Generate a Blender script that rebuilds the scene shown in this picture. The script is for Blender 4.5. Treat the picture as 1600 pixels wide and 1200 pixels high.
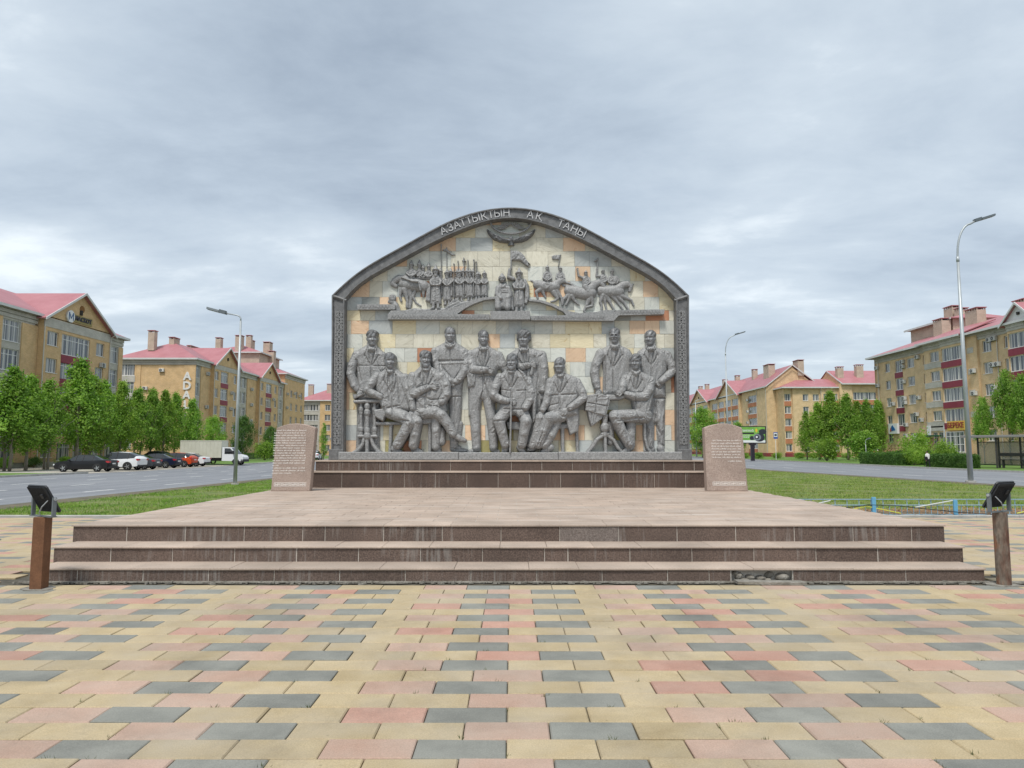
import bpy, bmesh, math, random
import numpy as np
from mathutils import Vector, Matrix, Euler
for _o in list(bpy.data.objects): bpy.data.objects.remove(_o)
D = bpy.data; S = bpy.context.scene; COL = S.collection
PI = math.pi; R = math.radians
rnd = random.Random(11)

# ------------------------------------------------------------------ camera
cam_d = D.cameras.new('camera'); cam = D.objects.new('camera', cam_d); COL.objects.link(cam)
CX, CH, F = 0.045, 1.6, 1100.0
TH = math.atan(100/1100); CT, ST = math.cos(TH), math.sin(TH)
cam.location = (CX, 0, CH); cam.rotation_euler = (PI/2 + TH, 0, 0)
cam_d.sensor_width = 36; cam_d.lens = 36*F/1600; cam_d.clip_end = 8000
S.camera = cam

# ------------------------------------------------------------------ world: overcast sky
w = D.worlds.new('World'); S.world = w; w.use_nodes = True
SUN_EL, SUN_AZ = R(60), R(200)          # azimuth clockwise from +Y
nt = w.node_tree; nt.nodes.clear()
def wn(t, **k):
    n = nt.nodes.new(t)
    for a, b in k.items(): setattr(n, a, b)
    return n
wl = nt.links.new
tc = wn('ShaderNodeTexCoord'); sep = wn('ShaderNodeSeparateXYZ'); wl(tc.outputs['Generated'], sep.inputs[0])
def wmath(op, a, b=None, c=None):
    n = wn('ShaderNodeMath', operation=op)
    for i, v in enumerate((a, b, c)):
        if v is None: continue
        if isinstance(v, (int, float)): n.inputs[i].default_value = v
        else: wl(v, n.inputs[i])
    return n.outputs[0]
zc = wmath('ADD', wmath('ABSOLUTE', sep.outputs[2]), 0.13)
comb = wn('ShaderNodeCombineXYZ')
wl(wmath('DIVIDE', sep.outputs[0], zc), comb.inputs[0]); wl(wmath('DIVIDE', sep.outputs[1], zc), comb.inputs[1])
def wnoise(scale, detail, rough, dist, off):
    mp = wn('ShaderNodeMapping'); mp.inputs['Location'].default_value = off; mp.inputs['Rotation'].default_value = (0, 0, R(12)); mp.inputs['Scale'].default_value = (0.72, 1.0, 1)
    wl(comb.outputs[0], mp.inputs[0])
    n = wn('ShaderNodeTexNoise'); n.inputs['Scale'].default_value = scale; n.inputs['Detail'].default_value = detail
    n.inputs['Roughness'].default_value = rough; n.inputs['Distortion'].default_value = dist
    wl(mp.outputs[0], n.inputs['Vector']); return n.outputs[0]
n1 = wnoise(0.95, 7, 0.52, 0.3, (2.2, 6.4, 0)); n2 = wnoise(2.6, 10, 0.62, 0.25, (1.3, 4.2, 2))
mixn = wmath('ADD', wmath('MULTIPLY', n1, 0.72), wmath('MULTIPLY', n2, 0.28))
ramp = wn('ShaderNodeValToRGB'); wl(mixn, ramp.inputs[0])
cr = ramp.color_ramp; cr.elements[0].position = 0.31; cr.elements[0].color = (0.27, 0.325, 0.395, 1)
cr.elements[1].position = 0.63; cr.elements[1].color = (0.70, 0.755, 0.79, 1)
e = cr.elements.new(0.445); e.color = (0.40, 0.465, 0.535, 1)
e = cr.elements.new(0.54); e.color = (0.49, 0.555, 0.615, 1)
SKY_STR = 0.10
scale = wn('ShaderNodeVectorMath', operation='SCALE'); scale.inputs['Scale'].default_value = 0.705/SKY_STR
wl(ramp.outputs[0], scale.inputs[0])
sky = wn('ShaderNodeTexSky', sky_type='NISHITA', sun_disc=False, sun_elevation=SUN_EL, sun_rotation=SUN_AZ, altitude=200)
sky.air_density = 1.0; sky.dust_density = 2.0
mx = wn('ShaderNodeMix', data_type='RGBA'); mx.inputs[0].default_value = 0.92
wl(sky.outputs[0], mx.inputs[6]); wl(scale.outputs[0], mx.inputs[7])
bg = wn('ShaderNodeBackground'); bg.inputs[1].default_value = SKY_STR; wl(mx.outputs[2], bg.inputs[0])
wo = wn('ShaderNodeOutputWorld'); wl(bg.outputs[0], wo.inputs[0])

# ------------------------------------------------------------------ sun behind thin cloud
sl = D.lights.new('sun', 'SUN'); sun = D.objects.new('sun', sl); COL.objects.link(sun)
sl.energy = 1.5; sl.angle = R(12); sl.color = (1.0, 0.965, 0.91)
sdir = Vector((math.sin(SUN_AZ)*math.cos(SUN_EL), math.cos(SUN_AZ)*math.cos(SUN_EL), math.sin(SUN_EL)))
sun.rotation_euler = sdir.to_track_quat('Z', 'Y').to_euler()
sun.location = (0, -20, 40)
S.view_settings.view_transform = 'Standard'; S.view_settings.look = 'None'
S.view_settings.exposure = 0.97; S.view_settings.gamma = 1.0; S.view_settings.use_curve_mapping = False

# ------------------------------------------------------------------ helpers
def gz(Y): return 0.0 if Y < 17 else -0.4*min((Y - 17)/48, 1.0)

class MB:
    """collects geometry; build() makes ONE mesh object"""
    def __init__(s): s.v = []; s.f = []; s.m = []; s.mi = 0
    def quad(s, a, b, c, d): n = len(s.v); s.v += [tuple(a), tuple(b), tuple(c), tuple(d)]; s.f.append((n, n+1, n+2, n+3)); s.m.append(s.mi)
    def poly(s, pts): n = len(s.v); s.v += [tuple(p) for p in pts]; s.f.append(tuple(range(n, n+len(pts)))); s.m.append(s.mi)
    def box(s, x0, x1, y0, y1, z0, z1):
        n = len(s.v)
        s.v += [(x0,y0,z0),(x1,y0,z0),(x1,y1,z0),(x0,y1,z0),(x0,y0,z1),(x1,y0,z1),(x1,y1,z1),(x0,y1,z1)]
        for q in ((3,2,1,0),(4,5,6,7),(0,1,5,4),(1,2,6,5),(2,3,7,6),(3,0,4,7)): s.f.append(tuple(n+i for i in q)); s.m.append(s.mi)
    def bev(s, x0, x1, y0, y1, z0, z1, b):
        """box with a bevelled top edge"""
        n = len(s.v)
        s.v += [(x0,y0,z0),(x1,y0,z0),(x1,y1,z0),(x0,y1,z0),(x0,y0,z1-b),(x1,y0,z1-b),(x1,y1,z1-b),(x0,y1,z1-b),
                (x0+b,y0+b,z1),(x1-b,y0+b,z1),(x1-b,y1-b,z1),(x0+b,y1-b,z1)]
        for q in ((3,2,1,0),(0,1,5,4),(1,2,6,5),(2,3,7,6),(3,0,4,7),(4,5,9,8),(5,6,10,9),(6,7,11,10),(7,4,8,11),(8,9,10,11)):
            s.f.append(tuple(n+i for i in q)); s.m.append(s.mi)
    def bevf(s, x0, x1, y0, y1, z0, z1, b):
        """box whose front (-y) edge is bevelled all round"""
        n = len(s.v)
        s.v += [(x0,y1,z0),(x1,y1,z0),(x1,y1,z1),(x0,y1,z1),(x0,y0+b,z0),(x1,y0+b,z0),(x1,y0+b,z1),(x0,y0+b,z1),
                (x0+b,y0,z0+b),(x1-b,y0,z0+b),(x1-b,y0,z1-b),(x0+b,y0,z1-b)]
        for q in ((0,3,2,1),(1,5,4,0),(2,6,5,1),(3,7,6,2),(0,4,7,3),(5,9,8,4),(6,10,9,5),(7,11,10,6),(4,8,11,7),(8,9,10,11)):
            s.f.append(tuple(n+i for i in q)); s.m.append(s.mi)
    def prism(s, pts, y0, y1):
        """(x,z) outline (counter-clockwise seen from -y) extruded from y0 (front) to y1"""
        n = len(s.v); k = len(pts)
        s.v += [(p[0], y0, p[1]) for p in pts] + [(p[0], y1, p[1]) for p in pts]
        s.f.append(tuple(range(n, n+k))); s.m.append(s.mi)
        s.f.append(tuple(range(n+2*k-1, n+k-1, -1))); s.m.append(s.mi)
        for i in range(k):
            j = (i+1) % k; s.f.append((n+j, n+i, n+k+i, n+k+j)); s.m.append(s.mi)
    def prismz(s, pts, z0, z1):
        n = len(s.v); k = len(pts)
        s.v += [(p[0], p[1], z1) for p in pts] + [(p[0], p[1], z0) for p in pts]
        s.f.append(tuple(range(n, n+k))); s.m.append(s.mi)
        s.f.append(tuple(range(n+2*k-1, n+k-1, -1))); s.m.append(s.mi)
        for i in range(k):
            j = (i+1) % k; s.f.append((n+j, n+i, n+k+i, n+k+j)); s.m.append(s.mi)
    def tube(s, pts, rad, seg=8, cap=True):
        pts = [Vector(p) for p in pts]; k = len(pts)
        rr = rad if isinstance(rad, (list, tuple)) else [rad]*k
        n = len(s.v); up = None
        for i, p in enumerate(pts):
            t = (pts[min(i+1, k-1)] - pts[max(i-1, 0)])
            if t.length < 1e-9: t = Vector((0, 0, 1))
            t.normalize()
            if up is None: up = Vector((1, 0, 0)) if abs(t.x) < 0.9 else Vector((0, 1, 0))
            u = (up - t*up.dot(t)).normalized(); vv = t.cross(u); up = u
            for j in range(seg):
                a = 2*PI*j/seg; q = p + (u*math.cos(a) + vv*math.sin(a))*rr[i]; s.v.append(tuple(q))
        for i in range(k-1):
            for j in range(seg):
                j2 = (j+1) % seg
                s.f.append((n+i*seg+j, n+i*seg+j2, n+(i+1)*seg+j2, n+(i+1)*seg+j)); s.m.append(s.mi)
        if cap:
            s.f.append(tuple(n+j for j in range(seg-1, -1, -1))); s.m.append(s.mi)
            s.f.append(tuple(n+(k-1)*seg+j for j in range(seg))); s.m.append(s.mi)
    def mesh(s, name, mats, smooth=False):
        me = D.meshes.new(name); me.from_pydata(s.v, [], s.f)
        for m in (mats if isinstance(mats, (list, tuple)) else [mats]): me.materials.append(m)
        if any(s.m): me.polygons.foreach_set('material_index', s.m)
        if smooth: me.polygons.foreach_set('use_smooth', [True]*len(s.f))
        me.update(); return me
    def build(s, name, mats, parent=None, smooth=False, loc=None, rz=0):
        return put(name, s.mesh(name, mats, smooth), parent, loc, rz)

def put(name, me, parent=None, loc=None, rz=0):
    o = D.objects.new(name, me); COL.objects.link(o)
    if loc is not None: o.location = loc
    if rz: o.rotation_euler = (0, 0, rz)
    if parent is not None: o.parent = parent
    return o
def tag(o, label=None, cat=None, group=None, kind=None):
    if label: o['label'] = label
    if cat: o['category'] = cat
    if group: o['group'] = group
    if kind: o['kind'] = kind
    return o
def thing(name, label, cat, loc=(0,0,0), rz=0, group=None):
    o = D.objects.new(name, None); COL.objects.link(o); o.empty_display_size = 0.3
    o.location = loc; o.rotation_euler = (0, 0, rz); return tag(o, label, cat, group)
def copy_tree(o, parent=None):
    c = o.copy(); COL.objects.link(c); c.parent = parent
    for ch in list(o.children): copy_tree(ch, c)
    return c

# ------------------------------------------------------------------ materials
MAT = {}
def lin(r, g, b):
    f = lambda c: (c/255/12.92) if c/255 <= 0.04045 else ((c/255+0.055)/1.055)**2.4
    return (f(r), f(g), f(b), 1)
def mat(name, c0, c1=None, scale=8, detail=5, rough=0.7, metal=0, bump=0, bscale=None, spec=0.4, coord='Object',
        vary=0.0, c2=None, stretch=None, rrange=None, dist=0.0, speck=None, coat=0):
    """principled material: two or three colours mixed by noise, optional per-object variation, bump and speckle"""
    m = D.materials.new(name); m.use_nodes = True; t = m.node_tree; N = t.nodes; L = t.links.new
    b = N['Principled BSDF']; b.inputs['Roughness'].default_value = rough; b.inputs['Metallic'].default_value = metal
    b.inputs['Specular IOR Level'].default_value = spec
    if coat: b.inputs['Coat Weight'].default_value = coat; b.inputs['Coat Roughness'].default_value = 0.08
    tcn = N.new('ShaderNodeTexCoord'); src = tcn.outputs[coord] if coord != 'World' else None
    if coord == 'World':
        g = N.new('ShaderNodeNewGeometry'); src = g.outputs['Position']
    if stretch:
        mp = N.new('ShaderNodeMapping'); mp.inputs['Scale'].default_value = stretch; L(src, mp.inputs[0]); src = mp.outputs[0]
    oi = N.new('ShaderNodeObjectInfo')
    if coord == 'Object':
        ad = N.new('ShaderNodeVectorMath'); ad.operation = 'ADD'; L(src, ad.inputs[0])
        sc = N.new('ShaderNodeMath'); sc.operation = 'MULTIPLY'; sc.inputs[1].default_value = 37.0; L(oi.outputs['Random'], sc.inputs[0])
        L(sc.outputs[0], ad.inputs[1]); src = ad.outputs[0]
    c0 = tuple(c0[:3])+(1,)
    col = None
    if c1 is not None:
        nz = N.new('ShaderNodeTexNoise'); nz.inputs['Scale'].default_value = scale; nz.inputs['Detail'].default_value = detail
        nz.inputs['Roughness'].default_value = 0.6; nz.inputs['Distortion'].default_value = dist; L(src, nz.inputs['Vector'])
        rp = N.new('ShaderNodeValToRGB'); L(nz.outputs[0], rp.inputs[0]); el = rp.color_ramp.elements
        el[0].position = 0.33; el[0].color = c0; el[1].position = 0.67; el[1].color = tuple(c1[:3])+(1,)
        if c2 is not None: e = el.new(0.5); e.color = tuple(c2[:3])+(1,)
        col = rp.outputs[0]
        if rrange:
            mr = N.new('ShaderNodeMapRange'); L(nz.outputs[0], mr.inputs[0]); mr.inputs[3].default_value = rrange[0]; mr.inputs[4].default_value = rrange[1]; L(mr.outputs[0], b.inputs['Roughness'])
    if speck:
        sc_, amt = speck[0], speck[1]
        vz = N.new('ShaderNodeTexNoise'); vz.inputs['Scale'].default_value = sc_; vz.inputs['Detail'].default_value = 2; L(src, vz.inputs['Vector'])
        mr = N.new('ShaderNodeMapRange'); L(vz.outputs[0], mr.inputs[0]); mr.inputs[1].default_value = 0.3; mr.inputs[2].default_value = 0.7
        mr.inputs[3].default_value = 1-amt; mr.inputs[4].default_value = 1+amt
        mm = N.new('ShaderNodeVectorMath'); mm.operation = 'SCALE'; L(mr.outputs[0], mm.inputs['Scale'])
        if col is None: mm.inputs[0].default_value = c0[:3]
        else: L(col, mm.inputs[0])
        col = mm.outputs[0]
    if vary:
        mr = N.new('ShaderNodeMapRange'); L(oi.outputs['Random'], mr.inputs[0]); mr.inputs[3].default_value = 1-vary; mr.inputs[4].default_value = 1+vary
        mm = N.new('ShaderNodeVectorMath'); mm.operation = 'SCALE'; L(mr.outputs[0], mm.inputs['Scale'])
        if col is None: mm.inputs[0].default_value = c0[:3]
        else: L(col, mm.inputs[0])
        col = mm.outputs[0]
    if col is None: b.inputs['Base Color'].default_value = c0
    else: L(col, b.inputs['Base Color'])
    if bump:
        bz = N.new('ShaderNodeTexNoise'); bz.inputs['Scale'].default_value = bscale or scale*4; bz.inputs['Detail'].default_value = 6; L(src, bz.inputs['Vector'])
        bp = N.new('ShaderNodeBump'); bp.inputs['Strength'].default_value = bump; bp.inputs['Distance'].default_value = 0.02
        L(bz.outputs[0], bp.inputs['Height']); L(bp.outputs[0], b.inputs['Normal'])
    MAT[name] = m; return m
def brick_mat(name, c0, c1, mortar, bw=0.25, bh=0.088, ms=0.012):
    m = mat(name, c0, rough=0.85); t = m.node_tree; N = t.nodes; L = t.links.new; b = N['Principled BSDF']
    uv = N.new('ShaderNodeUVMap')
    br = N.new('ShaderNodeTexBrick'); L(uv.outputs[0], br.inputs['Vector'])
    br.inputs['Color1'].default_value = tuple(c0[:3])+(1,); br.inputs['Color2'].default_value = tuple(c1[:3])+(1,); br.inputs['Mortar'].default_value = tuple(mortar[:3])+(1,)
    br.inputs['Scale'].default_value = 1.0; br.inputs['Brick Width'].default_value = bw; br.inputs['Row Height'].default_value = bh; br.inputs['Mortar Size'].default_value = ms
    nz = N.new('ShaderNodeTexNoise'); nz.inputs['Scale'].default_value = 0.9; nz.inputs['Detail'].default_value = 6; L(uv.outputs[0], nz.inputs['Vector'])
    mr = N.new('ShaderNodeMapRange'); L(nz.outputs[0], mr.inputs[0]); mr.inputs[1].default_value = 0.3; mr.inputs[2].default_value = 0.7; mr.inputs[3].default_value = 0.86; mr.inputs[4].default_value = 1.12
    mm = N.new('ShaderNodeVectorMath'); mm.operation = 'SCALE'; L(br.outputs[0], mm.inputs[0]); L(mr.outputs[0], mm.inputs['Scale']); L(mm.outputs[0], b.inputs['Base Color'])
    bp = N.new('ShaderNodeBump'); bp.inputs['Strength'].default_value = 0.4; bp.inputs['Distance'].default_value = 0.01; bp.invert = True
    L(br.outputs['Fac'], bp.inputs['Height']); L(bp.outputs[0], b.inputs['Normal'])
    return m

# ================================================================== SETTING
def strip_mesh(mb, x0, x1, ys, dz, drop=None):
    """sheet between x0 and x1 following the ground profile at the given Y stations"""
    for a, b in zip(ys[:-1], ys[1:]):
        mb.quad((x0, a, gz(a)+dz), (x1, a, gz(a)+dz), (x1, b, gz(b)+dz), (x0, b, gz(b)+dz))
YS = [17, 24, 32, 40, 48, 56, 65, 90, 130, 200, 320]
m_earth = mat('earth', (0.085,0.10,0.04), (0.14,0.13,0.07), scale=0.25, coord='World', rough=0.95)
m_asph = mat('asphalt', (0.165,0.173,0.19), (0.255,0.262,0.275), scale=0.9, coord='World', rough=0.8, bump=0.25, bscale=60, speck=(40,0.16), detail=9, stretch=(1.6,0.10,1))
m_paint = mat('road_paint', (0.74,0.74,0.72), (0.55,0.55,0.54), scale=3, coord='World', rough=0.7)
m_conc = mat('kerb_concrete', (0.36,0.35,0.32), (0.50,0.48,0.44), scale=2.5, coord='World', rough=0.9, bump=0.3, bscale=40)
m_apron = mat('apron_gravel', (0.36,0.33,0.28), (0.47,0.44,0.38), scale=0.6, coord='World', rough=0.95, speck=(25,0.15))
m_soil = mat('soil', (0.10,0.085,0.06), (0.20,0.15,0.09), scale=3, coord='World', rough=0.97, bump=0.6, bscale=30, c2=(0.13,0.12,0.08))
m_lawn = mat('lawn_soil', (0.09,0.145,0.026), (0.20,0.21,0.07), scale=0.8, coord='World', rough=0.95, bump=0.5, bscale=25, detail=8)
m_bed = mat('joint_sand', (0.055,0.05,0.038), (0.13,0.115,0.085), scale=5, coord='World', rough=0.95)

g = MB(); yy = [-40, 3, 17, 65, 700, 5000]
for a, b in zip(yy[:-1], yy[1:]):
    for xa, xb in ((-4000, -300), (-300, 300), (300, 4000)):
        g.quad((xa, a, gz(a)-0.15), (xb, a, gz(a)-0.15), (xb, b, gz(b)-0.15), (xa, b, gz(b)-0.15))
tag(g.build('ground', m_earth), kind='structure')
# lawn of the boulevard between the two roads
mb = MB(); strip_mesh(mb, -13.9, 22.9, [16.76]+YS[1:], -0.02)
tag(mb.build('lawn', m_lawn), kind='structure')
# roads
mb = MB(); strip_mesh(mb, -33.4, -14.35, [-20, 17]+YS[1:], -0.09); tag(mb.build('road', m_asph), kind='structure')
mb = MB(); strip_mesh(mb, 23.5, 42.3, [-20, 17]+YS[1:], -0.09); tag(mb.build('road', m_asph), kind='structure')
mb = MB(); strip_mesh(mb, -14.7, -13.5, [-20, 17]+YS[1:], -0.012); tag(mb.build('verge', m_soil), kind='structure')
mb = MB(); strip_mesh(mb, 22.3, 23.7, [-20, 17]+YS[1:], -0.012); tag(mb.build('verge', m_soil), kind='structure')
# lane dashes: one sheet of paint on each road
for nm, lines, y1 in (('lane_markings', ((-17.4, 2.2, 4.6), (-21.6, 2.0, 4.4), (-25.3, 2.0, 4.4), (-29.2, 1.4, 3.4)), 110), ('lane_markings', ((29.0, 2.5, 9.0), (35.5, 3.0, 7.5)), 150)):
    mb = MB()
    for x, ln, gap in lines:
        y = 14 + rnd.random()*3
        while y < y1:
            a, b = y, y+ln
            mb.quad((x-0.09, a, gz(a)-0.085), (x+0.09, a, gz(a)-0.085), (x+0.09, b, gz(b)-0.085), (x-0.09, b, gz(b)-0.085)); y += ln+gap
    tag(mb.build(nm, m_paint), kind='structure')
def kerb(x0, x1, y0, y1, h=0.03, dz=-0.14, m=m_conc):
    k = MB(); ys = [y for y in range(int(y0), int(y1)+1, 2)]
    for a, b in zip(ys[:-1], ys[1:]):
        za, zb = gz(a), gz(b); jit = rnd.uniform(-0.008, 0.008)
        P = [(x0,a+0.01,za+dz),(x1,a+0.01,za+dz),(x1,b,zb+dz),(x0,b,zb+dz),(x0,a+0.01,za+h+jit),(x1,a+0.01,za+h+jit),(x1,b,zb+h+jit),(x0,b,zb+h+jit)]
        n = len(k.v); k.v += P
        for q in ((4,5,6,7),(0,1,5,4),(1,2,6,5),(2,3,7,6),(3,0,4,7)): k.f.append(tuple(n+i for i in q)); k.m.append(0)
    tag(k.build('kerb', m), kind='structure')
kerb(42.3, 42.5, 20, 200, 0.06); kerb(-33.6, -33.4, 16, 56, 0.05)
kerb(-33.9, -33.4, 88, 190, 0.05)
# parking apron, footways and verges behind the kerbs
mb = MB(); strip_mesh(mb, -47.0, -33.4, [54.5, 60, 65, 88], -0.075); tag(mb.build('parking_apron', m_apron), kind='structure')
mb = MB(); strip_mesh(mb, -51.5, -47.0, [30]+YS[3:], -0.06); tag(mb.build('footway', m_apron), kind='structure')
mb = MB(); strip_mesh(mb, 42.5, 44.2, [30]+YS[3:], -0.02); tag(mb.build('footway', m_apron), kind='structure')
m_grass2 = mat('far_grass', (0.075,0.155,0.024), (0.15,0.24,0.05), scale=1.2, coord='World', rough=0.95, bump=0.6, bscale=18)
mb = MB(); strip_mesh(mb, -47.0, -33.6, [20, 32, 48, 54.5], 0.0); tag(mb.build('verge_grass', m_grass2), kind='structure')
mb = MB(); strip_mesh(mb, -47.0, -33.9, [88, 130, 200, 320], 0.0); tag(mb.build('verge_grass', m_grass2), kind='structure')
mb = MB(); strip_mesh(mb, 44.2, 90, [30]+YS[3:], 0.0); tag(mb.build('verge_grass', m_grass2), kind='structure')

# ------------------------------------------------------------------ plaza paving
def tile_mat(name, c0, c1, dust=(0.37,0.33,0.275), dust_amt=0.6):
    m = mat(name, c0, c1, scale=3.2, coord='World', rough=0.82, bump=0.18, bscale=140, speck=(120,0.16), vary=0.13, detail=8)
    t = m.node_tree; N = t.nodes; L = t.links.new; b = N['Principled BSDF']; src = b.inputs['Base Color'].links[0].from_socket
    g = N.new('ShaderNodeNewGeometry'); nz = N.new('ShaderNodeTexNoise'); nz.inputs['Scale'].default_value = 0.9; nz.inputs['Detail'].default_value = 9; nz.inputs['Roughness'].default_value = 0.65
    L(g.outputs['Position'], nz.inputs['Vector'])
    mr = N.new('ShaderNodeMapRange'); L(nz.outputs[0], mr.inputs[0]); mr.inputs[1].default_value = 0.40; mr.inputs[2].default_value = 0.72; mr.inputs[3].default_value = 0.05; mr.inputs[4].default_value = dust_amt
    mx = N.new('ShaderNodeMix'); mx.data_type = 'RGBA'; L(mr.outputs[0], mx.inputs[0]); L(src, mx.inputs[6]); mx.inputs[7].default_value = tuple(dust)+(1,)
    # dark spatter spots
    vz = N.new('ShaderNodeTexVoronoi'); vz.inputs['Scale'].default_value = 5.5; L(g.outputs['Position'], vz.inputs['Vector'])
    ms = N.new('ShaderNodeMapRange'); L(vz.outputs['Distance'], ms.inputs[0]); ms.inputs[1].default_value = 0.02; ms.inputs[2].default_value = 0.06; ms.inputs[3].default_value = 0.72; ms.inputs[4].default_value = 1.0
    n3 = N.new('ShaderNodeTexNoise'); n3.inputs['Scale'].default_value = 0.55; n3.inputs['Detail'].default_value = 10; n3.inputs['Roughness'].default_value = 0.7; n3.inputs['Distortion'].default_value = 0.6; L(g.outputs['Position'], n3.inputs['Vector'])
    m3 = N.new('ShaderNodeMapRange'); L(n3.outputs[0], m3.inputs[0]); m3.inputs[1].default_value = 0.34; m3.inputs[2].default_value = 0.50; m3.inputs[3].default_value = 0.80; m3.inputs[4].default_value = 1.03
    mu = N.new('ShaderNodeMath'); mu.operation = 'MULTIPLY'; L(ms.outputs[0], mu.inputs[0]); L(m3.outputs[0], mu.inputs[1])
    sc = N.new('ShaderNodeVectorMath'); sc.operation = 'SCALE'; L(mx.outputs[2], sc.inputs[0]); L(mu.outputs[0], sc.inputs['Scale']); L(sc.outputs[0], b.inputs['Base Color'])
    return m
m_ty = tile_mat('tile_yellow', (0.378,0.290,0.158), (0.455,0.362,0.217))
m_tp = tile_mat('tile_pink', (0.395,0.252,0.185), (0.465,0.318,0.245))
m_tr = tile_mat('tile_rose', (0.395,0.205,0.15), (0.46,0.265,0.20), dust_amt=0.35)
m_tg = tile_mat('tile_grey', (0.158,0.160,0.142), (0.222,0.222,0.196), dust=(0.38,0.37,0.32), dust_amt=0.42)
TW, TD = 0.490, 0.243
paving = MB(); strip_mesh(paving, -30, 30, [-20, 16.7], -0.022); paving = tag(paving.build('paving', m_bed), kind='structure')
tile_me = {}
for key, m in (('y', m_ty), ('p', m_tp), ('r', m_tr), ('g', m_tg)):
    for var in range(2):
        t = MB(); hw, hd = TW/2-0.0026-0.0008*var, TD/2-0.0032
        t.bev(-hw, hw, -hd, hd, -0.05, 0.0, 0.005+0.003*var); tile_me[key, var] = t.mesh('paving_tile', m)
tiles = []
for i in range(int((16.62-3.32)/TD)):
    y0 = 3.32+TD*i; A = i % 2 == 1; off = 0.26 if A else 0.26+2.5*TW; lim = 0.76*(y0+TD)+0.45
    k0 = int((-lim-off)/TW)-2
    for k in range(k0, -k0+8):
        xa = off+k*TW; xb = xa+TW
        if xb < -lim or xa > lim: continue
        if y0+TD > 8.64 and xb > -5.87 and xa < 5.87: continue
        c = k % 4; key = 'g' if c == 0 else ('p' if c == 3 else 'y')
        if key == 'p' and rnd.random() < 0.32: key = 'r'
        if y0 > 8.6 and rnd.random() < 0.25: key = rnd.choice('ypy')
        tiles.append((y0, xa, key))
# front row cut at the step
n_ind = 0; far_tiles = {}
for y0, xa, key in tiles:
    dz = rnd.uniform(-0.003, 0.002); rx, ry = rnd.gauss(0, 0.006), rnd.gauss(0, 0.004)
    if n_ind < 296 and y0 < 8.5:
        o = put('paving_tile', tile_me[key, rnd.randrange(2)], paving, (xa+TW/2, y0+TD/2, dz)); o.rotation_euler = (rx, ry, rnd.gauss(0, 0.002)); n_ind += 1
    else: far_tiles.setdefault(0, []).append((y0, xa, key, dz, rx, ry))
ft = MB(); order = 'yprg'
for y0, xa, key, dz, rx, ry in far_tiles[0]:
    ft.mi = order.index(key); n = len(ft.v)
    ft.bev(xa+0.003, xa+TW-0.003, y0+0.003, y0+TD-0.003, dz-0.05, dz, 0.004)
tag(ft.build('far_paving_tiles', [m_ty, m_tp, m_tr, m_tg], paving), kind='stuff')
# plaza edge kerb
for nm, xa, xb in (('kerb', -30, -5.9), ('kerb', 5.9, 30)):
    k = MB(); x = xa
    while x < xb-0.05:
        x2 = min(x+1.0, xb); k.bev(x+0.004, x2-0.004, 16.66, 16.76, -0.1, 0.035+rnd.uniform(-0.006, 0.006), 0.01); x = x2
    tag(k.build(nm, m_conc), kind='structure')
# bed of bare soil and litter behind the low fence
mb = MB(); mb.quad((5.9,16.77,0.004),(30,16.77,0.004),(30,18.6,-0.005),(5.9,18.6,-0.005)); tag(mb.build('flower_bed', m_soil), kind='structure')
m_litter = mat('dry_litter', (0.22,0.095,0.045), (0.40,0.24,0.13), scale=9, coord='World', rough=0.95, c2=(0.28,0.17,0.09))
lt = MB(); r2 = random.Random(5)
for _ in range(5200):
    x, y = r2.uniform(5.95, 15.5), r2.uniform(16.85, 18.7); z = 0.004+r2.random()*0.10*max(0, math.sin(x*2.1)*math.sin(y*3)+0.5); a = r2.random()*PI; s = r2.uniform(0.02, 0.05); t = r2.uniform(-0.6, 0.6)
    dx, dy = math.cos(a)*s, math.sin(a)*s
    lt.poly([(x-dx, y-dy, z), (x+dy*0.5, y-dx*0.5, z+s*0.3+t*0.02), (x+dx, y+dy, z+0.02)])
tag(lt.build('leaf_litter', m_litter), 'dry brown leaf litter on the soil behind the blue fence', 'leaf litter', kind='stuff')

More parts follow.
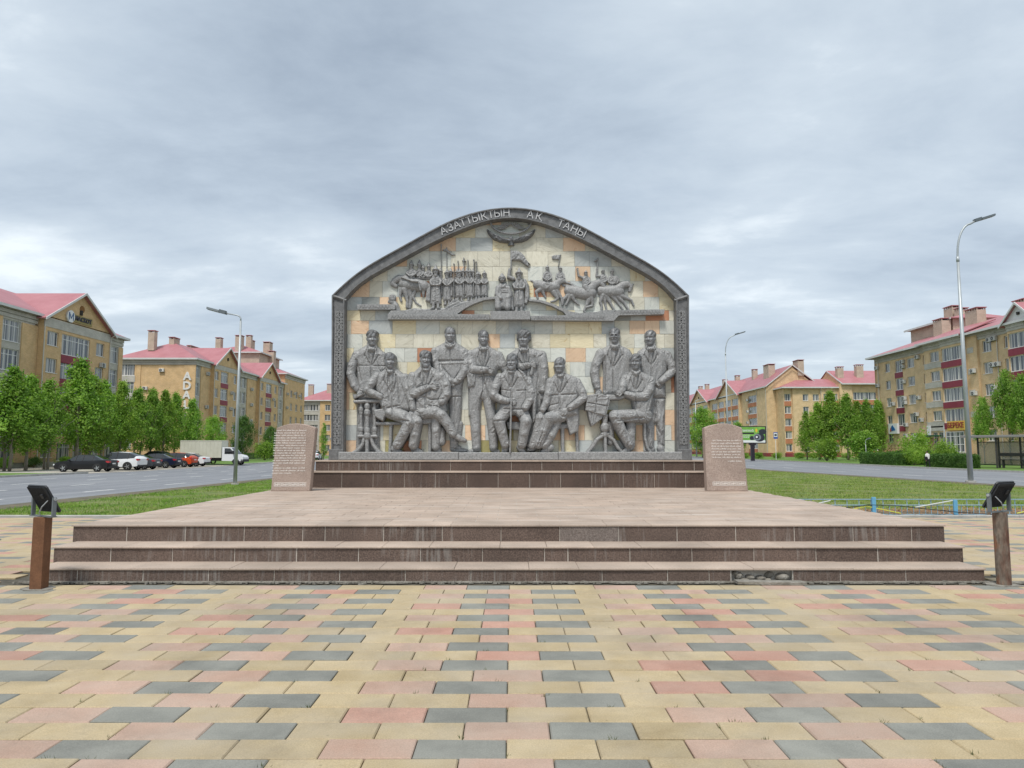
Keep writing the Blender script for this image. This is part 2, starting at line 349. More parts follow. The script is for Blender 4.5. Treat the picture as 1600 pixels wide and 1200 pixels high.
# ------------------------------------------------------------------ grass
def grass_mat(name, c0, c1, c2):
    m = mat(name, c0, c1, scale=0.9, coord='World', rough=0.7, c2=c2, detail=9, spec=0.2, speck=(14,0.35))
    return m
m_blade = grass_mat('grass_blade', (0.10,0.21,0.024), (0.30,0.34,0.10), (0.175,0.315,0.038))
def blades(name, area, n, hgt, wid, seed, m, label, excl=None):
    rs = np.random.RandomState(seed); x = rs.uniform(area[0], area[1], n)
    u = rs.uniform(0, 1, n); ya, yb = area[2], area[3]; y = ya*(yb/ya)**u      # denser close by
    keep = np.ones(n, bool)
    if excl is not None: keep = ~excl(x, y)
    # clumpy: thin out by a smooth field
    fld = np.sin(x*1.7+np.sin(y*0.9)*2)+np.sin(y*2.3+x*0.6)+np.sin(x*0.43+3)*np.sin(y*0.31)
    keep &= rs.uniform(-2.3, 2.5, n) < fld
    x, y = x[keep], y[keep]; n = len(x); sc = np.sqrt(y/18.0)
    z = np.where(y < 17, 0, -0.4*np.minimum((y-17)/48, 1))-0.03
    a = rs.uniform(0, 2*PI, n); h = hgt*rs.uniform(0.5, 1.5, n); ww = wid*rs.uniform(0.6, 1.4, n)*sc; lean = rs.uniform(0, 0.9, n)*h; la = rs.uniform(0, 2*PI, n)
    V = np.zeros((n, 3, 3)); V[:,0] = np.stack([x-np.cos(a)*ww, y-np.sin(a)*ww, z], 1); V[:,1] = np.stack([x+np.cos(a)*ww, y+np.sin(a)*ww, z], 1)
    V[:,2] = np.stack([x+np.cos(la)*lean, y+np.sin(la)*lean, z+h], 1)
    me = D.meshes.new(name); me.vertices.add(3*n); me.vertices.foreach_set('co', V.ravel()); me.loops.add(3*n); me.loops.foreach_set('vertex_index', np.arange(3*n))
    me.polygons.add(n); me.polygons.foreach_set('loop_start', np.arange(0, 3*n, 3)); me.update(calc_edges=True); me.materials.append(m)
    return tag(put(name, me), label, 'grass', kind='stuff')
blades('grass', (-13.7, -5.95, 16.8, 60), 150000, 0.055, 0.008, 3, m_blade, 'green lawn grass between the platform and the road with parked cars', lambda x, y: (y < 22) & (x > -5.9))
m_blade2 = grass_mat('grass_blade_dry', (0.115,0.20,0.028), (0.36,0.35,0.14), (0.205,0.30,0.05))
blades('grass', (5.95, 22.6, 18.3, 70), 210000, 0.055, 0.008, 4, m_blade2, 'green lawn grass between the blue fence and the road with the bus shelter')
# weeds in the joints of the paving
m_weed = mat('weed', (0.04,0.07,0.018), (0.11,0.12,0.04), scale=20, coord='World', rough=0.8)
wd = MB(); r3 = random.Random(8)
for _ in range(60):
    i = min(int(abs(r3.gauss(0, 6.5))), 20); y = 3.32+TD*i+r3.uniform(-0.004, 0.004); lim = 0.75*y; x = r3.uniform(-lim, lim)
    if r3.random() < 0.35: x = (0.26+(0 if i % 2 else 2.5*TW))+TW*round((x-0.26)/TW); y += r3.uniform(0, TD)
    for _k in range(r3.randint(2, 7)):
        a = r3.random()*2*PI; h = r3.uniform(0.008, 0.024); l = r3.uniform(0.006, 0.03); bx, by = x+r3.gauss(0, 0.014), y+r3.gauss(0, 0.003)
        wd.poly([(bx-0.0025, by, -0.012), (bx+0.0025, by, -0.012), (bx+math.cos(a)*l, by+math.sin(a)*l, h)])
tag(wd.build('weeds', m_weed), 'tiny grass weeds sprouting in the joints of the paving', 'weeds', kind='stuff')
# weed fringe and tufts near verge edges

# ================================================================== STEPPED PLATFORM
def granite(name, c0, c1, sp=0.35, streak=0.0, rough=0.6, vary=0.12, bump=0.12):
    m = mat(name, c0, c1, scale=55, coord='Object', rough=rough, speck=(160, sp), vary=vary, bump=bump, bscale=220, detail=4)
    t = m.node_tree; N = t.nodes; L = t.links.new; b = N['Principled BSDF']; src = b.inputs['Base Color'].links[0].from_socket
    g = N.new('ShaderNodeNewGeometry')
    nz = N.new('ShaderNodeTexNoise'); nz.inputs['Scale'].default_value = 1.6; nz.inputs['Detail'].default_value = 8; L(g.outputs['Position'], nz.inputs['Vector'])
    mr = N.new('ShaderNodeMapRange'); L(nz.outputs[0], mr.inputs[0]); mr.inputs[1].default_value = 0.3; mr.inputs[2].default_value = 0.7; mr.inputs[3].default_value = 0.84; mr.inputs[4].default_value = 1.16
    sc = N.new('ShaderNodeVectorMath'); sc.operation = 'SCALE'; L(src, sc.inputs[0]); L(mr.outputs[0], sc.inputs['Scale']); out = sc.outputs[0]
    if streak:
        mp = N.new('ShaderNodeMapping'); mp.inputs['Scale'].default_value = (26, 1, 1.6); L(g.outputs['Position'], mp.inputs[0])
        sn = N.new('ShaderNodeTexNoise'); sn.inputs['Scale'].default_value = 1.0; sn.inputs['Detail'].default_value = 6; L(mp.outputs[0], sn.inputs['Vector'])
        ar = N.new('ShaderNodeTexNoise'); ar.inputs['Scale'].default_value = 0.75; ar.inputs['Detail'].default_value = 3; L(g.outputs['Position'], ar.inputs['Vector'])
        ml = N.new('ShaderNodeMath'); ml.operation = 'MULTIPLY'; L(sn.outputs[0], ml.inputs[0]); L(ar.outputs[0], ml.inputs[1])
        m2 = N.new('ShaderNodeMapRange'); L(ml.outputs[0], m2.inputs[0]); m2.inputs[1].default_value = 0.29; m2.inputs[2].default_value = 0.42; m2.inputs[3].default_value = 0; m2.inputs[4].default_value = streak
        mx = N.new('ShaderNodeMix'); mx.data_type = 'RGBA'; L(m2.outputs[0], mx.inputs[0]); L(out, mx.inputs[6]); mx.inputs[7].default_value = (0.42,0.41,0.38,1); out = mx.outputs[2]
    L(out, b.inputs['Base Color']); return m
m_dark = granite('granite_brown', (0.078,0.053,0.042), (0.160,0.115,0.093), sp=0.55, streak=0.34)
m_darkp = granite('granite_plinth', (0.058,0.038,0.029), (0.125,0.086,0.068), sp=0.5, streak=0.25)
m_repl = granite('granite_grey', (0.11,0.088,0.076), (0.205,0.172,0.152), sp=0.5)
m_pink = granite('granite_pink', (0.38,0.30,0.24), (0.465,0.375,0.305), sp=0.14, rough=0.75, vary=0.10)
m_deck = granite('granite_deck', (0.375,0.285,0.222), (0.455,0.358,0.288), sp=0.14, rough=0.75, vary=0.08)
def _deck():     # whitish efflorescence streaks drawn out along the rows of slabs
    t = m_deck.node_tree; N = t.nodes; L = t.links.new; b = N['Principled BSDF']; src = b.inputs['Base Color'].links[0].from_socket; g = N.new('ShaderNodeNewGeometry')
    mp = N.new('ShaderNodeMapping'); mp.inputs['Scale'].default_value = (0.9, 13.0, 1); L(g.outputs['Position'], mp.inputs[0]); nz = N.new('ShaderNodeTexNoise'); nz.inputs['Scale'].default_value = 1.0; nz.inputs['Detail'].default_value = 7; L(mp.outputs[0], nz.inputs['Vector'])
    mr = N.new('ShaderNodeMapRange'); L(nz.outputs[0], mr.inputs[0]); mr.inputs[1].default_value = 0.52; mr.inputs[2].default_value = 0.70; mr.inputs[3].default_value = 0; mr.inputs[4].default_value = 0.75
    mx = N.new('ShaderNodeMix'); mx.data_type = 'RGBA'; L(mr.outputs[0], mx.inputs[0]); L(src, mx.inputs[6]); mx.inputs[7].default_value = (0.58,0.52,0.46,1); L(mx.outputs[2], b.inputs['Base Color'])
_deck()
m_mort = mat('mortar', (0.42,0.39,0.34), (0.58,0.54,0.48), scale=6, coord='World', rough=0.95, bump=0.5, bscale=50)
m_stele = granite('granite_stele', (0.27,0.20,0.165), (0.44,0.35,0.295), sp=0.34, rough=0.7, vary=0.0)
PX = 5.85
platform = thing('stepped_platform', 'broad three-step granite platform with dark risers and pale pink slabs', 'platform', (0, 9.0, 0))
def pp(mb, name, m): 
    o = mb.build(name, m); o.parent = platform; o.matrix_parent_inverse = Matrix.Translation((0, -9.0, 0)); return o
core = MB()
core.box(-5.72, 5.72, 8.72, 18.9, -0.1, 0.125); core.box(-5.78, 5.78, 9.20, 18.9, 0.125, 0.318); core.box(-5.845, 5.845, 9.69, 18.9, 0.318, 0.552)
pp(core, 'concrete_core', m_mort)
HOLE = (2.68, 3.43)
steps = [(8.65, 0.0, 0.134, 0.160), (9.13, 0.160, 0.326, 0.350), (9.62, 0.350, 0.546, 0.570)]
rp = random.Random(21)
for si, (y, z0, z1, zt) in enumerate(steps):
    PX = (5.74, 5.80, 5.87)[si]
    # risers
    cuts = [-PX]; x = -PX + rp.uniform(0.5, 0.8)
    while x < PX-0.35:
        cuts.append(x); x += 0.79 if rp.random() > 0.12 else rp.choice((0.3, 0.5))
    cuts.append(PX)
    if si == 0: cuts = sorted([c for c in cuts if not (HOLE[0]-0.25 < c < HOLE[1]+0.25)] + list(HOLE))
    for a, b in zip(cuts[:-1], cuts[1:]):
        if si == 0 and abs(a-HOLE[0]) < 0.01: continue
        r = MB(); dy = rp.uniform(-0.004, 0.004); r.bevf(a+0.004, b-0.004, y+dy, y+0.05, z0-0.03, z1+rp.uniform(-0.004, 0.0), 0.004)
        gm = m_repl if (si == 2 and a < 0.75 < b) else m_dark
        pp(r, 'riser_slab', gm)
    jm = MB()
    for c in cuts[1:-1]: jm.box(c-0.0065, c+0.0065, y+0.0055, y+0.045, z0-0.02, z1-0.002)
    tag(pp(jm, 'joint_mortar', m_mort), kind='stuff')
    # end panels at the two sides
    for sx in (-1, 1):
        r = MB(); xa, xb = (PX-0.02, PX) if sx > 0 else (-PX, -PX+0.02)
        ye = (18.85 if si == 2 else 18.85); r.bev(xa, xb, y+0.055, ye, z0-0.03, z1, 0.003); pp(r, 'end_slab', m_dark)
    # treads
    yb = 9.135 if si == 0 else (9.625 if si == 1 else 10.05)
    x = -PX-0.01; 
    while x < PX:
        x2 = min(x+rp.choice((0.6, 0.9, 1.2)), PX+0.01)
        if PX-x2 < 0.25: x2 = PX+0.01
        t = MB(); t.bev(x+0.002, x2-0.002, y-0.018+rp.uniform(-0.004, 0.003), yb, z1+0.003, zt+rp.uniform(-0.002, 0.002), 0.004); pp(t, 'tread_slab', m_pink); x = x2
# mortar under the pale deck slabs, then the slabs
PX = 5.87
dk = MB(); dk.quad((-PX+0.02,9.7,0.5635),(PX-0.02,9.7,0.5635),(PX-0.02,18.7,0.5635),(-PX+0.02,18.7,0.5635)); pp(dk, 'mortar_bed', m_mort)
nrow = 29; dyr = (18.56-10.055)/nrow; cnt = 0; far = MB(); slabme = []
for var in range(3):
    t = MB(); hx, hy = 0.3-0.004-0.001*var, dyr/2-0.006-0.001*var; t.bev(-hx, hx, -hy, hy, -0.02, 0.0, 0.003); slabme.append(t.mesh('deck_slab', m_deck))
for i in range(nrow):
    yc = 10.055+dyr*(i+0.5); x = -PX+0.3 - (0.3 if i % 2 else 0)
    while x-0.3 < PX-0.05:
        a, b = max(x-0.3, -PX), min(x+0.3, PX)
        if b-a > 0.58 and cnt < 260:
            o = put('deck_slab', slabme[rp.randrange(3)]); o.parent = platform; o.location = (x, yc-9.0, 0.570+rp.uniform(-0.0012, 0.0012)); o.rotation_euler = (rp.gauss(0, 0.0015), rp.gauss(0, 0.001), 0); cnt += 1
        elif b-a > 0.05:
            far.bev(a+0.003, b-0.003, yc-dyr/2+0.0035, yc+dyr/2-0.0035, 0.55, 0.570+rp.uniform(-0.0015, 0.0015), 0.003)
        x += 0.6
tag(pp(far, 'far_deck_slabs', m_deck), kind='stuff')
# rubble in the broken gap, the slab fallen out of it and crumbled mortar along the foot
def rock(mb, c, r, seed, flat=1.0):
    rr = random.Random(seed); bm = bmesh.new(); bmesh.ops.create_icosphere(bm, subdivisions=2, radius=1.0)
    ph = [(rr.uniform(1.5, 4), rr.uniform(0, 6), Vector((rr.gauss(0,1), rr.gauss(0,1), rr.gauss(0,1))).normalized()) for _ in range(6)]
    n = len(mb.v); sx, sy, sz = r*rr.uniform(0.8, 1.3), r*rr.uniform(0.7, 1.1), r*flat*rr.uniform(0.7, 1.0)
    for v in bm.verts:
        k = 1+0.13*sum(math.sin(f*v.co.dot(d)+p) for f, p, d in ph)/1.5
        mb.v.append((c[0]+v.co.x*sx*k, c[1]+v.co.y*sy*k, c[2]+v.co.z*sz*k))
    for f in bm.faces: mb.f.append(tuple(n+v.index for v in f.verts)); mb.m.append(mb.mi)
    bm.free()
m_rub = mat('rubble', (0.16,0.145,0.12), (0.32,0.30,0.26), scale=9, coord='World', rough=0.95, bump=0.7, bscale=40)
for k, (x, y, z, r, fl) in enumerate([(2.79,8.70,0.05,0.07,0.9),(2.92,8.71,0.04,0.06,0.8),(3.06,8.70,0.035,0.055,0.6),(3.16,8.72,0.06,0.05,0.9),(3.31,8.69,0.05,0.085,0.75),(2.86,8.69,0.015,0.06,0.4),(3.13,8.68,0.015,0.05,0.4),(2.75,8.69,0.09,0.04,0.8)]):
    rk = MB(); rock(rk, (x, y, z), r, 40+k, fl); tag(rk.build('rubble_stone', m_rub), 'loose rubble lump in the gap where a riser slab is missing', 'rubble', 'rubble stones in the broken step')
fs = MB(); fs.v = []; fs.bev(-0.4, 0.4, -0.10, 0.055, 0, 0.035, 0.006)
o = fs.build('fallen_slab', m_rub, None, loc=(3.09, 8.50, 0.004), rz=R(-1.2)); o.rotation_euler = (R(-1.5), R(0.8), R(-1.2)); tag(o, 'pale slab fallen flat in front of the broken bottom step', 'slab')
cm = MB(); r5 = random.Random(4)
for _ in range(420):
    x = r5.uniform(-5.9, 5.9); y = 8.63-abs(r5.gauss(0, 0.045)); s = r5.uniform(0.008, 0.03); a = r5.random()*PI
    pts = [(x+math.cos(a+q)*s*r5.uniform(0.6, 1.6), y+math.sin(a+q)*s*0.7) for q in (0, 1.2, 2.4, 3.6, 5.0)]
    cm.prismz(pts, -0.01, r5.uniform(0.003, 0.014))
for k in range(26):
    x = -5.85+k*0.47; w_ = r5.uniform(0.02, 0.10); pts = [(x, 8.66), (x, 8.64-w_*0.5), (x+0.15, 8.64-w_), (x+0.33, 8.64-w_*r5.uniform(0.3, 1)), (x+0.47, 8.64-w_*0.5), (x+0.47, 8.66)]
    cm.prismz(pts[::1], -0.01, 0.006)
tag(cm.build('crumbled_mortar', m_rub), 'crumbled grey mortar along the foot of the bottom step', 'mortar', kind='stuff')

# ================================================================== MONUMENT
WY = 19.5                                # plane of the stone facing
def W(u, v, Y=WY-0.1):
    """photo pixel -> (x, z) on the wall plane"""
    yd = F*CT-(600-v)*ST; zd = F*ST+(600-v)*CT
    return (CX+(u-800)*Y/yd, CH+Y*zd/yd)
monument = thing('monument', 'tall arched stone monument wall with grey metal relief of eleven men', 'monument', (0, 19.5, 0.57))
MI = Matrix.Translation((0, -19.5, -0.57))
def mp_(o): o.parent = monument; o.matrix_parent_inverse = MI; return o
# --- plinth
rq = random.Random(31)
pc = MB(); pc.box(-5.33, 5.33, 18.56, 20.9, 0.55, 0.965); pc.box(-5.18, 5.18, 19.01, 20.7, 0.965, 1.245); mp_(pc.build('plinth_core', m_mort))
for (y, z0, z1, hw, cap) in ((18.5, 0.57, 0.955, 5.36, 0.995), (18.95, 0.998, 1.235, 5.21, 1.272)):
    x = -hw; first = True; jm = MB()
    while x < hw-0.01:
        x2 = min(x+(rq.uniform(0.15, 0.35) if first else 0.815), hw); first = False
        if hw-x2 < 0.12: x2 = hw
        b = MB(); b.bevf(x+0.004, x2-0.004, y+rq.uniform(-0.003, 0.003), y+0.05, z0, z1, 0.004); mp_(b.build('plinth_slab', m_darkp)); jm.box(x2-0.0065, x2+0.0065, y+0.0055, y+0.045, z0, z1-0.002); x = x2
    tag(mp_(jm.build('joint_mortar', m_mort)), kind='stuff')
    for sx in (-1, 1):
        b = MB(); b.box(*(sorted((sx*hw, sx*(hw-0.03)))), y+0.055, 20.8, z0, z1); mp_(b.build('plinth_slab', m_darkp))
    x = -hw-0.02
    while x < hw:
        x2 = min(x+1.2, hw+0.02); b = MB(); b.bev(x+0.002, x2-0.002, y-0.025, 20.85, z1+0.002, cap, 0.005); mp_(b.build('cap_slab', m_pink)); x = x2
BZ = 1.272
# --- contour of the frame, left half in photo pixels (outer, inner), mirrored
oc = [(519.5,716),(520,600),(520.5,520),(520.5,464),(545,440),(575,417.5),(620,393),(661,370),(699,349.5),(734,336.5),(766,329.5),(797,327)]
ic = [(539,716),(540,600),(540.5,520),(541,470),(557,451),(580,434),(621,412.5),(661,390),(699,371.5),(734,357),(766,347),(797,343.5)]
def full(c):
    l = [W(797+(u-797), v) for u, v in c]; cxm = W(797, 400)[0]
    l = [(x-cxm, z) for x, z in l]; l[0] = (l[0][0], BZ)
    r = [(-x, z) for x, z in l[:-1]][::-1]; return l+r
OC, IC = full(oc), full(ic)
def dens(c, n=4):
    out = []
    for i in range(len(c)-1):
        for k in range(n): t = k/n; out.append((c[i][0]*(1-t)+c[i+1][0]*t, c[i][1]*(1-t)+c[i+1][1]*t))
    return out+[c[-1]]
def smooth_arch(c):
    # round the polyline above the shoulders only
    p = dens(c); z_sh = c[3][1]
    for _ in range(6):
        q = list(p)
        for i in range(1, len(p)-1):
            if p[i][1] > z_sh+0.12: q[i] = ((p[i-1][0]+2*p[i][0]+p[i+1][0])/4, (p[i-1][1]+2*p[i][1]+p[i+1][1])/4)
        p = q
    return p
OS, IS = smooth_arch(OC), smooth_arch(IC)
m_metal = mat('cast_metal', (0.195,0.195,0.192), (0.375,0.376,0.371), scale=26, coord='World', rough=0.58, metal=0.12, spec=0.5, bump=0.22, bscale=90, detail=8, speck=(70,0.22), c2=(0.28,0.28,0.276))
m_metald = mat('cast_metal_frame', (0.115,0.115,0.115), (0.195,0.196,0.196), scale=7, coord='World', rough=0.55, spec=0.5, bump=0.25, bscale=60, speck=(70,0.15))
m_metal_face = mat('cast_metal_face', (0.165,0.168,0.172), (0.27,0.275,0.28), scale=12, coord='World', rough=0.45, metal=0.15, spec=0.5, bump=0.1, bscale=80)
m_metal_hair = mat('cast_metal_hair', (0.095,0.097,0.10), (0.195,0.199,0.204), scale=30, coord='World', rough=0.55, metal=0.1, spec=0.5, bump=0.25, bscale=90)
m_core = mat('wall_render', (0.33,0.33,0.31), (0.42,0.41,0.38), scale=3, coord='World', rough=0.9)
wall = MB(); wall.prism([(x*0.995, z-0.01 if z > 2 else z) for x, z in OS[::-1]], WY+0.012, WY+0.85); mp_(wall.build('wall_core', m_core))
# frame: profile swept between the outer and the inner contour (lip, sunken face, lip)
prof = [(0.0, -0.06), (0.0, 0.30), (0.03, 0.315), (0.11, 0.315), (0.15, 0.255), (0.84, 0.255), (0.88, 0.315), (0.965, 0.315), (1.0, 0.29), (1.0, 0.0)]
fr = MB(); k = len(prof)
for (a, b) in zip(OS, IS):
    for t, d in prof: fr.v.append((a[0]*(1-t)+b[0]*t, WY-d, a[1]*(1-t)+b[1]*t))
for i in range(len(OS)-1):
    for j in range(k-1): n = i*k+j; fr.f.append((n, n+1, n+k+1, n+k)); fr.m.append(0)
frame = mp_(fr.build('arch_frame', m_metald))
# side cheeks of the wall, two stepped panels
for sx in (-1, 1):
    b = MB(); xo = abs(OS[0][0])
    b.box(*sorted((sx*(xo-0.03), sx*(xo+0.035))), WY-0.05, WY+0.8, BZ, BZ+1.05); b.box(*sorted((sx*(xo-0.03), sx*(xo+0.02))), WY-0.02, WY+0.82, BZ+1.06, OC[3][1]-1.0)
    mp_(b.build('side_panel', m_metald))
# pilaster feet (plain blocks) and ornament bands
def ornament(mb, x0, x1, z0, z1, y):
    """interlaced horn motifs in raised strips"""
    w_ = x1-x0; xc = (x0+x1)/2; n = max(1, round((z1-z0)/(w_*0.95))); st = (z1-z0)/n; t = 0.014; e = 0.022
    def bar(xa, za, xb, zb):
        dx, dz = xb-xa, zb-za; l = math.hypot(dx, dz) or 1; nx, nz = -dz/l*t, dx/l*t
        P = [(xa+nx, za+nz), (xa-nx, za-nz), (xb-nx, zb-nz), (xb+nx, zb+nz)]
        mb.prism(P, y-e, y+0.004)
    for i in range(n):
        a = z0+i*st; m_ = a+st/2; b = a+st
        for s in (-1, 1):
            X = lambda f: xc+s*w_*f
            bar(xc, a+0.01, X(0.20), a+st*0.18); bar(X(0.20), a+st*0.18, X(0.42), a+st*0.10); bar(X(0.42), a+st*0.10, X(0.46), a+st*0.36)
            bar(X(0.46), a+st*0.36, X(0.24), a+st*0.40); bar(X(0.24), a+st*0.40, xc, m_)
            bar(xc, m_, X(0.24), a+st*0.60); bar(X(0.24), a+st*0.60, X(0.46), a+st*0.64); bar(X(0.46), a+st*0.64, X(0.42), a+st*0.90)
            bar(X(0.42), a+st*0.90, X(0.20), a+st*0.82); bar(X(0.20), a+st*0.82, xc, b-0.01)
            bar(X(0.13), a+st*0.28, X(0.30), a+st*0.28); bar(X(0.13), a+st*0.72, X(0.30), a+st*0.72)
        bar(xc, a+st*0.3, xc, a+st*0.7); bar(xc-w_*0.12, m_, xc+w_*0.12, m_)
    for xx in (x0-0.012, x1+0.012): mb.prism([(xx-0.008, z0), (xx+0.008, z0), (xx+0.008, z1), (xx-0.008, z1)], y-0.012, y+0.003)
xo, xi = abs(OC[1][0]), abs(IC[1][0])
for sx in (-1, 1):
    mb = MB(); ornament(mb, sx*(xo+xi)/2-0.095, sx*(xo+xi)/2+0.095, BZ+0.42, OC[3][1]-0.42, WY-0.255); mp_(mb.build('ornament_band', m_metal))
    mb = MB(); mb.bevf(*sorted((sx*(xo+0.02), sx*(xi-0.02))), WY-0.335, WY, BZ, BZ+0.30, 0.012); mp_(mb.build('pilaster_foot', m_metald))
    ca = [(sx*(xo+0.0), OC[3][1]-0.02), (sx*(xi+0.0), IC[3][1]-0.03)]
    mb = MB(); mb.tube([(ca[0][0], WY-0.27, ca[0][1]), (ca[1][0], WY-0.27, ca[1][1])], 0.05, 6); mp_(mb.build('frame_joint', m_metald))
# --- lettering along the arch
m_letter = mat('letter_steel', (0.50,0.50,0.50), rough=0.5, spec=0.5)
def glyph(ch, size, depth, bold=0.0):
    cu = D.curves.new('glyph', 'FONT'); cu.body = ch; cu.size = size; cu.extrude = depth; cu.align_x = 'CENTER'; cu.align_y = 'CENTER'; cu.offset = bold; cu.resolution_u = 3
    o = D.objects.new('glyph', cu); COL.objects.link(o); dg = bpy.context.evaluated_depsgraph_get(); me = D.meshes.new_from_object(o.evaluated_get(dg)); D.objects.remove(o); return me
MS = [((a[0]+b[0])/2, (a[1]+b[1])/2) for a, b in zip(OS, IS)]
def arch_at(x):
    for a, b in zip(MS[:-1], MS[1:]):
        if a[0] <= x <= b[0] and b[0]-a[0] > 1e-4:
            t = (x-a[0])/(b[0]-a[0]); return a[1]*(1-t)+b[1]*t, math.atan2(b[1]-a[1], b[0]-a[0])
LET = list(zip('АЗАТТЫҚТЫҢ', (693,703.5,713.5,723,732.5,743.5,756,766.5,778,791)))+list(zip('АҚ', (828,841.5)))+list(zip('ТАҢЫ', (875,885,896.5,908)))
for ch, u in LET:
    x = (u-797)*WY/1085; z, a = arch_at(x); me = glyph(ch, 0.30, 0.012, 0.0); me.name = 'letter'; me.materials.clear(); me.materials.append(m_letter)
    o = put('letter', me); o.matrix_world = Matrix.Translation((x, WY-0.27, z)) @ Matrix.Rotation(-a, 4, 'Y') @ Matrix.Rotation(PI/2, 4, 'X')
    mw = o.matrix_world.copy(); o.parent = frame; o.matrix_parent_inverse = MI.inverted() @ MI; o.matrix_parent_inverse = Matrix(); o.matrix_basis = mw
# --- stone facing tiles
def slate(name, base, vein, vein2, amt=0.6, sc=3.0, st=(1, 1, 3.0)):
    m = mat(name, base, rough=0.6, spec=0.35); t = m.node_tree; N = t.nodes; L = t.links.new; b = N['Principled BSDF']
    oi = N.new('ShaderNodeObjectInfo'); tcn = N.new('ShaderNodeTexCoord')
    sc_ = N.new('ShaderNodeMath'); sc_.operation = 'MULTIPLY'; sc_.inputs[1].default_value = 41.0; L(oi.outputs['Random'], sc_.inputs[0])
    ro = N.new('ShaderNodeVectorRotate'); ro.rotation_type = 'Y_AXIS'; L(tcn.outputs['Object'], ro.inputs['Vector']); ra = N.new('ShaderNodeMath'); ra.operation = 'MULTIPLY'; ra.inputs[1].default_value = 9.0; L(oi.outputs['Random'], ra.inputs[0]); L(ra.outputs[0], ro.inputs['Angle'])
    ad = N.new('ShaderNodeVectorMath'); ad.operation = 'ADD'; L(ro.outputs[0], ad.inputs[0]); L(sc_.outputs[0], ad.inputs[1])
    mp = N.new('ShaderNodeMapping'); mp.inputs['Scale'].default_value = st; L(ad.outputs[0], mp.inputs[0])
    nz = N.new('ShaderNodeTexNoise'); nz.inputs['Scale'].default_value = sc; nz.inputs['Detail'].default_value = 9; nz.inputs['Roughness'].default_value = 0.62; nz.inputs['Distortion'].default_value = 1.4; L(mp.outputs[0], nz.inputs['Vector'])
    rp = N.new('ShaderNodeValToRGB'); L(nz.outputs[0], rp.inputs[0]); el = rp.color_ramp.elements
    el[0].position = 0.30; el[0].color = tuple(vein)+(1,); el[1].position = 0.72; el[1].color = tuple(vein2)+(1,)
    e = el.new(0.30+0.2*(1-amt)); e.color = tuple(base)+(1,); e = el.new(0.60); e.color = tuple(c*1.08 for c in base)+(1,)
    mr = N.new('ShaderNodeMapRange'); L(oi.outputs['Random'], mr.inputs[0]); mr.inputs[3].default_value = 0.88; mr.inputs[4].default_value = 1.10
    sv = N.new('ShaderNodeVectorMath'); sv.operation = 'SCALE'; L(rp.outputs[0], sv.inputs[0]); L(mr.outputs[0], sv.inputs['Scale']); L(sv.outputs[0], b.inputs['Base Color'])
    bp = N.new('ShaderNodeBump'); bp.inputs['Strength'].default_value = 0.55; bp.inputs['Distance'].default_value = 0.025; L(nz.outputs[0], bp.inputs['Height']); L(bp.outputs[0], b.inputs['Normal'])
    return m
SL = {'c': slate('slate_cream', (0.65,0.62,0.505), (0.50,0.465,0.36), (0.73,0.705,0.61), 0.3),
      'w': slate('slate_white', (0.61,0.62,0.56), (0.47,0.50,0.46), (0.71,0.71,0.65), 0.3),
      'g': slate('slate_grey', (0.46,0.485,0.47), (0.37,0.40,0.39), (0.57,0.585,0.56), 0.4),
      'd': slate('slate_darkgrey', (0.31,0.32,0.30), (0.25,0.26,0.25), (0.40,0.40,0.37), 0.4),
      'y': slate('slate_yellow', (0.70,0.62,0.42), (0.52,0.35,0.14), (0.74,0.69,0.54), 0.5),
      'o': slate('slate_orange', (0.72,0.52,0.35), (0.58,0.30,0.15), (0.72,0.61,0.47), 0.45),
      'r': slate('slate_rust', (0.53,0.26,0.155), (0.40,0.13,0.06), (0.56,0.38,0.26), 0.5),
      'm': slate('slate_moss', (0.36,0.32,0.14), (0.30,0.13,0.05), (0.46,0.42,0.25), 0.6)}
def clip_poly(pts, contour):
    for (ax, az), (bx, bz) in zip(contour, contour[1:]+contour[:1]):
        out = []; side = lambda p: (bx-ax)*(p[1]-az)-(bz-az)*(p[0]-ax)
        for i in range(len(pts)):
            p, q = pts[i], pts[(i+1) % len(pts)]; sp, sq = side(p), side(q)
            if sp <= 0: out.append(p)
            if sp*sq < 0: t = sp/(sp-sq); out.append((p[0]+(q[0]-p[0])*t, p[1]+(q[1]-p[1])*t))
        pts = out
        if len(pts) < 3: return []
    return pts
MC = [((a[0]*0.45+b[0]*0.55), (a[1]*0.45+b[1]*0.55)) for a, b in zip(OC, IC)]
rows_v = [709,688,664,640,613,588,565,543,521,500,484,463,438,415,391,370,350,329]
rt = random.Random(77); n_tile = 0; rest = MB(); rest_m = []
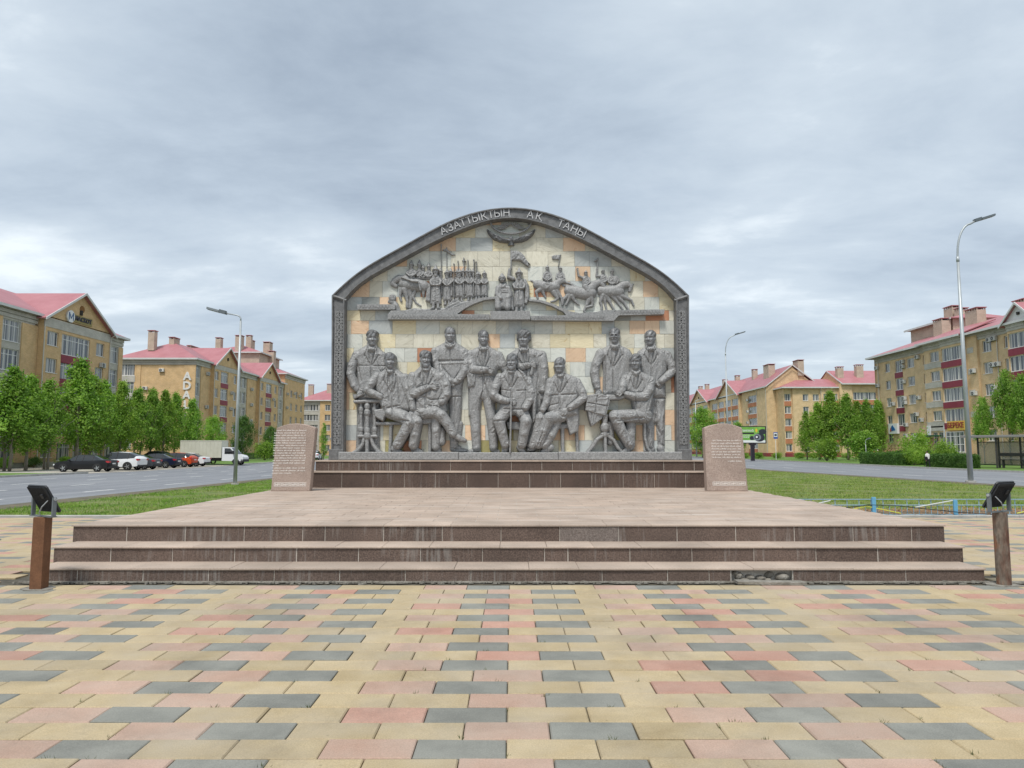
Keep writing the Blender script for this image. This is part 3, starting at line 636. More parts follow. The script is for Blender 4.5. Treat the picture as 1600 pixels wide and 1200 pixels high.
for ri in range(len(rows_v)-1):
    z0, z1 = W(800, rows_v[ri])[1], W(800, rows_v[ri+1])[1]
    x = -4.95+rt.uniform(-0.3, 0)
    while x < 4.95:
        wd_ = rt.choice((0.36, 0.42, 0.42, 0.5, 0.56, 0.66)) if ri < 12 else rt.choice((0.42, 0.5, 0.62, 0.75))
        x2 = x+wd_
        rect = [(x+0.003, z0+0.003), (x2-0.003, z0+0.003), (x2-0.003, z1-0.003), (x+0.003, z1-0.003)]
        pl = clip_poly(rect, MC)
        if len(pl) >= 3:
            xm = abs((x+x2)/2)/4.7; p = rt.random(); warm = 0.19+(0.26 if ri < 3 else 0)+(0.30*max(0, xm-0.72)/0.28 if ri < 6 else 0)+(0.05 if ri > 12 else 0)
            if p < warm: kk = rt.choice('ooryoom' if ri < 6 else 'ooyrcoy')
            else: kk = rt.choice('ccwwwcygwgwgcycwd' if ri > 3 else 'ccwwcygwcw')
            cxx = sum(q[0] for q in pl)/len(pl); czz = sum(q[1] for q in pl)/len(pl)
            pr = rt.uniform(0, 0.010)
            area = (max(q[0] for q in pl)-min(q[0] for q in pl))*(max(q[1] for q in pl)-min(q[1] for q in pl))
            if n_tile >= 298 or area < 0.03:
                rest.mi = list(SL).index(kk); rest.prism([(q[0], q[1]) for q in pl], WY-pr-0.004, WY+0.012); x = x2; continue
            t = MB(); t.prism([(q[0]-cxx, q[1]-czz) for q in pl], -pr-0.004, 0.012)
            o = t.build('facing_stone', SL[kk]); o.location = (cxx, WY, czz); mp_(o); n_tile += 1
        x = x2
if rest.v: tag(mp_(rest.build('small_facing_stones', list(SL.values()))), kind='stuff')
# --- ledge under the big figures
lg = MB(); lz = W(800, 706)[1]
for a, b, dz in ((-4.66, -1.4, 0.0), (-1.4, 1.3, -0.012), (1.3, 4.66, 0.004)):
    lg.bevf(a+0.003, b-0.003, WY-0.36, WY, BZ, lz+dz, 0.02)
mp_(lg.build('figure_ledge', m_metal))

# ================================================================== RELIEFS (height fields cast in metal)
_rs = np.random.RandomState(5)
_noise = _rs.rand(256, 256)
def vnoise(x, y):
    xi = np.floor(x).astype(int); yi = np.floor(y).astype(int); fx, fy = x-xi, y-yi; fx = fx*fx*(3-2*fx); fy = fy*fy*(3-2*fy)
    a = _noise[yi % 256, xi % 256]; b = _noise[yi % 256, (xi+1) % 256]; c = _noise[(yi+1) % 256, xi % 256]; d = _noise[(yi+1) % 256, (xi+1) % 256]
    return (a*(1-fx)+b*fx)*(1-fy)+(c*(1-fx)+d*fx)*fy
REG = {'A': (535,505,5.7143), 'B': (630,505,5.7143), 'C': (720,505,5.7143), 'D': (800,505,5.7143), 'E': (910,505,5.7143),
       'U1': (600,380,8.889), 'U2': (830,385,9.412), 'U3': (740,335,6.857)}
class Relief:
    def __init__(s, reg, x0, y0, x1, y1, step=2.6, seed=0):
        s.ou, s.ov, s.sc = REG[reg]; s.step = step; s.seed = seed
        s.x, s.y = np.meshgrid(np.arange(x0, x1+step, step, dtype=float), np.arange(y0, y1+step, step, dtype=float))
        s.H = np.full(s.x.shape, -1e3); s.det = np.zeros(s.x.shape); s.mid = np.zeros(s.x.shape, int)
        q = seed*7.3
        s.wx = (vnoise(s.x/38+q, s.y/38)-0.5)*26; s.wy = (vnoise(s.x/38+q+50, s.y/38+9)-0.5)*26
    def _max(s, h, m):
        s.H = np.where(m & (h > s.H), h, s.H)
    def _sub(s, pts, pad):
        xs = [p[0] for p in pts]; ys = [p[1] for p in pts]
        return (s.x >= min(xs)-pad) & (s.x <= max(xs)+pad) & (s.y >= min(ys)-pad) & (s.y <= max(ys)+pad)
    def cap(s, *pts, k=0.75, fold=0.0, wl=26, slant=0.5):
        """tapered limb through (x, y, radius, depth) joints; fold = drapery wrinkles across the limb"""
        s0 = 0
        if fold:      # a limb stands clear of what lies behind it: raise it and sink a moat along its edge
            pts = [(p[0], p[1], p[2], p[3]+(8 if i_ else -3)) for i_, p in enumerate(pts)]; best = np.full(s.x.shape, 9.0)
            for (x0,y0,r0,z0), (x1,y1,r1,z1) in zip(pts[:-1], pts[1:]):
                dx, dy = x1-x0, y1-y0; l2 = dx*dx+dy*dy or 1e-6; t = np.clip(((s.x-x0)*dx+(s.y-y0)*dy)/l2, 0, 1)
                best = np.minimum(best, np.hypot(s.x-x0-t*dx, s.y-y0-t*dy)/((r0+(r1-r0)*t)*0.93))
            s.H = np.where((s.H > -500) & (best > 1), s.H-9*np.clip(1-(best-1)/0.30, 0, 1)*np.clip((np.hypot(s.x-pts[0][0], s.y-pts[0][1])/pts[0][2]-1.15)/0.8, 0, 1), s.H)
        for (x0,y0,r0,z0), (x1,y1,r1,z1) in zip(pts[:-1], pts[1:]):
            dx, dy = x1-x0, y1-y0; l2 = dx*dx+dy*dy or 1e-6; l = math.sqrt(l2)
            t = np.clip(((s.x-x0)*dx+(s.y-y0)*dy)/l2, 0, 1); px, py = x0+t*dx, y0+t*dy
            d = np.hypot(s.x-px, s.y-py); r = (r0+(r1-r0)*t)*(0.93 if fold else 1.0); m = d < r
            h = z0+(z1-z0)*t+k*np.sqrt(np.maximum(r*r-d*d, 0))
            if fold:
                al = (t*l+s0); ac = ((s.x-px)*dy-(s.y-py)*dx)/l
                al2 = al+slant*ac*1.3+s.wx*0.8; q1 = vnoise(al2/(wl*0.62)+s.seed*3.1, ac/(wl*1.9)+x0*0.11); q2 = vnoise(al2/(wl*1.7)+s.seed, ac/(wl*1.1)+y0*0.07)
                amp = fold*(0.18+0.70*np.abs(t*2-1)**1.5)
                h = h+amp*(1.25-2.6*np.abs(2*q1-1)**0.8*0.62-1.1*(q2 > 0.55)*(q2-0.55)*2.2)*np.sqrt(np.clip(1-(d/np.maximum(r, 1e-3))**2, 0, 1))
            s._max(h, m); s0 += l
        return s
    def poly(s, pts, z, h, edge, fold=0.0, ang=0.0, wl=30, warp=1.0):
        n = len(pts); ins = np.zeros(s.x.shape, bool); dm = np.full(s.x.shape, 1e9)
        for i in range(n):
            (x0,y0), (x1,y1) = pts[i], pts[(i+1) % n]
            if y0 != y1:
                c = ((y0 > s.y) != (y1 > s.y)) & (s.x < (x1-x0)*(s.y-y0)/(y1-y0)+x0); ins ^= c
            dx, dy = x1-x0, y1-y0; l2 = dx*dx+dy*dy or 1e-6; t = np.clip(((s.x-x0)*dx+(s.y-y0)*dy)/l2, 0, 1)
            dm = np.minimum(dm, np.hypot(s.x-x0-t*dx, s.y-y0-t*dy))
        q = np.clip(dm/edge, 0, 1); hh = z+h*np.sqrt(1-(1-q)**2)
        if fold:
            ca, sa = math.cos(ang), math.sin(ang); pa = (s.x*ca+s.y*sa)+s.wx*0.7*warp; pb = -s.x*sa+s.y*ca
            q1 = vnoise(pa/(wl*0.55)+s.seed*2.3, pb/(wl*3.2)+s.seed); hh = hh+fold*(1.1-2.0*np.abs(2*q1-1)**0.8)*np.clip(dm/(edge*0.6), 0, 1)
        s._max(hh, ins); return s
    def dist(s, pts):
        dm = np.full(s.x.shape, 1e9)
        for (x0,y0), (x1,y1) in zip(pts[:-1], pts[1:]):
            dx, dy = x1-x0, y1-y0; l2 = dx*dx+dy*dy or 1e-6; t = np.clip(((s.x-x0)*dx+(s.y-y0)*dy)/l2, 0, 1)
            dm = np.minimum(dm, np.hypot(s.x-x0-t*dx, s.y-y0-t*dy))
        return dm
    def line(s, pts, w, dep):
        """cut (dep>0) or raise (dep<0) a line in whatever is there"""
        s.det -= (dep*1.7 if dep > 0 else dep)*np.exp(-(s.dist(pts)/(w*1.25))**2); return s
    def step_line(s, pts, w, dep, side=1):
        """a garment edge: one side stands proud of the other, fading out"""
        (x0,y0), (x1,y1) = pts[0], pts[-1]; nx, ny = -(y1-y0), x1-x0; l = math.hypot(nx, ny); sg = ((s.x-x0)*nx+(s.y-y0)*ny)/l*side
        d = s.dist(pts); s.det += np.where((sg > 0) & (d < w*4), dep*np.exp(-(d/(w*2.2))**2), 0)-dep*0.5*np.exp(-(d/(w*0.6))**2); return s
    def ell(s, cx, cy, hs, yaw, c, r, z0, flat, mask=None):
        X = (s.x-cx)/hs; Y = (s.y-cy)/hs; cs, sn = math.cos(yaw), math.sin(yaw)
        ax = X*cs-c[0]; az = X*sn-c[2]; w = 1-((Y-c[1])/r[1])**2
        A = (sn/r[0])**2+(cs/r[2])**2; B = 2*(-ax*sn/r[0]**2+az*cs/r[2]**2); Cc = (ax/r[0])**2+(az/r[2])**2-w
        disc = B*B-4*A*Cc; ok = disc > 0; Z = (-B+np.sqrt(np.maximum(disc, 0)))/(2*A)
        return z0+Z*hs*flat, ok
    def head(s, cx, cy, hw, hh, yaw, z, hair='short', mous=False, beard=False, glasses=False, flat=0.62, hat=False):
        """face turned by yaw (positive = to the viewer's left); hs = half head height"""
        hs = hh/2; zx = hw/(hh*0.76)
        E = [((0,-.22,-.08),(.66*zx,.76,.78)), ((0,.20,.05),(.60*zx,.74,.62)), ((0,.66,.22),(.42*zx,.30,.36)), ((0,-.13,.50),(.44*zx,.085,.17)),
             ((0,.10,.62),(.10,.27,.19)), ((0,.27,.68),(.15,.10,.17)), ((.29*zx,.22,.42),(.2,.18,.2)), ((-.29*zx,.22,.42),(.2,.18,.2)),
             ((0,.50,.58),(.20,.045,.08)), ((0,.60,.56),(.16,.05,.09)), ((.63*zx,.10,-.05),(.10,.22,.15)), ((-.63*zx,.10,-.05),(.10,.22,.15)),
             ((.23*zx,.02,.44),(.105,.062,.12)), ((-.23*zx,.02,.44),(.105,.062,.12))]
        if mous: E += [((.1,.42,.60),(.16,.075,.11)), ((-.1,.42,.60),(.16,.075,.11))]
        if beard: E += [((0,.80,.34),(.36*zx,.30,.34)), ((.34*zx,.55,.2),(.2,.32,.3)), ((-.34*zx,.55,.2),(.2,.32,.3))]
        tmpH = np.full(s.x.shape, -1e3)
        for c, r in E:
            h, ok = s.ell(cx, cy, hs, yaw, c, r, z, flat); tmpH = np.where(ok & (h > tmpH), h, tmpH)
        # eye sockets, nostril line, mouth line, in the turned face
        cs, sn = math.cos(yaw), math.sin(yaw)
        def pj(x, y, zz): return (cx+hs*(x*cs+zz*sn*-1), cy+hs*y)
        pj = lambda x, y, zz: (cx+hs*(x*cs+zz*sn), cy+hs*y)
        for sx in (-1, 1):
            ex, ey = pj(sx*.23*zx, 0.0, .50)
            tmpH -= hs*0.15*np.exp(-(((s.x-ex)/(hs*.17))**2+((s.y-ey)/(hs*.105))**2))
            tmpH += hs*0.08*np.exp(-(((s.x-ex)/(hs*.085))**2+((s.y-ey-hs*.02)/(hs*.05))**2))
        mx_, my_ = pj(0, .55, .6); tmpH -= hs*0.075*np.exp(-(((s.x-mx_)/(hs*.20))**2+((s.y-my_)/(hs*.035))**2))
        nx_, ny_ = pj(0, .37, .62); tmpH -= hs*0.05*np.exp(-(((s.x-nx_)/(hs*.20))**2+((s.y-ny_)/(hs*.045))**2))
        if glasses:
            for sx in (-1, 1):
                ex, ey = pj(sx*.24*zx, 0.02, .52); dd = np.abs(np.hypot(s.x-ex, (s.y-ey)*1.05)-hs*.19); tmpH += hs*.10*np.exp(-(dd/(hs*.045))**2)
        nk = (np.abs(s.x-cx) < hs*0.72) & (s.y > cy+hs*0.45) & (s.y < cy+hs*1.30) & (s.H > -500); lim_ = z+hs*flat*(0.16+0.30*np.clip((s.y-cy-hs)/(hs*0.3), 0, 1)); s.H = np.where(nk & (s.H > lim_), lim_, s.H)
        up_ = (tmpH > -500) & (tmpH > s.H); s.mid = np.where(up_, 1, s.mid); s._max(tmpH, tmpH > -500)
        # hair mass with strands
        HR = {'short': [((0,-.42,-.16),(.72*zx,.60,.80))], 'crop': [((0,-.36,-.18),(.695*zx,.64,.78))], 'bald': [],
              'full': [((0,-.46,-.12),(.80*zx,.62,.86)), ((.38*zx,-.55,.25),(.42,.36,.42)), ((-.30*zx,-.58,.25),(.42,.34,.42)), ((.62*zx,-.1,-.1),(.22,.45,.4)), ((-.62*zx,-.1,-.1),(.22,.45,.4))],
              'quiff': [((0,-.45,-.14),(.74*zx,.60,.82)), ((.18*zx,-.66,.30),(.46,.28,.38))]}[hair]
        for c, r in HR:
            h, ok = s.ell(cx, cy, hs, yaw, c, r, z, flat)
            st_ = np.sin((s.x*0.9+s.y*0.5+s.wx*0.8)/(hs*0.075))*hs*0.045
            lim = s.y < cy+hs*0.22
            hm = ok & lim & (h+st_ > s.H); s.mid = np.where(hm, 2, s.mid); s._max(h+st_, ok & lim)
        return s
    def build(s, name, parent=None, blur=1, rough=1.3, mat_=None, base=-6.0, label=None):
        m = s.H > -500; H = np.where(m, s.H, 0.0)
        H = H+np.where(m, np.clip(s.det, -11, 9), 0)
        for _ in range(blur):      # soften joints inside the figure only
            acc = np.zeros_like(H); wt = np.zeros_like(H)
            for dy in (-1, 0, 1):
                for dx in (-1, 0, 1):
                    kk = (2-abs(dx))*(2-abs(dy)); mm = np.roll(np.roll(m, dy, 0), dx, 1); hh = np.roll(np.roll(H, dy, 0), dx, 1)
                    close = mm & (np.abs(hh-H) < 8)
                    acc += np.where(close, hh*kk, 0); wt += np.where(close, kk, 0)
            H = np.where(m & (wt > 0), acc/np.maximum(wt, 1e-6), H)
        H = H+np.where(m, (vnoise(s.x/6+s.seed, s.y/6)-0.5)*1.1*rough+(vnoise(s.x/40+s.seed, s.y/40)-0.5)*1.2*rough, 0)
        # a ring of skirt vertices sunk into the wall
        mb_ = m.copy()
        for ax in (0, 1):
            for d in (-1, 1): mb_ |= np.roll(m, d, ax)
        for d1 in (-1, 1):
            for d2 in (-1, 1): mb_ |= np.roll(np.roll(m, d1, 0), d2, 1)
        H = np.where(m, H, base)
        idx = np.full(m.shape, -1); idx[mb_] = np.arange(mb_.sum())
        u = s.ou+s.x[mb_]/s.sc; v = s.ov+s.y[mb_]/s.sc; Y = WY-0.1; yd = F*CT-(600-v)*ST; zd = F*ST+(600-v)*CT
        X = CX+(u-800)*Y/yd; Z = CH+Y*zd/yd; dep = H[mb_]/s.sc*(WY/1092.0)*1.2
        V = np.stack([X, WY-dep, Z], 1)
        a, b, c, d = idx[:-1,:-1], idx[:-1,1:], idx[1:,1:], idx[1:,:-1]
        okq = (a >= 0) & (b >= 0) & (c >= 0) & (d >= 0) & (m[:-1,:-1] | m[:-1,1:] | m[1:,1:] | m[1:,:-1])
        Q = np.stack([d[okq], c[okq], b[okq], a[okq]], 1); n = len(Q)
        me = D.meshes.new(name); me.vertices.add(len(V)); me.vertices.foreach_set('co', V.ravel()); me.loops.add(4*n); me.loops.foreach_set('vertex_index', Q.ravel())
        me.polygons.add(n); me.polygons.foreach_set('loop_start', np.arange(0, 4*n, 4)); me.polygons.foreach_set('use_smooth', np.ones(n, bool)); me.update(calc_edges=True)
        for mm_ in ((mat_ or m_metal), m_metal_face, m_metal_hair): me.materials.append(mm_)
        mq = s.mid[:-1,:-1][okq]; me.polygons.foreach_set('material_index', mq.astype(np.int32))
        o = put(name, me); mp_(o)
        if label: o['label'] = label
        return o
    # ---- composite pieces
    def hand(s, x, y, ang, size, z, curl=0.0, n=4):
        """palm with four fingers and a thumb leaving its side, pointing along ang (0 = right, 90 = down)"""
        ca, sa = math.cos(R(ang)), math.sin(R(ang)); P = lambda a, b: (x+a*ca-b*sa, y+a*sa+b*ca)
        p0, p1 = P(-size*0.25, 0), P(size*0.35, 0); s.cap((*p0, size*0.30, z), (*p1, size*0.36, z+2), k=0.55)
        for i, (b, L_) in enumerate(((-0.30, 0.62), (-0.10, 0.74), (0.10, 0.70), (0.29, 0.54))):
            q0 = P(size*0.35, size*b); q1 = P(size*(0.35+L_*0.55), size*b*1.08); q2 = P(size*(0.35+L_*(1-0.35*curl)), size*b*1.12)
            s.cap((*q0, size*0.095, z+size*0.16), (*q1, size*0.09, z+size*(0.19-0.05*curl)), (*q2, size*0.075, z+size*(0.10-0.22*curl)), k=0.8)
        t0, t1, t2 = P(-size*0.05, -size*0.28), P(size*0.22, -size*0.52), P(size*0.46, -size*0.50)
        s.cap((*t0, size*0.13, z+size*0.1), (*t1, size*0.115, z+size*0.14), (*t2, size*0.09, z+size*0.08), k=0.8); return s
    def shoe(s, x0, y0, x1, y1, r, z):
        s.cap((x0, y0, r*1.05, z), ((x0+x1)/2, (y0+y1)/2+r*0.15, r*0.98, z-2), (x1, y1, r*0.72, z-6), k=0.7); s.line([(x0-r, y0+r*0.72), ((x0+x1)/2, y1+r*0.62), (x1+r*0.4*(1 if x1 > x0 else -1), y1+r*0.42)], 3.0, 5); return s
    def suit(s, nx, ny, wx, wy, spread, z=0, tie=True):
        """lapels, shirt opening and tie from neck (nx,ny) to the button (wx,wy)"""
        l, r_ = (nx-spread*0.55, ny), (nx+spread*0.55, ny); ml, mr = (nx-spread, ny+(wy-ny)*0.42), (nx+spread, ny+(wy-ny)*0.42)
        s.line([l, (wx, wy)], 4.0, 6); s.line([r_, (wx, wy)], 4.0, 6)
        s.line([l, ml], 4.5, 5); s.line([ml, (wx-3, wy)], 4.5, 7); s.line([r_, mr], 4.5, 5); s.line([mr, (wx+3, wy)], 4.5, 7)
        s.line([(l[0]-8, l[1]+12), (ml[0]*0.5+wx*0.5, ml[1]*0.5+wy*0.5)], 7, -4); s.line([(r_[0]+8, r_[1]+12), (mr[0]*0.5+wx*0.5, mr[1]*0.5+wy*0.5)], 7, -4)
        s.line([(wx, wy), (wx+4, wy+(wy-ny)*0.9)], 4, 6)
        if tie: s.line([(nx, ny+6), (nx, ny+22)], 8, -7); s.line([(nx, ny+22), (wx, wy-10)], 6, -4)
        return s

# ------------------------------------------------------------------ the eleven men, their tables and stools
def fig(o, label): o['label'] = label; return o
# 1 standing man leaning on the table
r = Relief('A', 25, 50, 420, 1170, seed=1)
r.poly([(125,660),(335,660),(335,900),(330,1150),(112,1150),(122,900)], 0, 26, 40, fold=7, ang=0.05, wl=34)
r.poly([(215,190),(300,190),(385,275),(400,420),(360,700),(130,700),(128,440),(95,300),(110,250)], 6, 44, 60, fold=2, ang=1.2, wl=60)
r.cap((264,185,42,34),(266,225,46,38))
r.cap((128,285,46,22),(88,380,43,24),(76,455,42,28),(112,560,36,38),(135,592,28,44), fold=8, wl=34)
r.cap((350,290,44,20),(372,400,40,20),fold=5)
r.suit(266,222,262,385,62); r.line([(130,330),(170,520)],6,6); r.line([(258,385),(262,560)],4,6); r.line([(150,380),(390,385)],3,5)
for yy in (420,470): r.line([(285,yy),(288,yy+3)],5,-6)
r.hand(150,605,62,62,50,curl=0.3)
r.head(268,137,106,150,0.25,42,hair='quiff')
r.shoe(160,1120,120,1150,28,14); r.shoe(280,1120,320,1145,26,10)
fig(r.build('relief_man'), 'standing man in a double-breasted jacket leaning on the turned-leg table')
# table 1
t = Relief('A', 75, 640, 380, 1185, seed=2)
t.poly([(105,690),(360,680),(366,712),(112,718)], 62, 16, 10); t.poly([(98,618),(205,602),(212,640),(112,684)], 64, 14, 6)
t.poly([(212,612),(330,616),(352,690),(205,664)], 58, 16, 12)
for x in (172, 292):
    t.cap((x,715,14,46),(x,1000,13,46)); 
    for yy, rr in ((770,22),(800,18),(950,22),(985,18)): t.cap((x,yy-6,rr,46),(x,yy+6,rr,46))
t.cap((230,715,18,60),(228,1170,17,60))
for yy, rr in ((745,24),(800,28),(960,26),(1005,30)): t.cap((230,yy-7,rr,60),(230,yy+7,rr,60))
t.cap((150,1010,13,54),(310,1010,13,54)); 
t.cap((200,1030,16,50),(188,1080,16,52),(150,1130,17,54),(100,1160,15,52)); t.cap((260,1030,16,50),(282,1090,16,52),(320,1140,17,54),(355,1162,14,50))
fig(t.build('relief_table'), 'turned-leg table with a book lying on it')
# 2 seated man with crossed-over jacket
s_ = Relief('A', 285, 840, 640, 1170, seed=33)
s_.poly([(300,880),(640,880),(640,908),(300,912)], 40, 14, 8); s_.cap((436,905,15,34),(425,1158,14,34)); s_.cap((628,905,12,24),(628,1150,12,24))
fig(s_.build('relief_stool'), 'stool under the seated man with a moustache beside the table')
r = Relief('A', 200, 260, 790, 1175, seed=3)
r.poly([(395,410),(480,405),(575,470),(600,560),(640,720),(620,790),(420,800),(380,800),(330,700),(300,560),(315,465)], 56, 40, 55, fold=3, ang=0.5, wl=50)
r.poly([(285,775),(400,760),(410,800),(372,882),(300,840)], 62, 20, 14)
r.cap((434,385,38,76),(440,428,42,82))
r.cap((322,480,44,66),(270,545,41,74),(238,605,38,78),(300,640,36,82),(352,662,30,82), fold=8, wl=30)
r.hand(375,700,62,62,84,curl=0.35)
r.cap((566,490,42,60),(592,590,38,68),(622,690,35,76),(640,765,30,82), fold=8, wl=30)
r.hand(655,795,60,64,86,curl=0.1)
r.cap((440,800,62,62),(560,840,62,76),(612,890,58,86),(560,985,50,80),(500,1085,46,70), fold=9, wl=38, slant=0.8)
r.cap((640,820,52,62),(676,880,52,76),(655,1000,46,70),(640,1090,44,64), fold=8, wl=36)
r.suit(440,428,455,640,58); r.line([(430,470),(418,560),(430,700)],4,7); r.line([(490,470),(510,600),(520,720)],4,7)
for yy in (520,560,600,640,680): r.line([(466,yy),(468,yy+2)],4.5,-6)
r.line([(415,760),(520,740)],5,6); r.line([(500,870),(610,880)],6,7)
r.shoe(470,1120,520,1155,30,56); r.shoe(640,1125,700,1148,27,46)
r.head(437,345,100,152,0.30,92,hair='short',mous=True)
fig(r.build('relief_man'), 'seated man with a moustache resting his arm on the turned-leg table')
# 3 seated man with hand on chest
s_ = Relief('B', 140, 830, 280, 1170, seed=34)
s_.poly([(150,848),(260,846),(262,900),(152,906)], 46, 14, 8); s_.cap((240,900,15,40),(240,1160,15,40)); fig(s_.build('relief_stool'), 'stool under the seated man holding his hand to his chest')
r = Relief('B', 30, 245, 580, 1185, seed=4)
r.poly([(160,385),(255,390),(360,450),(420,560),(400,700),(370,760),(150,770),(105,680),(75,560),(70,470)], 54, 42, 55, fold=4, ang=0.6, wl=46)
r.cap((207,365,40,78),(214,408,44,82))
r.poly([(110,700),(380,690),(395,790),(330,850),(170,860),(120,790)], 60, 34, 34, fold=7, ang=2.0, wl=34)
r.cap((92,480,45,66),(78,570,42,70),(100,640,40,78),(180,602,36,88),(225,582,30,92), fold=8, wl=30)
r.hand(258,574,2,66,96,curl=0.1)
r.cap((350,480,44,62),(392,560,42,64),(395,640,40,72),(350,705,36,84), fold=8, wl=30)
r.hand(312,735,138,64,92,curl=0.3)
r.cap((180,800,56,66),(290,800,56,80),(350,830,54,86),(400,900,48,82),(448,985,42,78), fold=8, wl=38, slant=-0.7)
r.cap((300,830,50,60),(300,960,44,58),(296,1105,40,54), fold=7, wl=44)
r.cap((340,960,40,40),(345,1060,36,38),fold=5)
r.suit(215,412,205,600,60); r.line([(215,600),(215,740)],4,6); r.line([(110,690),(180,660),(260,690),(370,680)],5,6)
r.shoe(470,1005,548,1048,26,76); r.shoe(300,1115,328,1158,27,52)
r.head(205,328,104,152,0.32,90,hair='quiff',mous=True,beard=True)
fig(r.build('relief_man'), 'seated man with crossed legs holding a hand to his chest')
# 4 standing man with clasped hands
r = Relief('B', 240, 28, 610, 1180, seed=5)
r.poly([(385,160),(460,160),(565,225),(582,330),(560,420),(530,560),(520,780),(506,1010),(412,1010),(405,780),(400,560),(330,430),(258,380),(250,270),(275,215)], 4, 46, 60, fold=3, ang=0.1, wl=50)
r.cap((420,145,44,30),(420,190,50,36))
r.cap((288,255,46,18),(278,340,42,22),(330,430,40,34),(395,495,34,46),(425,520,28,52), fold=8, wl=34)
r.cap((545,265,46,18),(560,360,43,22),(552,430,40,32),(500,500,34,44),(470,525,28,52), fold=8, wl=34)
r.hand(452,528,150,54,58,curl=0.6); r.hand(432,512,62,54,56,curl=0.5)
r.line([(388,185),(420,205),(455,185)],5,7); r.line([(420,205),(425,380)],3.5,6); r.line([(320,340),(535,335)],6,8); r.line([(320,365),(535,355)],6,-4)
r.line([(420,660),(520,655)],4,6); r.line([(465,660),(455,1000)],5,7); r.line([(330,370),(335,440)],5,6)
r.cap((450,960,50,10),(455,1060,42,12),(450,1095,36,14),fold=5); r.cap((500,900,34,4),(490,1010,30,4))
r.shoe(440,1120,560,1140,26,10); r.shoe(450,1095,500,1110,24,14)
r.head(420,105,104,142,0.28,40,hair='crop',mous=True)
fig(r.build('relief_man'), 'broad standing man in a high-collared jacket with clasped hands')
# 5 standing man with coat over his arm
r = Relief('C', 40, 55, 420, 1170, seed=6)
r.poly([(165,200),(250,200),(355,260),(400,400),(330,420),(320,480),(330,700),(255,760),(190,690),(165,830),(68,832),(62,580),(52,420),(66,250)], 2, 44, 50, fold=3, ang=0.15, wl=50)
r.cap((203,175,40,30),(205,218,46,36))
r.poly([(52,400),(150,392),(142,480),(136,572),(62,582),(50,470)], 26, 30, 22, fold=9, ang=0.0, wl=30)
r.poly([(68,580),(166,570),(166,832),(66,834)], 14, 26, 24, fold=8, ang=0.0, wl=40)
r.cap((88,275,44,16),(92,360,42,22),(110,415,40,36),(190,420,34,48),(225,418,28,54), fold=7, wl=30)
r.hand(245,428,10,58,58,curl=0.2)
r.cap((335,290,46,16),(375,375,42,18),(400,420,36,14),fold=8)
r.cap((125,800,52,14),(132,960,48,12),(140,1110,42,12),fold=7,wl=50); r.cap((250,690,55,14),(272,850,50,14),(285,960,46,12),(292,1105,40,12),fold=7,wl=50)
r.suit(207,222,205,420,52); r.line([(165,480),(255,470),(330,480)],4,5); r.line([(175,690),(215,540),(260,690)],4,7); r.line([(200,480),(205,690)],4,5)
r.shoe(150,1122,70,1150,27,12); r.shoe(285,1118,330,1148,28,12)
r.head(203,135,100,146,0.22,38,hair='short',mous=True)
fig(r.build('relief_man'), 'standing man with a long coat draped over his forearm')
# 7 standing man with scroll (behind the man with the cane)
r = Relief('C', 410, 48, 785, 1170, seed=7)
r.poly([(520,210),(600,210),(710,240),(760,360),(775,480),(740,620),(720,800),(690,960),(640,1110),(580,1110),(600,820),(600,600),(440,480),(424,330),(440,262)], 0, 40, 55, fold=4, ang=0.1, wl=46)
r.cap((560,185,42,28),(562,225,46,34))
r.cap((722,285,48,12),(742,400,44,14),(740,500,42,18),(728,600,36,22), fold=9, wl=34)
r.hand(722,640,95,52,26,curl=0.5)
r.cap((470,380,40,30),(540,392,36,38),(600,378,28,46),fold=5); r.hand(628,374,6,56,50,curl=0.5); r.cap((650,352,16,46),(628,455,17,44))
r.suit(560,225,585,420,54); r.line([(660,300),(690,480),(660,700)],5,6); r.line([(690,640),(680,940)],6,7)
r.cap((640,960,50,8),(610,1080,44,8),fold=6); r.shoe(620,1110,650,1140,26,8)
r.head(562,138,118,156,-0.22,34,hair='full')
fig(r.build('relief_man'), 'thick-haired standing man holding a scroll behind the man with the cane')
# 6 seated man with cane
s_ = Relief('C', 395, 850, 590, 1100, seed=35)
s_.poly([(402,880),(580,880),(575,930),(520,956),(420,950)], 40, 14, 12); s_.cap((560,930,12,30),(565,1090,12,30)); fig(s_.build('relief_stool'), 'seat under the seated man with the cane')
r = Relief('C', 255, 272, 700, 1175, seed=8)
r.poly([(410,410),(490,410),(575,470),(610,580),(630,740),(580,820),(390,830),(330,820),(360,700),(355,560),(335,480)], 58, 42, 55, fold=3, ang=0.4, wl=50)
r.cap((452,388,40,80),(450,428,44,84))
r.poly([(505,408),(560,440),(670,600),(676,640),(668,860),(640,900),(632,660),(560,520)], 74, 26, 26, fold=6, ang=0.9, wl=30)
r.cap((350,490,44,64),(310,580,42,70),(296,650,40,76),(360,688,36,86),(415,700,30,92), fold=8, wl=30)
r.hand(452,702,38,58,98,curl=0.5)
r.cap((600,520,42,64),(622,610,40,68),(618,690,38,76),(572,760,34,88), fold=8, wl=30); r.hand(540,790,140,60,94,curl=0.4)
r.cap((400,800,60,62),(340,870,58,84),(370,980,48,78),(398,1080,42,70), fold=8, wl=38)
r.cap((560,820,60,62),(582,880,56,84),(562,985,48,78),(545,1080,44,70), fold=8, wl=38)
r.suit(450,430,450,590,58); r.line([(450,590),(455,740)],4,6); r.line([(390,770),(560,775)],5,7); r.line([(300,880),(400,870)],6,6); r.line([(370,600),(440,610)],4,5); r.line([(500,610),(580,605)],4,5)
r.shoe(405,1108,385,1150,27,60); r.shoe(525,1108,560,1150,28,62)
r.head(455,352,104,148,-0.22,92,hair='short',mous=True,beard=True)
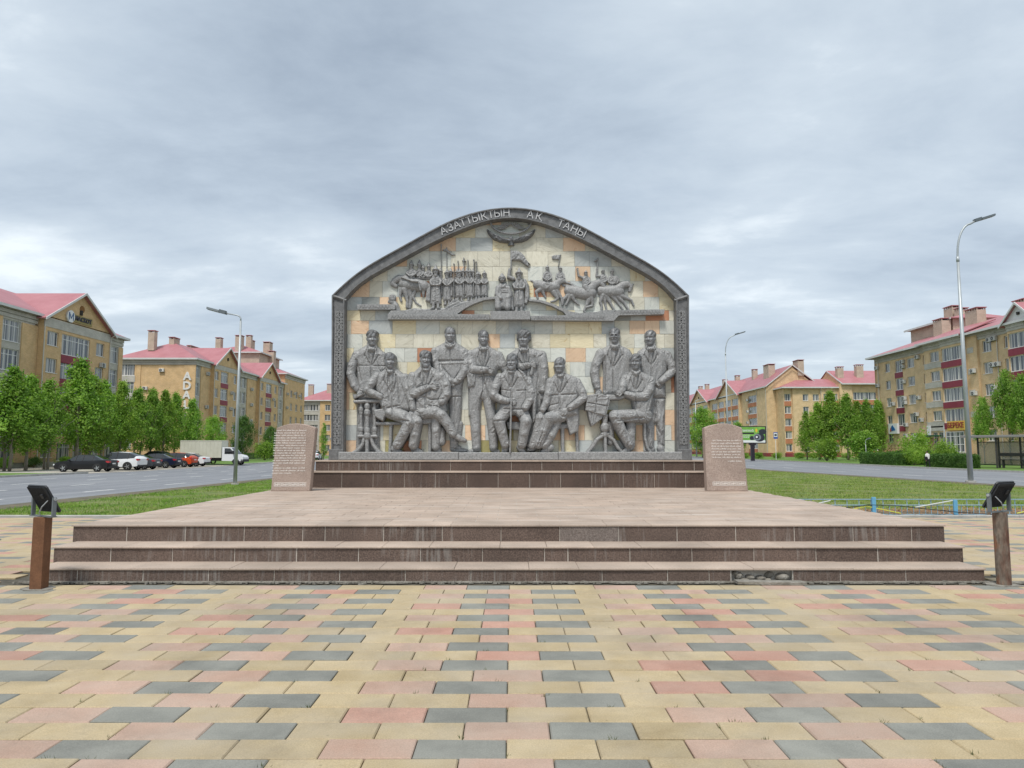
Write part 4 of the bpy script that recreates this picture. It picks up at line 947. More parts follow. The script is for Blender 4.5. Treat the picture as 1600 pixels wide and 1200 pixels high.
fig(r.build('relief_man'), 'bearded seated man resting his hand on a cane')
c_ = Relief('C', 425, 690, 470, 1170, seed=36); c_.cap((450,705,9,128),(440,1155,8,104)); fig(c_.build('relief_cane'), 'slim walking cane')
# 8 seated man with paper
s_ = Relief('D', 370, 860, 610, 1170, seed=37)
s_.poly([(380,905),(600,890),(595,930),(385,950)], 36, 14, 10); s_.cap((450,930,17,36),(453,1155,14,36)); s_.cap((576,930,15,28),(586,1155,13,28)); fig(s_.build('relief_stool'), 'stool under the seated man with a paper')
r = Relief('D', 120, 300, 680, 1175, seed=9)
r.poly([(390,445),(470,445),(580,490),(600,600),(590,830),(470,850),(330,840),(300,760),(330,640),(325,520)], 56, 42, 52, fold=3, ang=0.5, wl=50)
r.poly([(470,820),(596,800),(590,968),(516,1000),(490,920)], 58, 18, 16, fold=4, ang=0.1, wl=40)
r.cap((424,425,40,78),(428,462,44,82))
r.cap((340,530,42,62),(322,640,40,68),(300,720,36,76),(272,775,30,82), fold=8, wl=30); r.hand(262,795,120,54,86,curl=0.7)
r.cap((572,530,44,62),(620,620,42,66),(632,672,40,72),(560,730,36,84),(510,760,30,90), fold=8, wl=30); r.hand(470,785,155,60,94,curl=0.2)
r.poly([(308,846),(330,818),(448,780),(470,800),(420,830),(330,862)], 98, 6, 5)
r.cap((440,830,60,60),(330,850,58,84),(280,960,50,80),(235,1080,46,70), fold=9, wl=36)
r.cap((330,840,54,50),(250,850,52,60),(225,960,46,56),(180,1090,42,50), fold=8, wl=36)
r.cap((400,880,46,56),(350,1000,44,60),(290,1090,40,58), fold=7, wl=36)
r.suit(428,465,418,640,58); r.line([(418,640),(418,740)],4,6); r.line([(345,650),(560,640)],5,6); r.line([(330,740),(420,720)],5,5)
r.shoe(200,1100,150,1128,28,50); r.shoe(345,1108,275,1145,29,62)
r.head(420,385,104,150,-0.30,92,hair='crop')
fig(r.build('relief_man'), 'seated man resting a sheet of paper on his knee')
# 9 standing man with glasses
r = Relief('E', 60, 35, 480, 700, seed=10)
r.poly([(250,185),(325,185),(425,230),(465,300),(450,520),(400,650),(182,650),(186,420),(175,340),(130,300),(155,235)], 0, 42, 55, fold=3, ang=0.2, wl=50)
r.cap((288,158,40,28),(288,203,46,34))
r.cap((165,270,48,14),(122,370,44,16),(108,440,42,18),(122,530,38,26),(132,572,28,34), fold=8, wl=32)
r.hand(136,600,84,56,44,curl=0.4)
r.suit(288,205,270,400,64); r.line([(270,400),(275,620)],4,6); r.line([(200,300),(198,600)],6,6)
r.head(287,115,100,148,-0.28,36,hair='short',glasses=True,mous=True)
fig(r.build('relief_man'), 'standing man with round glasses touching the draped table')
# 11 standing man with hand in pocket
r = Relief('E', 480, 55, 850, 1185, seed=11)
r.poly([(565,205),(640,205),(745,235),(775,330),(745,500),(750,672),(630,675),(610,640),(560,560),(490,420),(480,290),(500,245)], 2, 44, 55, fold=3, ang=0.1, wl=50)
r.cap((605,175,42,30),(608,218,46,36))
r.cap((755,285,46,14),(800,380,42,16),(806,432,41,20),(750,480,38,34),(700,520,32,44), fold=8, wl=32)
r.hand(690,532,150,48,46,curl=0.6)
r.poly([(590,660),(745,668),(742,860),(740,1090),(680,1105),(660,900),(650,900),(645,1130),(570,1130),(560,900),(590,740)], 0, 34, 40, fold=8, ang=0.15, wl=40)
r.suit(608,220,610,380,58); r.line([(610,380),(625,660)],4,6); r.line([(640,560),(690,590),(735,550)],5,6); r.line([(665,700),(655,900),(700,1000),(690,1080)],7,8)
r.shoe(700,1118,715,1160,30,22); r.shoe(630,1125,570,1140,24,8)
r.head(603,135,104,146,-0.45,38,hair='short')
fig(r.build('relief_man'), 'standing man with one hand in his jacket pocket')
# 10 seated man writing at the draped table
s_ = Relief('E', 520, 860, 620, 1170, seed=38)
s_.poly([(440,870),(585,868),(585,895),(440,895)], 40, 12, 8); s_.cap((552,885,12,44),(556,1030,12,46),(575,1110,12,46),(602,1150,12,44)); fig(s_.build('relief_stool'), 'curved-leg chair under the man seated at the draped table')
r = Relief('E', 205, 272, 660, 1180, seed=12)
r.poly([(425,430),(505,430),(610,480),(635,600),(600,800),(580,870),(490,884),(450,780),(430,680),(370,600),(360,500)], 58, 42, 52, fold=3, ang=0.4, wl=46)
r.cap((462,400,40,78),(466,447,44,82))
r.cap((378,500,42,64),(350,570,40,70),(345,610,36,78), fold=6)
r.cap((600,520,46,64),(586,600,44,72),(545,660,42,80),(450,662,38,88),(385,640,30,92), fold=9, wl=30); r.hand(330,626,178,56,96,curl=0.6)
r.cap((560,830,64,58),(420,830,62,72),(280,830,56,84),(300,880,52,84),(350,980,46,76),(405,1080,42,68), fold=9, wl=36)
r.cap((430,870,52,44),(425,990,46,42),(430,1085,40,40), fold=6); r.cap((250,900,40,20),(250,1060,36,20),fold=5)
r.suit(466,450,460,610,54); r.line([(440,720),(490,880)],4,7); r.line([(300,880),(430,860)],6,7); r.line([(330,860),(520,850)],6,6)
r.shoe(425,1105,365,1150,28,58); r.shoe(440,1110,400,1140,22,34)
r.head(463,357,104,150,-0.30,92,hair='quiff')
fig(r.build('relief_man'), 'seated man writing at the round pedestal table')
t = Relief('E', 15, 625, 390, 1185, seed=13)
t.poly([(205,640),(370,645),(372,672),(330,688),(208,692)], 74, 16, 10)
t.poly([(32,648),(140,632),(228,655),(222,700),(190,832),(100,808),(18,782)], 84, 14, 8, fold=3, ang=1.3, wl=50)
t.line([(40,715),(212,745)],3,8); t.line([(125,650),(105,800)],3,8)
t.poly([(38,785),(180,828),(165,860),(75,925),(55,870)], 74, 12, 8, fold=6, ang=0.1, wl=40); t.poly([(215,650),(240,700),(205,830),(170,870),(190,800)], 76, 14, 8)
t.cap((198,830,24,66),(197,890,22,66),(196,1000,22,66)); t.cap((196,925,38,64),(196,940,38,64)); t.cap((197,985,14,66),(203,1165,15,66)); t.cap((170,990,12,66),(225,990,12,66))
t.cap((185,1000,16,60),(125,1040,16,60),(85,1105,16,60),(45,1150,14,58)); t.cap((215,1000,16,60),(275,1045,16,60),(310,1110,16,60),(350,1152,14,58))
fig(t.build('relief_table'), 'round pedestal table draped with papers')

# ------------------------------------------------------------------ upper frieze
def ledge_piece(reg, pts, dep, name='frieze_ledge', lab=None):
    ou, ov, sc = REG[reg]; P = [W(ou+x/sc, ov+y/sc) for x, y in pts]
    mb = MB(); mb.prism(P[::-1], WY-dep, WY); o = mp_(mb.build(name, m_metal))
    if lab: o['label'] = lab
    return o
PXR = 'PX'; REG['PX'] = (0, 0, 1.0)
ledge_piece('PX', [(559,476.5),(618,476.5),(618,484.5),(560,484.5)], 0.20)
ledge_piece('PX', [(607,491.5),(765.5,492.5),(765.5,500.5),(607,500)], 0.24)
ledge_piece('PX', [(829,495),(950,492.5),(965,486),(1037,484.8),(1036,492.2),(966,494),(958,502.5),(829,501.5)], 0.24)
ledge_piece('PX', [(766.5,488),(828,488),(828,501),(766.5,501)], 0.30, 'frieze_pedestal')
# sabre blades curving up to the pedestal
ledge_piece('PX', [(612,486),(640,486),(690,485),(715,480),(735,470.5),(755,466),(774,464.5),(774,467.6),(756,470),(740,476),(725,484),(714,492),(607,492)], 0.20, 'sabre_blade')
ledge_piece('PX', [(826,468.5),(845,470),(865,476),(885,486),(905,490.5),(930,488.5),(945,485.5),(962,485.5),(950,494),(885,494.5),(880,488),(862,479),(844,473),(826,471)], 0.20, 'sabre_blade')
mb = MB()
for (x0, x1, v) in ((563, 612, 480.5), (612, 762, 496.3), (834, 945, 497.8), (968, 1032, 488.8)):      # zigzag ornament on the ledges
    k = x0
    while k < x1-4:
        for a, b in (((k, v+2), (k+2.4, v-2)), ((k+2.4, v-2), (k+4.8, v+2))):
            (xa, za), (xb, zb) = W(*a), W(*b); dx, dz = xb-xa, zb-za; l = math.hypot(dx, dz); nx, nz = -dz/l*0.008, dx/l*0.008
            yf = WY-(0.20 if x0 == 563 else 0.24); mb.prism([(xa+nx, za+nz), (xa-nx, za-nz), (xb-nx, zb-nz), (xb+nx, zb+nz)], yf-0.012, yf+0.003)
        k += 4.8
tag(mp_(mb.build('zigzag_ornament', m_metal)), kind='stuff')
def warrior(reg, x, y0, y1, w_, z, seed, hat=True, robe=True, stripe=False, name='relief_warrior', arm=0, lab=None, spear=None, shield=False, st=4.0):
    """standing man in robe and pointed helmet: y0 = top of the helmet, y1 = feet"""
    h = y1-y0; r = Relief(reg, x-w_*1.6-30, y0-8 if not spear else spear[1]-8, x+w_*1.6+40, y1+12, step=st, seed=seed)
    hr = h*0.066; hy = y0+h*0.155
    r.poly([(x-w_*0.30,hy+hr*1.2),(x+w_*0.30,hy+hr*1.2),(x+w_*0.55,hy+hr*2.6),(x+w_*0.5,y0+h*0.50),(x+w_*0.62,y0+h*0.90),(x-w_*0.62,y0+h*0.90),(x-w_*0.5,y0+h*0.50),(x-w_*0.55,hy+hr*2.6)], z, 26, w_*0.45, fold=5, ang=1.45 if stripe else 0.05, wl=22)
    r.cap((x-w_*0.24,y0+h*0.88,w_*0.17,z+4),(x-w_*0.26,y1-6,w_*0.15,z+6)); r.cap((x+w_*0.24,y0+h*0.88,w_*0.17,z+4),(x+w_*0.26,y1-6,w_*0.15,z+6))
    r.cap((x-w_*0.26,y1-8,w_*0.16,z+8),(x-w_*0.42,y1-4,w_*0.13,z+6)); r.cap((x+w_*0.26,y1-8,w_*0.16,z+8),(x+w_*0.40,y1-4,w_*0.13,z+6))
    for sx in (-1, 1):
        r.cap((x+sx*w_*0.50,hy+hr*3,w_*0.17,z+12),(x+sx*w_*0.58,y0+h*0.40,w_*0.15,z+16),(x+sx*w_*(0.20 if arm == 0 else 0.45),y0+h*0.47,w_*0.13,z+28), fold=3, wl=18)
        r.cap((x+sx*w_*(0.18 if arm == 0 else 0.44),y0+h*0.475,w_*0.11,z+32),(x+sx*w_*0.10,y0+h*0.48,w_*0.09,z+32))
    r.line([(x-w_*0.5,y0+h*0.50),(x+w_*0.5,y0+h*0.50)],5,6); r.line([(x,hy+hr*2),(x,y0+h*0.9)],4,5)
    r.cap((x,hy+hr*0.9,hr*0.6,z+16),(x,hy+hr*1.5,hr*0.7,z+18))
    r.cap((x,hy-hr*0.1,hr*0.86,z+24),(x,hy+hr*0.55,hr*0.72,z+24), k=0.9)
    for sx in (-1, 1): r.line([(x+sx*hr*0.32,hy+hr*0.1),(x+sx*hr*0.34,hy+hr*0.12)], hr*0.22, hr*0.3)
    r.line([(x,hy+hr*0.15),(x,hy+hr*0.4)], hr*0.14, -hr*0.25); r.line([(x-hr*0.3,hy+hr*0.72),(x+hr*0.3,hy+hr*0.72)], hr*0.12, hr*0.2)
    if hat: r.cap((x,hy-hr*0.55,hr*1.05,z+22),(x,hy-hr*1.15,hr*0.55,z+22),(x,y0+4,hr*0.13,z+22), k=0.9); r.cap((x-hr,hy-hr*0.35,hr*0.25,z+30),(x+hr,hy-hr*0.35,hr*0.25,z+30))
    if spear: r.cap((spear[0],spear[1]+26,5,z+36),(spear[0],spear[2],5.5,z+40)); r.cap((spear[0],spear[1]+2,2,z+36),(spear[0],spear[1]+22,9,z+36),(spear[0],spear[1]+34,4,z+36))
    o = r.build(name, rough=0.8)
    if lab: o['label'] = lab
    return o
def horse(reg, box, pts, z, seed, name='relief_horse', lab=None, legs=(), st=4.0):
    r = Relief(reg, *box, step=st, seed=seed)
    for q in pts: r.cap(*q, k=0.62)
    for q in legs: r.cap(*q, k=0.8)
    o = r.build(name, rough=0.9)
    if lab: o['label'] = lab
    return r
# --- left host: back ranks first
spots = [(778,330,760,64,0),(925,335,780,60,2),(1012,345,740,62,0),(1092,335,760,60,2),(1148,335,750,58,0),(1232,340,750,60,2),(1318,380,770,56,0)]
for i, (x, y0, y1, w_, z) in enumerate(spots): warrior('U1', x, y0, y1, w_, z, 50+i, spear=(x+14, (250,0,230,190,215,210,240)[i] if i else 0, 700) if i in (0,2,3,4,5) else None, lab='warrior in a pointed helmet in the back rank of the left host')
front = [(875,345,850,96,16,False,None),(1050,345,805,98,14,False,(970,270,760)),(1192,340,795,88,16,False,None),(1300,380,775,80,14,False,(1278,240,690)),(1394,370,775,80,18,False,None)]
for i, (x, y0, y1, w_, z, sp, spr) in enumerate(front): warrior('U1', x, y0, y1, w_, z, 60+i, stripe=sp, spear=spr, lab='robed warrior with pointed helmet in the front rank of the left host')
# tall standard with horsetail
r = Relief('U1', 800, 40, 1000, 480, step=4, seed=70); r.cap((867,60,6,20),(870,470,6,26)); r.cap((867,48,3,20),(867,75,13,22),(867,98,6,22)); r.cap((825,85,10,20),(870,95,15,22),(910,125,16,20),(945,150,12,18),(985,152,5,16)); r.build('relief_standard', rough=0.8)
r = Relief('U1', 1080, 180, 1150, 480, step=4, seed=71); r.cap((1102,190,4,20),(1108,300,6,20),(1112,470,6,20)); r.cap((1090,235,8,22),(1130,240,10,22)); r.build('relief_standard', rough=0.8)
# riders behind the horse
def rider(reg, x, y0, y1, w_, z, seed, tall=True, lab=None, arm=None, lean=0):
    h = y1-y0; r = Relief(reg, x-w_*1.5-40, (min(y0, arm[0][1] if arm else y0))-12, x+w_*1.5+40, y1+6, step=4, seed=seed); hr = h*0.105; hy = y0+h*(0.30 if tall else 0.17)
    r.poly([(x-w_*0.30+lean,hy+hr),(x+w_*0.30+lean,hy+hr),(x+w_*0.62+lean*0.6,hy+hr*2.6),(x+w_*0.62,y1),(x-w_*0.62,y1),(x-w_*0.62+lean*0.6,hy+hr*2.6)], z, 26, w_*0.5, fold=5, ang=1.0, wl=26)
    for sx in (-1, 1):
        if arm and sx == arm[2]: continue
        r.cap((x+sx*w_*0.55+lean,hy+hr*2.6,w_*0.2,z+10),(x+sx*w_*0.74,y0+h*0.72,w_*0.17,z+16),(x+sx*w_*0.22,y0+h*0.84,w_*0.14,z+28), fold=3)
    if arm: r.cap((x+arm[2]*w_*0.5+lean,hy+hr*2.6,w_*0.2,z+12),(arm[1][0],arm[1][1],w_*0.17,z+16),(arm[0][0],arm[0][1],w_*0.14,z+20)); r.cap((arm[0][0],arm[0][1]-6,w_*0.17,z+20),(arm[0][0]+3,arm[0][1]-14,w_*0.13,z+20))
    x += lean
    r.cap((x,hy+hr*0.9,hr*0.6,z+14),(x,hy+hr*1.5,hr*0.7,z+16)); r.cap((x,hy-hr*0.1,hr*0.88,z+24),(x,hy+hr*0.6,hr*0.72,z+24), k=0.9)
    for sx in (-1, 1): r.line([(x+sx*hr*0.32,hy+hr*0.1),(x+sx*hr*0.34,hy+hr*0.12)], hr*0.22, hr*0.3)
    r.line([(x,hy+hr*0.1),(x,hy+hr*0.4)], hr*0.14, -hr*0.25); r.line([(x-hr*0.3,hy+hr*0.75),(x+hr*0.3,hy+hr*0.75)], hr*0.12, hr*0.2)
    if tall: r.cap((x,hy-hr*0.5,hr*1.08,z+22),(x,hy-hr*1.6,hr*0.62,z+22),(x+2,y0+4,hr*0.18,z+22), k=0.9)
    else: r.cap((x,hy-hr*0.55,hr*1.0,z+22),(x,hy-hr*1.0,hr*0.5,z+22),(x,y0+3,hr*0.15,z+22), k=0.9)
    o = r.build('relief_rider', rough=0.8)
    if lab: o['label'] = lab
rider('U1', 618, 262, 500, 78, 4, 72, lab='rider with a tall pointed helmet beside the front rank'); rider('U1', 540, 285, 500, 66, 2, 73, lab='half hidden rider with a blunt helmet'); rider('U1', 488, 225, 500, 74, 6, 74, lab='second rider with a tall pointed helmet')
horse('U1', (70,430,660,920), [((270,490,44,14),(200,478,46,16),(140,520,42,18),(112,555,34,20),(160,590,28,20)), ((300,500,70,16),(260,560,60,18)), ((310,560,92,14),(430,570,88,12),(540,590,82,8),(620,600,50,6))], 10, 75, lab='standing war horse with bowed head',
      legs=[((285,640,50,20),(310,740,26,24),(320,800,20,26),(318,880,24,24)), ((350,640,40,10),(370,760,24,12),(362,850,22,12),(350,890,22,12)), ((240,620,34,10),(215,730,20,12),(235,800,16,12)), ((430,630,34,10),(400,740,18,14),(440,820,13,14),(505,862,10,14)), ((540,640,30,14),(545,700,22,16),(545,735,12,16)), ((490,560,12,84),(510,660,11,80)), ((250,480,10,70),(400,540,8,96),(480,545,8,90))])
rider('U1', 378, 232, 500, 84, 26, 76, lab='leading rider with a tall pointed helmet')
warrior('U1', 718, 295, 905, 124, 34, 77, stripe=True, arm=1, lab='large warrior in a ribbed robe at the head of the left host')
r = Relief('U1', 570, 600, 660, 830, step=4, seed=78); r.poly([(590,640),(640,600),(650,640),(640,820),(572,800)], 26, 22, 16, fold=3, wl=30); r.build('relief_cloak', rough=0.8)
r = Relief('U1', 40, 700, 220, 960, step=4, seed=79); r.cap((112,755,54,10),(114,760,52,12)); r.cap((70,800,26,6),(110,805,40,10),(160,850,36,14)); r.cap((150,880,60,8),(190,930,44,8)); r.line([(80,740),(140,740)],5,6); r.line([(80,765),(140,765)],5,6); r.build('relief_boulder', rough=2.0)
r = Relief('U1', 230, 760, 1480, 1000, step=5, seed=80); r.poly([(240,930),(420,892),(560,905),(700,892),(840,890),(930,790),(1000,745),(1060,800),(1200,790),(1470,740),(1480,760),(1300,790),(1120,860),(1020,960),(900,985),(260,985)], 2, 26, 22, fold=7, ang=1.2, wl=46); r.build('relief_ground', rough=2.5)
# --- centre pair
r = Relief('U3', 350, 360, 640, 620, step=3.5, seed=81); r.cap((403,372,3,26),(403,395,8,26),(401,580,7,30)); r.poly([(408,386),(460,384),(500,396),(545,440),(565,480),(615,535),(585,522),(600,565),(555,540),(500,495),(460,488),(408,490)], 16, 16, 14, fold=6, ang=0.8, wl=34); r.build('relief_banner', rough=0.8)['label'] = 'swallow-tailed banner on a tall pole'
warrior('U3', 487, 565, 1045, 104, 14, 82, arm=1, lab='standing warrior in a cloak holding the banner pole', st=3.5)
r = Relief('U3', 350, 580, 620, 1000, step=3.5, seed=83); r.cap((425,690,20,40),(376,670,18,44),(385,600,16,46)); r.hand(390,595,-85,26,48,curl=0.7); r.poly([(530,690),(560,690),(595,760),(600,900),(570,965),(545,950),(548,800)], 22, 20, 16, fold=5, ang=0.0, wl=22); r.build('relief_cloak', rough=0.8)
r = Relief('U3', 215, 640, 440, 1050, step=3.5, seed=84)
r.poly([(275,735),(340,735),(400,800),(402,900),(405,1000),(330,1020),(235,1010),(228,900),(235,800)], 26, 36, 34, fold=4, ang=0.2, wl=34); r.poly([(340,740),(380,750),(420,830),(435,1030),(400,1030),(390,850)], 20, 22, 14, fold=4)
r.cap((262,790,28,46),(250,860,25,54),(290,905,20,68)); r.cap((370,800,26,46),(388,870,24,52),(365,900,20,66)); r.cap((290,905,15,74),(300,908,13,74)); r.cap((260,900,34,50),(262,1000,34,60)); r.cap((365,900,34,50),(365,1000,34,60)); r.shoe(275,1020,262,1036,18,50); r.shoe(355,1020,372,1036,18,50)
r.cap((306,690,26,62),(306,712,22,62),k=0.9); r.cap((306,672,34,56),(306,655,18,56),(304,644,6,56)); r.cap((278,690,14,56),(334,690,14,56))
for sx in (-1, 1): r.line([(306+sx*10,700),(306+sx*11,700)],5,8)
r.line([(306,702),(306,710)],4,-6); r.line([(296,724),(316,724)],3,5); r.line([(300,800),(370,800),(370,850),(300,850),(300,800)],3,5)
r.build('relief_khan', rough=0.9)['label'] = 'seated ruler in a fur-trimmed helmet on the pedestal'
# --- right host: galloping horses and riders
def gallop(reg, box, body, legs, seed, lab):
    r = Relief(reg, *box, step=4, seed=seed)
    for q in body: r.cap(*q, k=0.62)
    for q in legs: r.cap(*q, k=0.85)
    r.build('relief_horse', rough=0.9)['label'] = lab
rider('U2', 1195, 325, 590, 80, 4, 90, tall=False, lab='rider with a round shield on the right-hand horse')
r = Relief('U2', 1200, 410, 1310, 570, step=4, seed=89); r.cap((1250,480,52,26),(1252,500,52,26),k=0.4); r.line([(1240,440),(1275,490),(1250,540)],5,5); r.build('relief_shield', rough=0.8)
rider('U2', 1060, 325, 560, 80, 8, 91, tall=False, arm=((972,330),(962,430),-1), lab='rider raising a battle axe')
r = Relief('U2', 930, 150, 1010, 350, step=4, seed=88); r.cap((980,165,7,26),(974,340,7,28)); r.cap((938,210,9,28),(960,195,11,28),(985,172,6,28)); r.build('relief_axe', rough=0.8)
rider('U2', 430, 288, 530, 80, 6, 92, tall=False, lab='rider below the small tattered flag')
r = Relief('U2', 300, 95, 450, 300, step=4, seed=87); r.cap((438,105,5,18),(398,290,6,20)); r.poly([(305,130),(345,118),(435,112),(410,190),(350,185),(310,180)], 10, 14, 10, fold=6, ang=0.3, wl=24); r.build('relief_flag', rough=0.8)
gallop('U2', (980,500,1540,980), [((1020,640,70,6),(1120,650,86,8),(1230,650,86,12),(1300,660,74,14)), ((1290,610,66,14),(1360,560,54,16),(1420,545,44,18)), ((1420,545,44,20),(1470,580,32,22),(1455,645,24,22)), ((1500,550,12,18),(1515,548,6,18))],
       [((1330,720,40,12),(1430,762,22,16),(1480,785,18,16),(1512,860,15,16)), ((1270,720,40,8),(1370,820,20,12),(1440,930,16,12)), ((1200,720,40,6),(1290,830,20,8),(1350,915,16,8)), ((1110,720,40,10),(1170,830,22,12),(1230,940,16,12)), ((1060,710,44,10),(1020,810,22,12),(1045,880,18,12),(1032,955,16,12)), ((1080,740,34,6),(1095,850,18,8),(1120,945,14,8))], 93, 'galloping horse at the right end of the frieze')
gallop('U2', (440,470,1130,980), [((560,640,74,10),(660,660,84,14),(800,690,86,20),(880,680,84,24)), ((850,640,80,22),(930,560,62,26),(1000,520,44,28)), ((1000,520,42,28),(1050,560,30,30),(1090,600,22,30)), ((470,560,20,6),(560,580,22,8),(720,640,20,20)), ((480,510,18,8),(570,530,20,10),(680,600,20,18))],
       [((880,750,46,24),(905,820,24,28),(900,870,20,28),(820,890,16,28)), ((850,780,42,18),(810,880,20,22),(780,940,16,22),(800,970,12,22)), ((560,700,44,8),(480,770,22,12),(460,850,14,12)), ((570,720,40,12),(550,780,22,14),(515,850,15,14)), ((600,720,42,14),(640,790,22,16),(700,845,16,16))], 94, 'galloping horse in the middle of the right host')
rider('U2', 805, 350, 600, 84, 22, 95, tall=False, arm=((682,330),(700,430),-1), lab='rider throwing up his arm')
r = Relief('U2', 730, 560, 900, 760, step=4, seed=86); r.cap((800,590,48,40),(830,660,36,52),(790,700,24,52)); r.build('relief_leg', rough=0.8)
gallop('U2', (-10,440,500,880), [((90,550,64,8),(190,570,76,12),(300,590,78,18),(360,580,70,20)), ((350,560,64,20),(420,510,48,22),(480,500,34,22),(540,520,22,20),(570,530,14,18)), ((80,540,24,6),(30,505,16,6),(-6,490,12,6))],
       [((140,620,42,10),(75,660,24,14),(85,700,18,14),(98,760,14,14)), ((170,640,36,6),(190,700,20,8),(215,745,14,8)), ((330,660,46,16),(390,760,22,20),(350,795,17,20),(295,805,13,20)), ((370,640,44,12),(450,760,20,14),(460,850,14,14))], 96, 'galloping horse behind the banner bearer')
rider('U2', 238, 275, 540, 80, 24, 97, tall=False, lab='rider on the horse behind the banner bearer')
r = Relief('U2', 170, 540, 340, 640, step=4, seed=85); r.cap((230,545,40,36),(290,570,32,46),(230,610,24,46)); r.build('relief_leg', rough=0.8)
# --- sun ring and eagle under the apex
def wl_tube(pts, rad, dep):
    mb = MB(); mb.tube([(W(u, v)[0], WY-dep, W(u, v)[1]) for u, v in pts], rad, 6); return mb
ou, ov, sc = REG['U3']
ring = [(ou+(400+220*math.cos(a))/sc, ov+(70+135*math.sin(a))/sc) for a in [R(d) for d in range(-2, 183, 6)]]
e_ = thing('x', '', ''); D.objects.remove(e_)
mb = MB(); mb.tube([(W(u, v)[0], WY-0.10, W(u, v)[1]) for u, v in ring], 0.032, 6)
for k in (-1, 0, 1):
    for sx in (-1, 1):
        P = [(400+sx*(20+k*26), 88), (400+sx*(62+k*30), 120), (400+sx*(118+k*26), 158-abs(k)*4)]
        mb.tube([(W(ou+x/sc, ov+y/sc)[0], WY-0.09-0.01*k, W(ou+x/sc, ov+y/sc)[1]) for x, y in P], 0.022, 5)
mp_(mb.build('sun_ring', m_metal))
r = Relief('U3', 140, 145, 665, 330, step=3, seed=98)
for sx in (-1, 1):
    X = lambda x: 400+sx*x
    r.poly([(X(0),262),(X(60),255),(X(150),215),(X(215),185),(X(250),165),(X(240),195),(X(255),185),(X(232),220),(X(215),238),(X(180),268),(X(120),292),(X(40),300),(X(0),300)], 20, 30, 22, fold=9, ang=0.9 if sx > 0 else 2.2, wl=20)
    for k in range(5): r.cap((X(200+k*6),232-k*12,9,20),(X(236+k*5),205-k*11,7,20),(X(250+k*1.5),185-k*7,3,18))
r.cap((400,258,26,22),(400,300,24,22),(402,316,34,12)); r.cap((400,262,16,40),(396,282,8,44))
r.build('relief_eagle', rough=1.0, mat_=m_metal_hair)['label'] = 'soaring eagle with spread wings under the sun ring'

# ================================================================== STELES
def stele(x0, x1, xt0, xt1, z1, zs, label, lines, orn_z, right=False):
    y0, y1 = 17.02, 17.24; zb = 0.5705; zt = 2.19
    root = thing('inscribed_stele', label, 'stele', ((x0+x1)/2, 17.1, zb), group=None)
    mb = MB(); n = 14
    side = lambda z, s: (x0+(xt0-x0)*(z-zb)/(zs-zb)) if s < 0 else (x1+(xt1-x1)*(z-zb)/(zs-zb))
    pts = [(x0, zb), (x1, zb), (xt1, zs)]
    for i in range(1, n):
        t = i/n; xx = xt1+(xt0-xt1)*t; pts.append((xx, zs+(zt-zs)*(1-(2*t-1)**2)))
    pts.append((xt0, zs))
    o = root.location
    mb.prism([(p[0]-o[0], p[1]-zb) for p in pts], y0-17.1, y1-17.1)
    me = mb.mesh('slab', m_stele); ob = put('slab', me, root)
    bm = bmesh.new(); bm.from_mesh(me); bmesh.ops.bevel(bm, geom=[e for e in bm.edges if abs(e.verts[0].co.y-e.verts[1].co.y) < 1e-4 and e.verts[0].co.y < 0], offset=0.012, segments=1, affect='EDGES'); bm.to_mesh(me); bm.free()
    m_ins = MAT.get('inscription') or mat('inscription', (0.80,0.76,0.71), rough=0.9)
    rr = random.Random(len(lines)*7+3)
    for (z, a, b, wr) in lines:
        ln = MB(); xx = a
        while xx < b:
            wl_ = rr.randint(3, 9)
            for _ in range(wl_):
                if xx > b: break
                wch = rr.uniform(0.011, 0.017); h = 0.020 if rr.random() > 0.22 else 0.030; d = -0.010 if rr.random() < 0.12 else 0
                yb = y0-17.1-0.004; t = 0.0058
                def st(xa, za, xb, zb_):
                    ln.quad((xa, yb, za), (xb, yb, za), (xb, yb, zb_), (xa, yb, zb_))
                k = rr.random()
                st(xx, z+d, xx+t, z+h)
                if k < 0.75: st(xx+wch-t, z, xx+wch, z+h*0.98)
                if k < 0.35: st(xx+t, z+h-t, xx+wch-t, z+h)
                elif k < 0.6: st(xx+t, z, xx+wch-t, z+t)
                elif k < 0.85: st(xx+t, z+h/2, xx+wch-t, z+h/2+t)
                else: st(xx+t, z+h-t, xx+wch, z+h); st(xx+t, z, xx+wch, z+t)
                xx += wch+0.006
            xx += 0.020*wr
        ln.build('inscription_line', m_ins, root)
    ob2 = MB(); xa, xb = orn_z[1], orn_z[2]; z = orn_z[0]; wseg = (xb-xa)/4; yb = y0-17.1
    for k in range(4):
        a = xa+k*wseg+0.006; b = a+wseg-0.012; h = 0.088
        for q in ((a, b, z, z+0.010), (a, b, z+h-0.010, z+h), (a, a+0.010, z+0.012, z+h-0.012), (b-0.010, b, z+0.012, z+h-0.012), (a+0.03, a+0.042, z+0.02, z+h-0.02), (b-0.042, b-0.03, z+0.02, z+h-0.02), ((a+b)/2-0.006, (a+b)/2+0.006, z+0.014, z+h-0.014), (a+0.05, b-0.05, z+h/2-0.006, z+h/2+0.006), (a+0.046, (a+b)/2-0.02, z+0.026, z+0.036), ((a+b)/2+0.02, b-0.046, z+h-0.036, z+h-0.026)):
            ob2.bevf(q[0], q[1], yb-0.006, yb+0.002, q[2], q[3], 0.0015)
    ob2.build('ornament_strip', MAT['inscription'], root)
    return root
SY = 1.59/112.0     # metres per photo pixel on the stele face
lnL = []
for i in range(18):
    v = 672.8+i*3.93; z = 2.19-(v-662)*0.0153-0.014
    a, b = -0.42+0.03*(i/18)*-1, 0.335
    if i in (0, 15, 11): a += 0.05
    if i == 14: b = a+0.15
    if i == 17: b = a+0.46
    lnL.append((z-0.5705, a, b, 1.0))
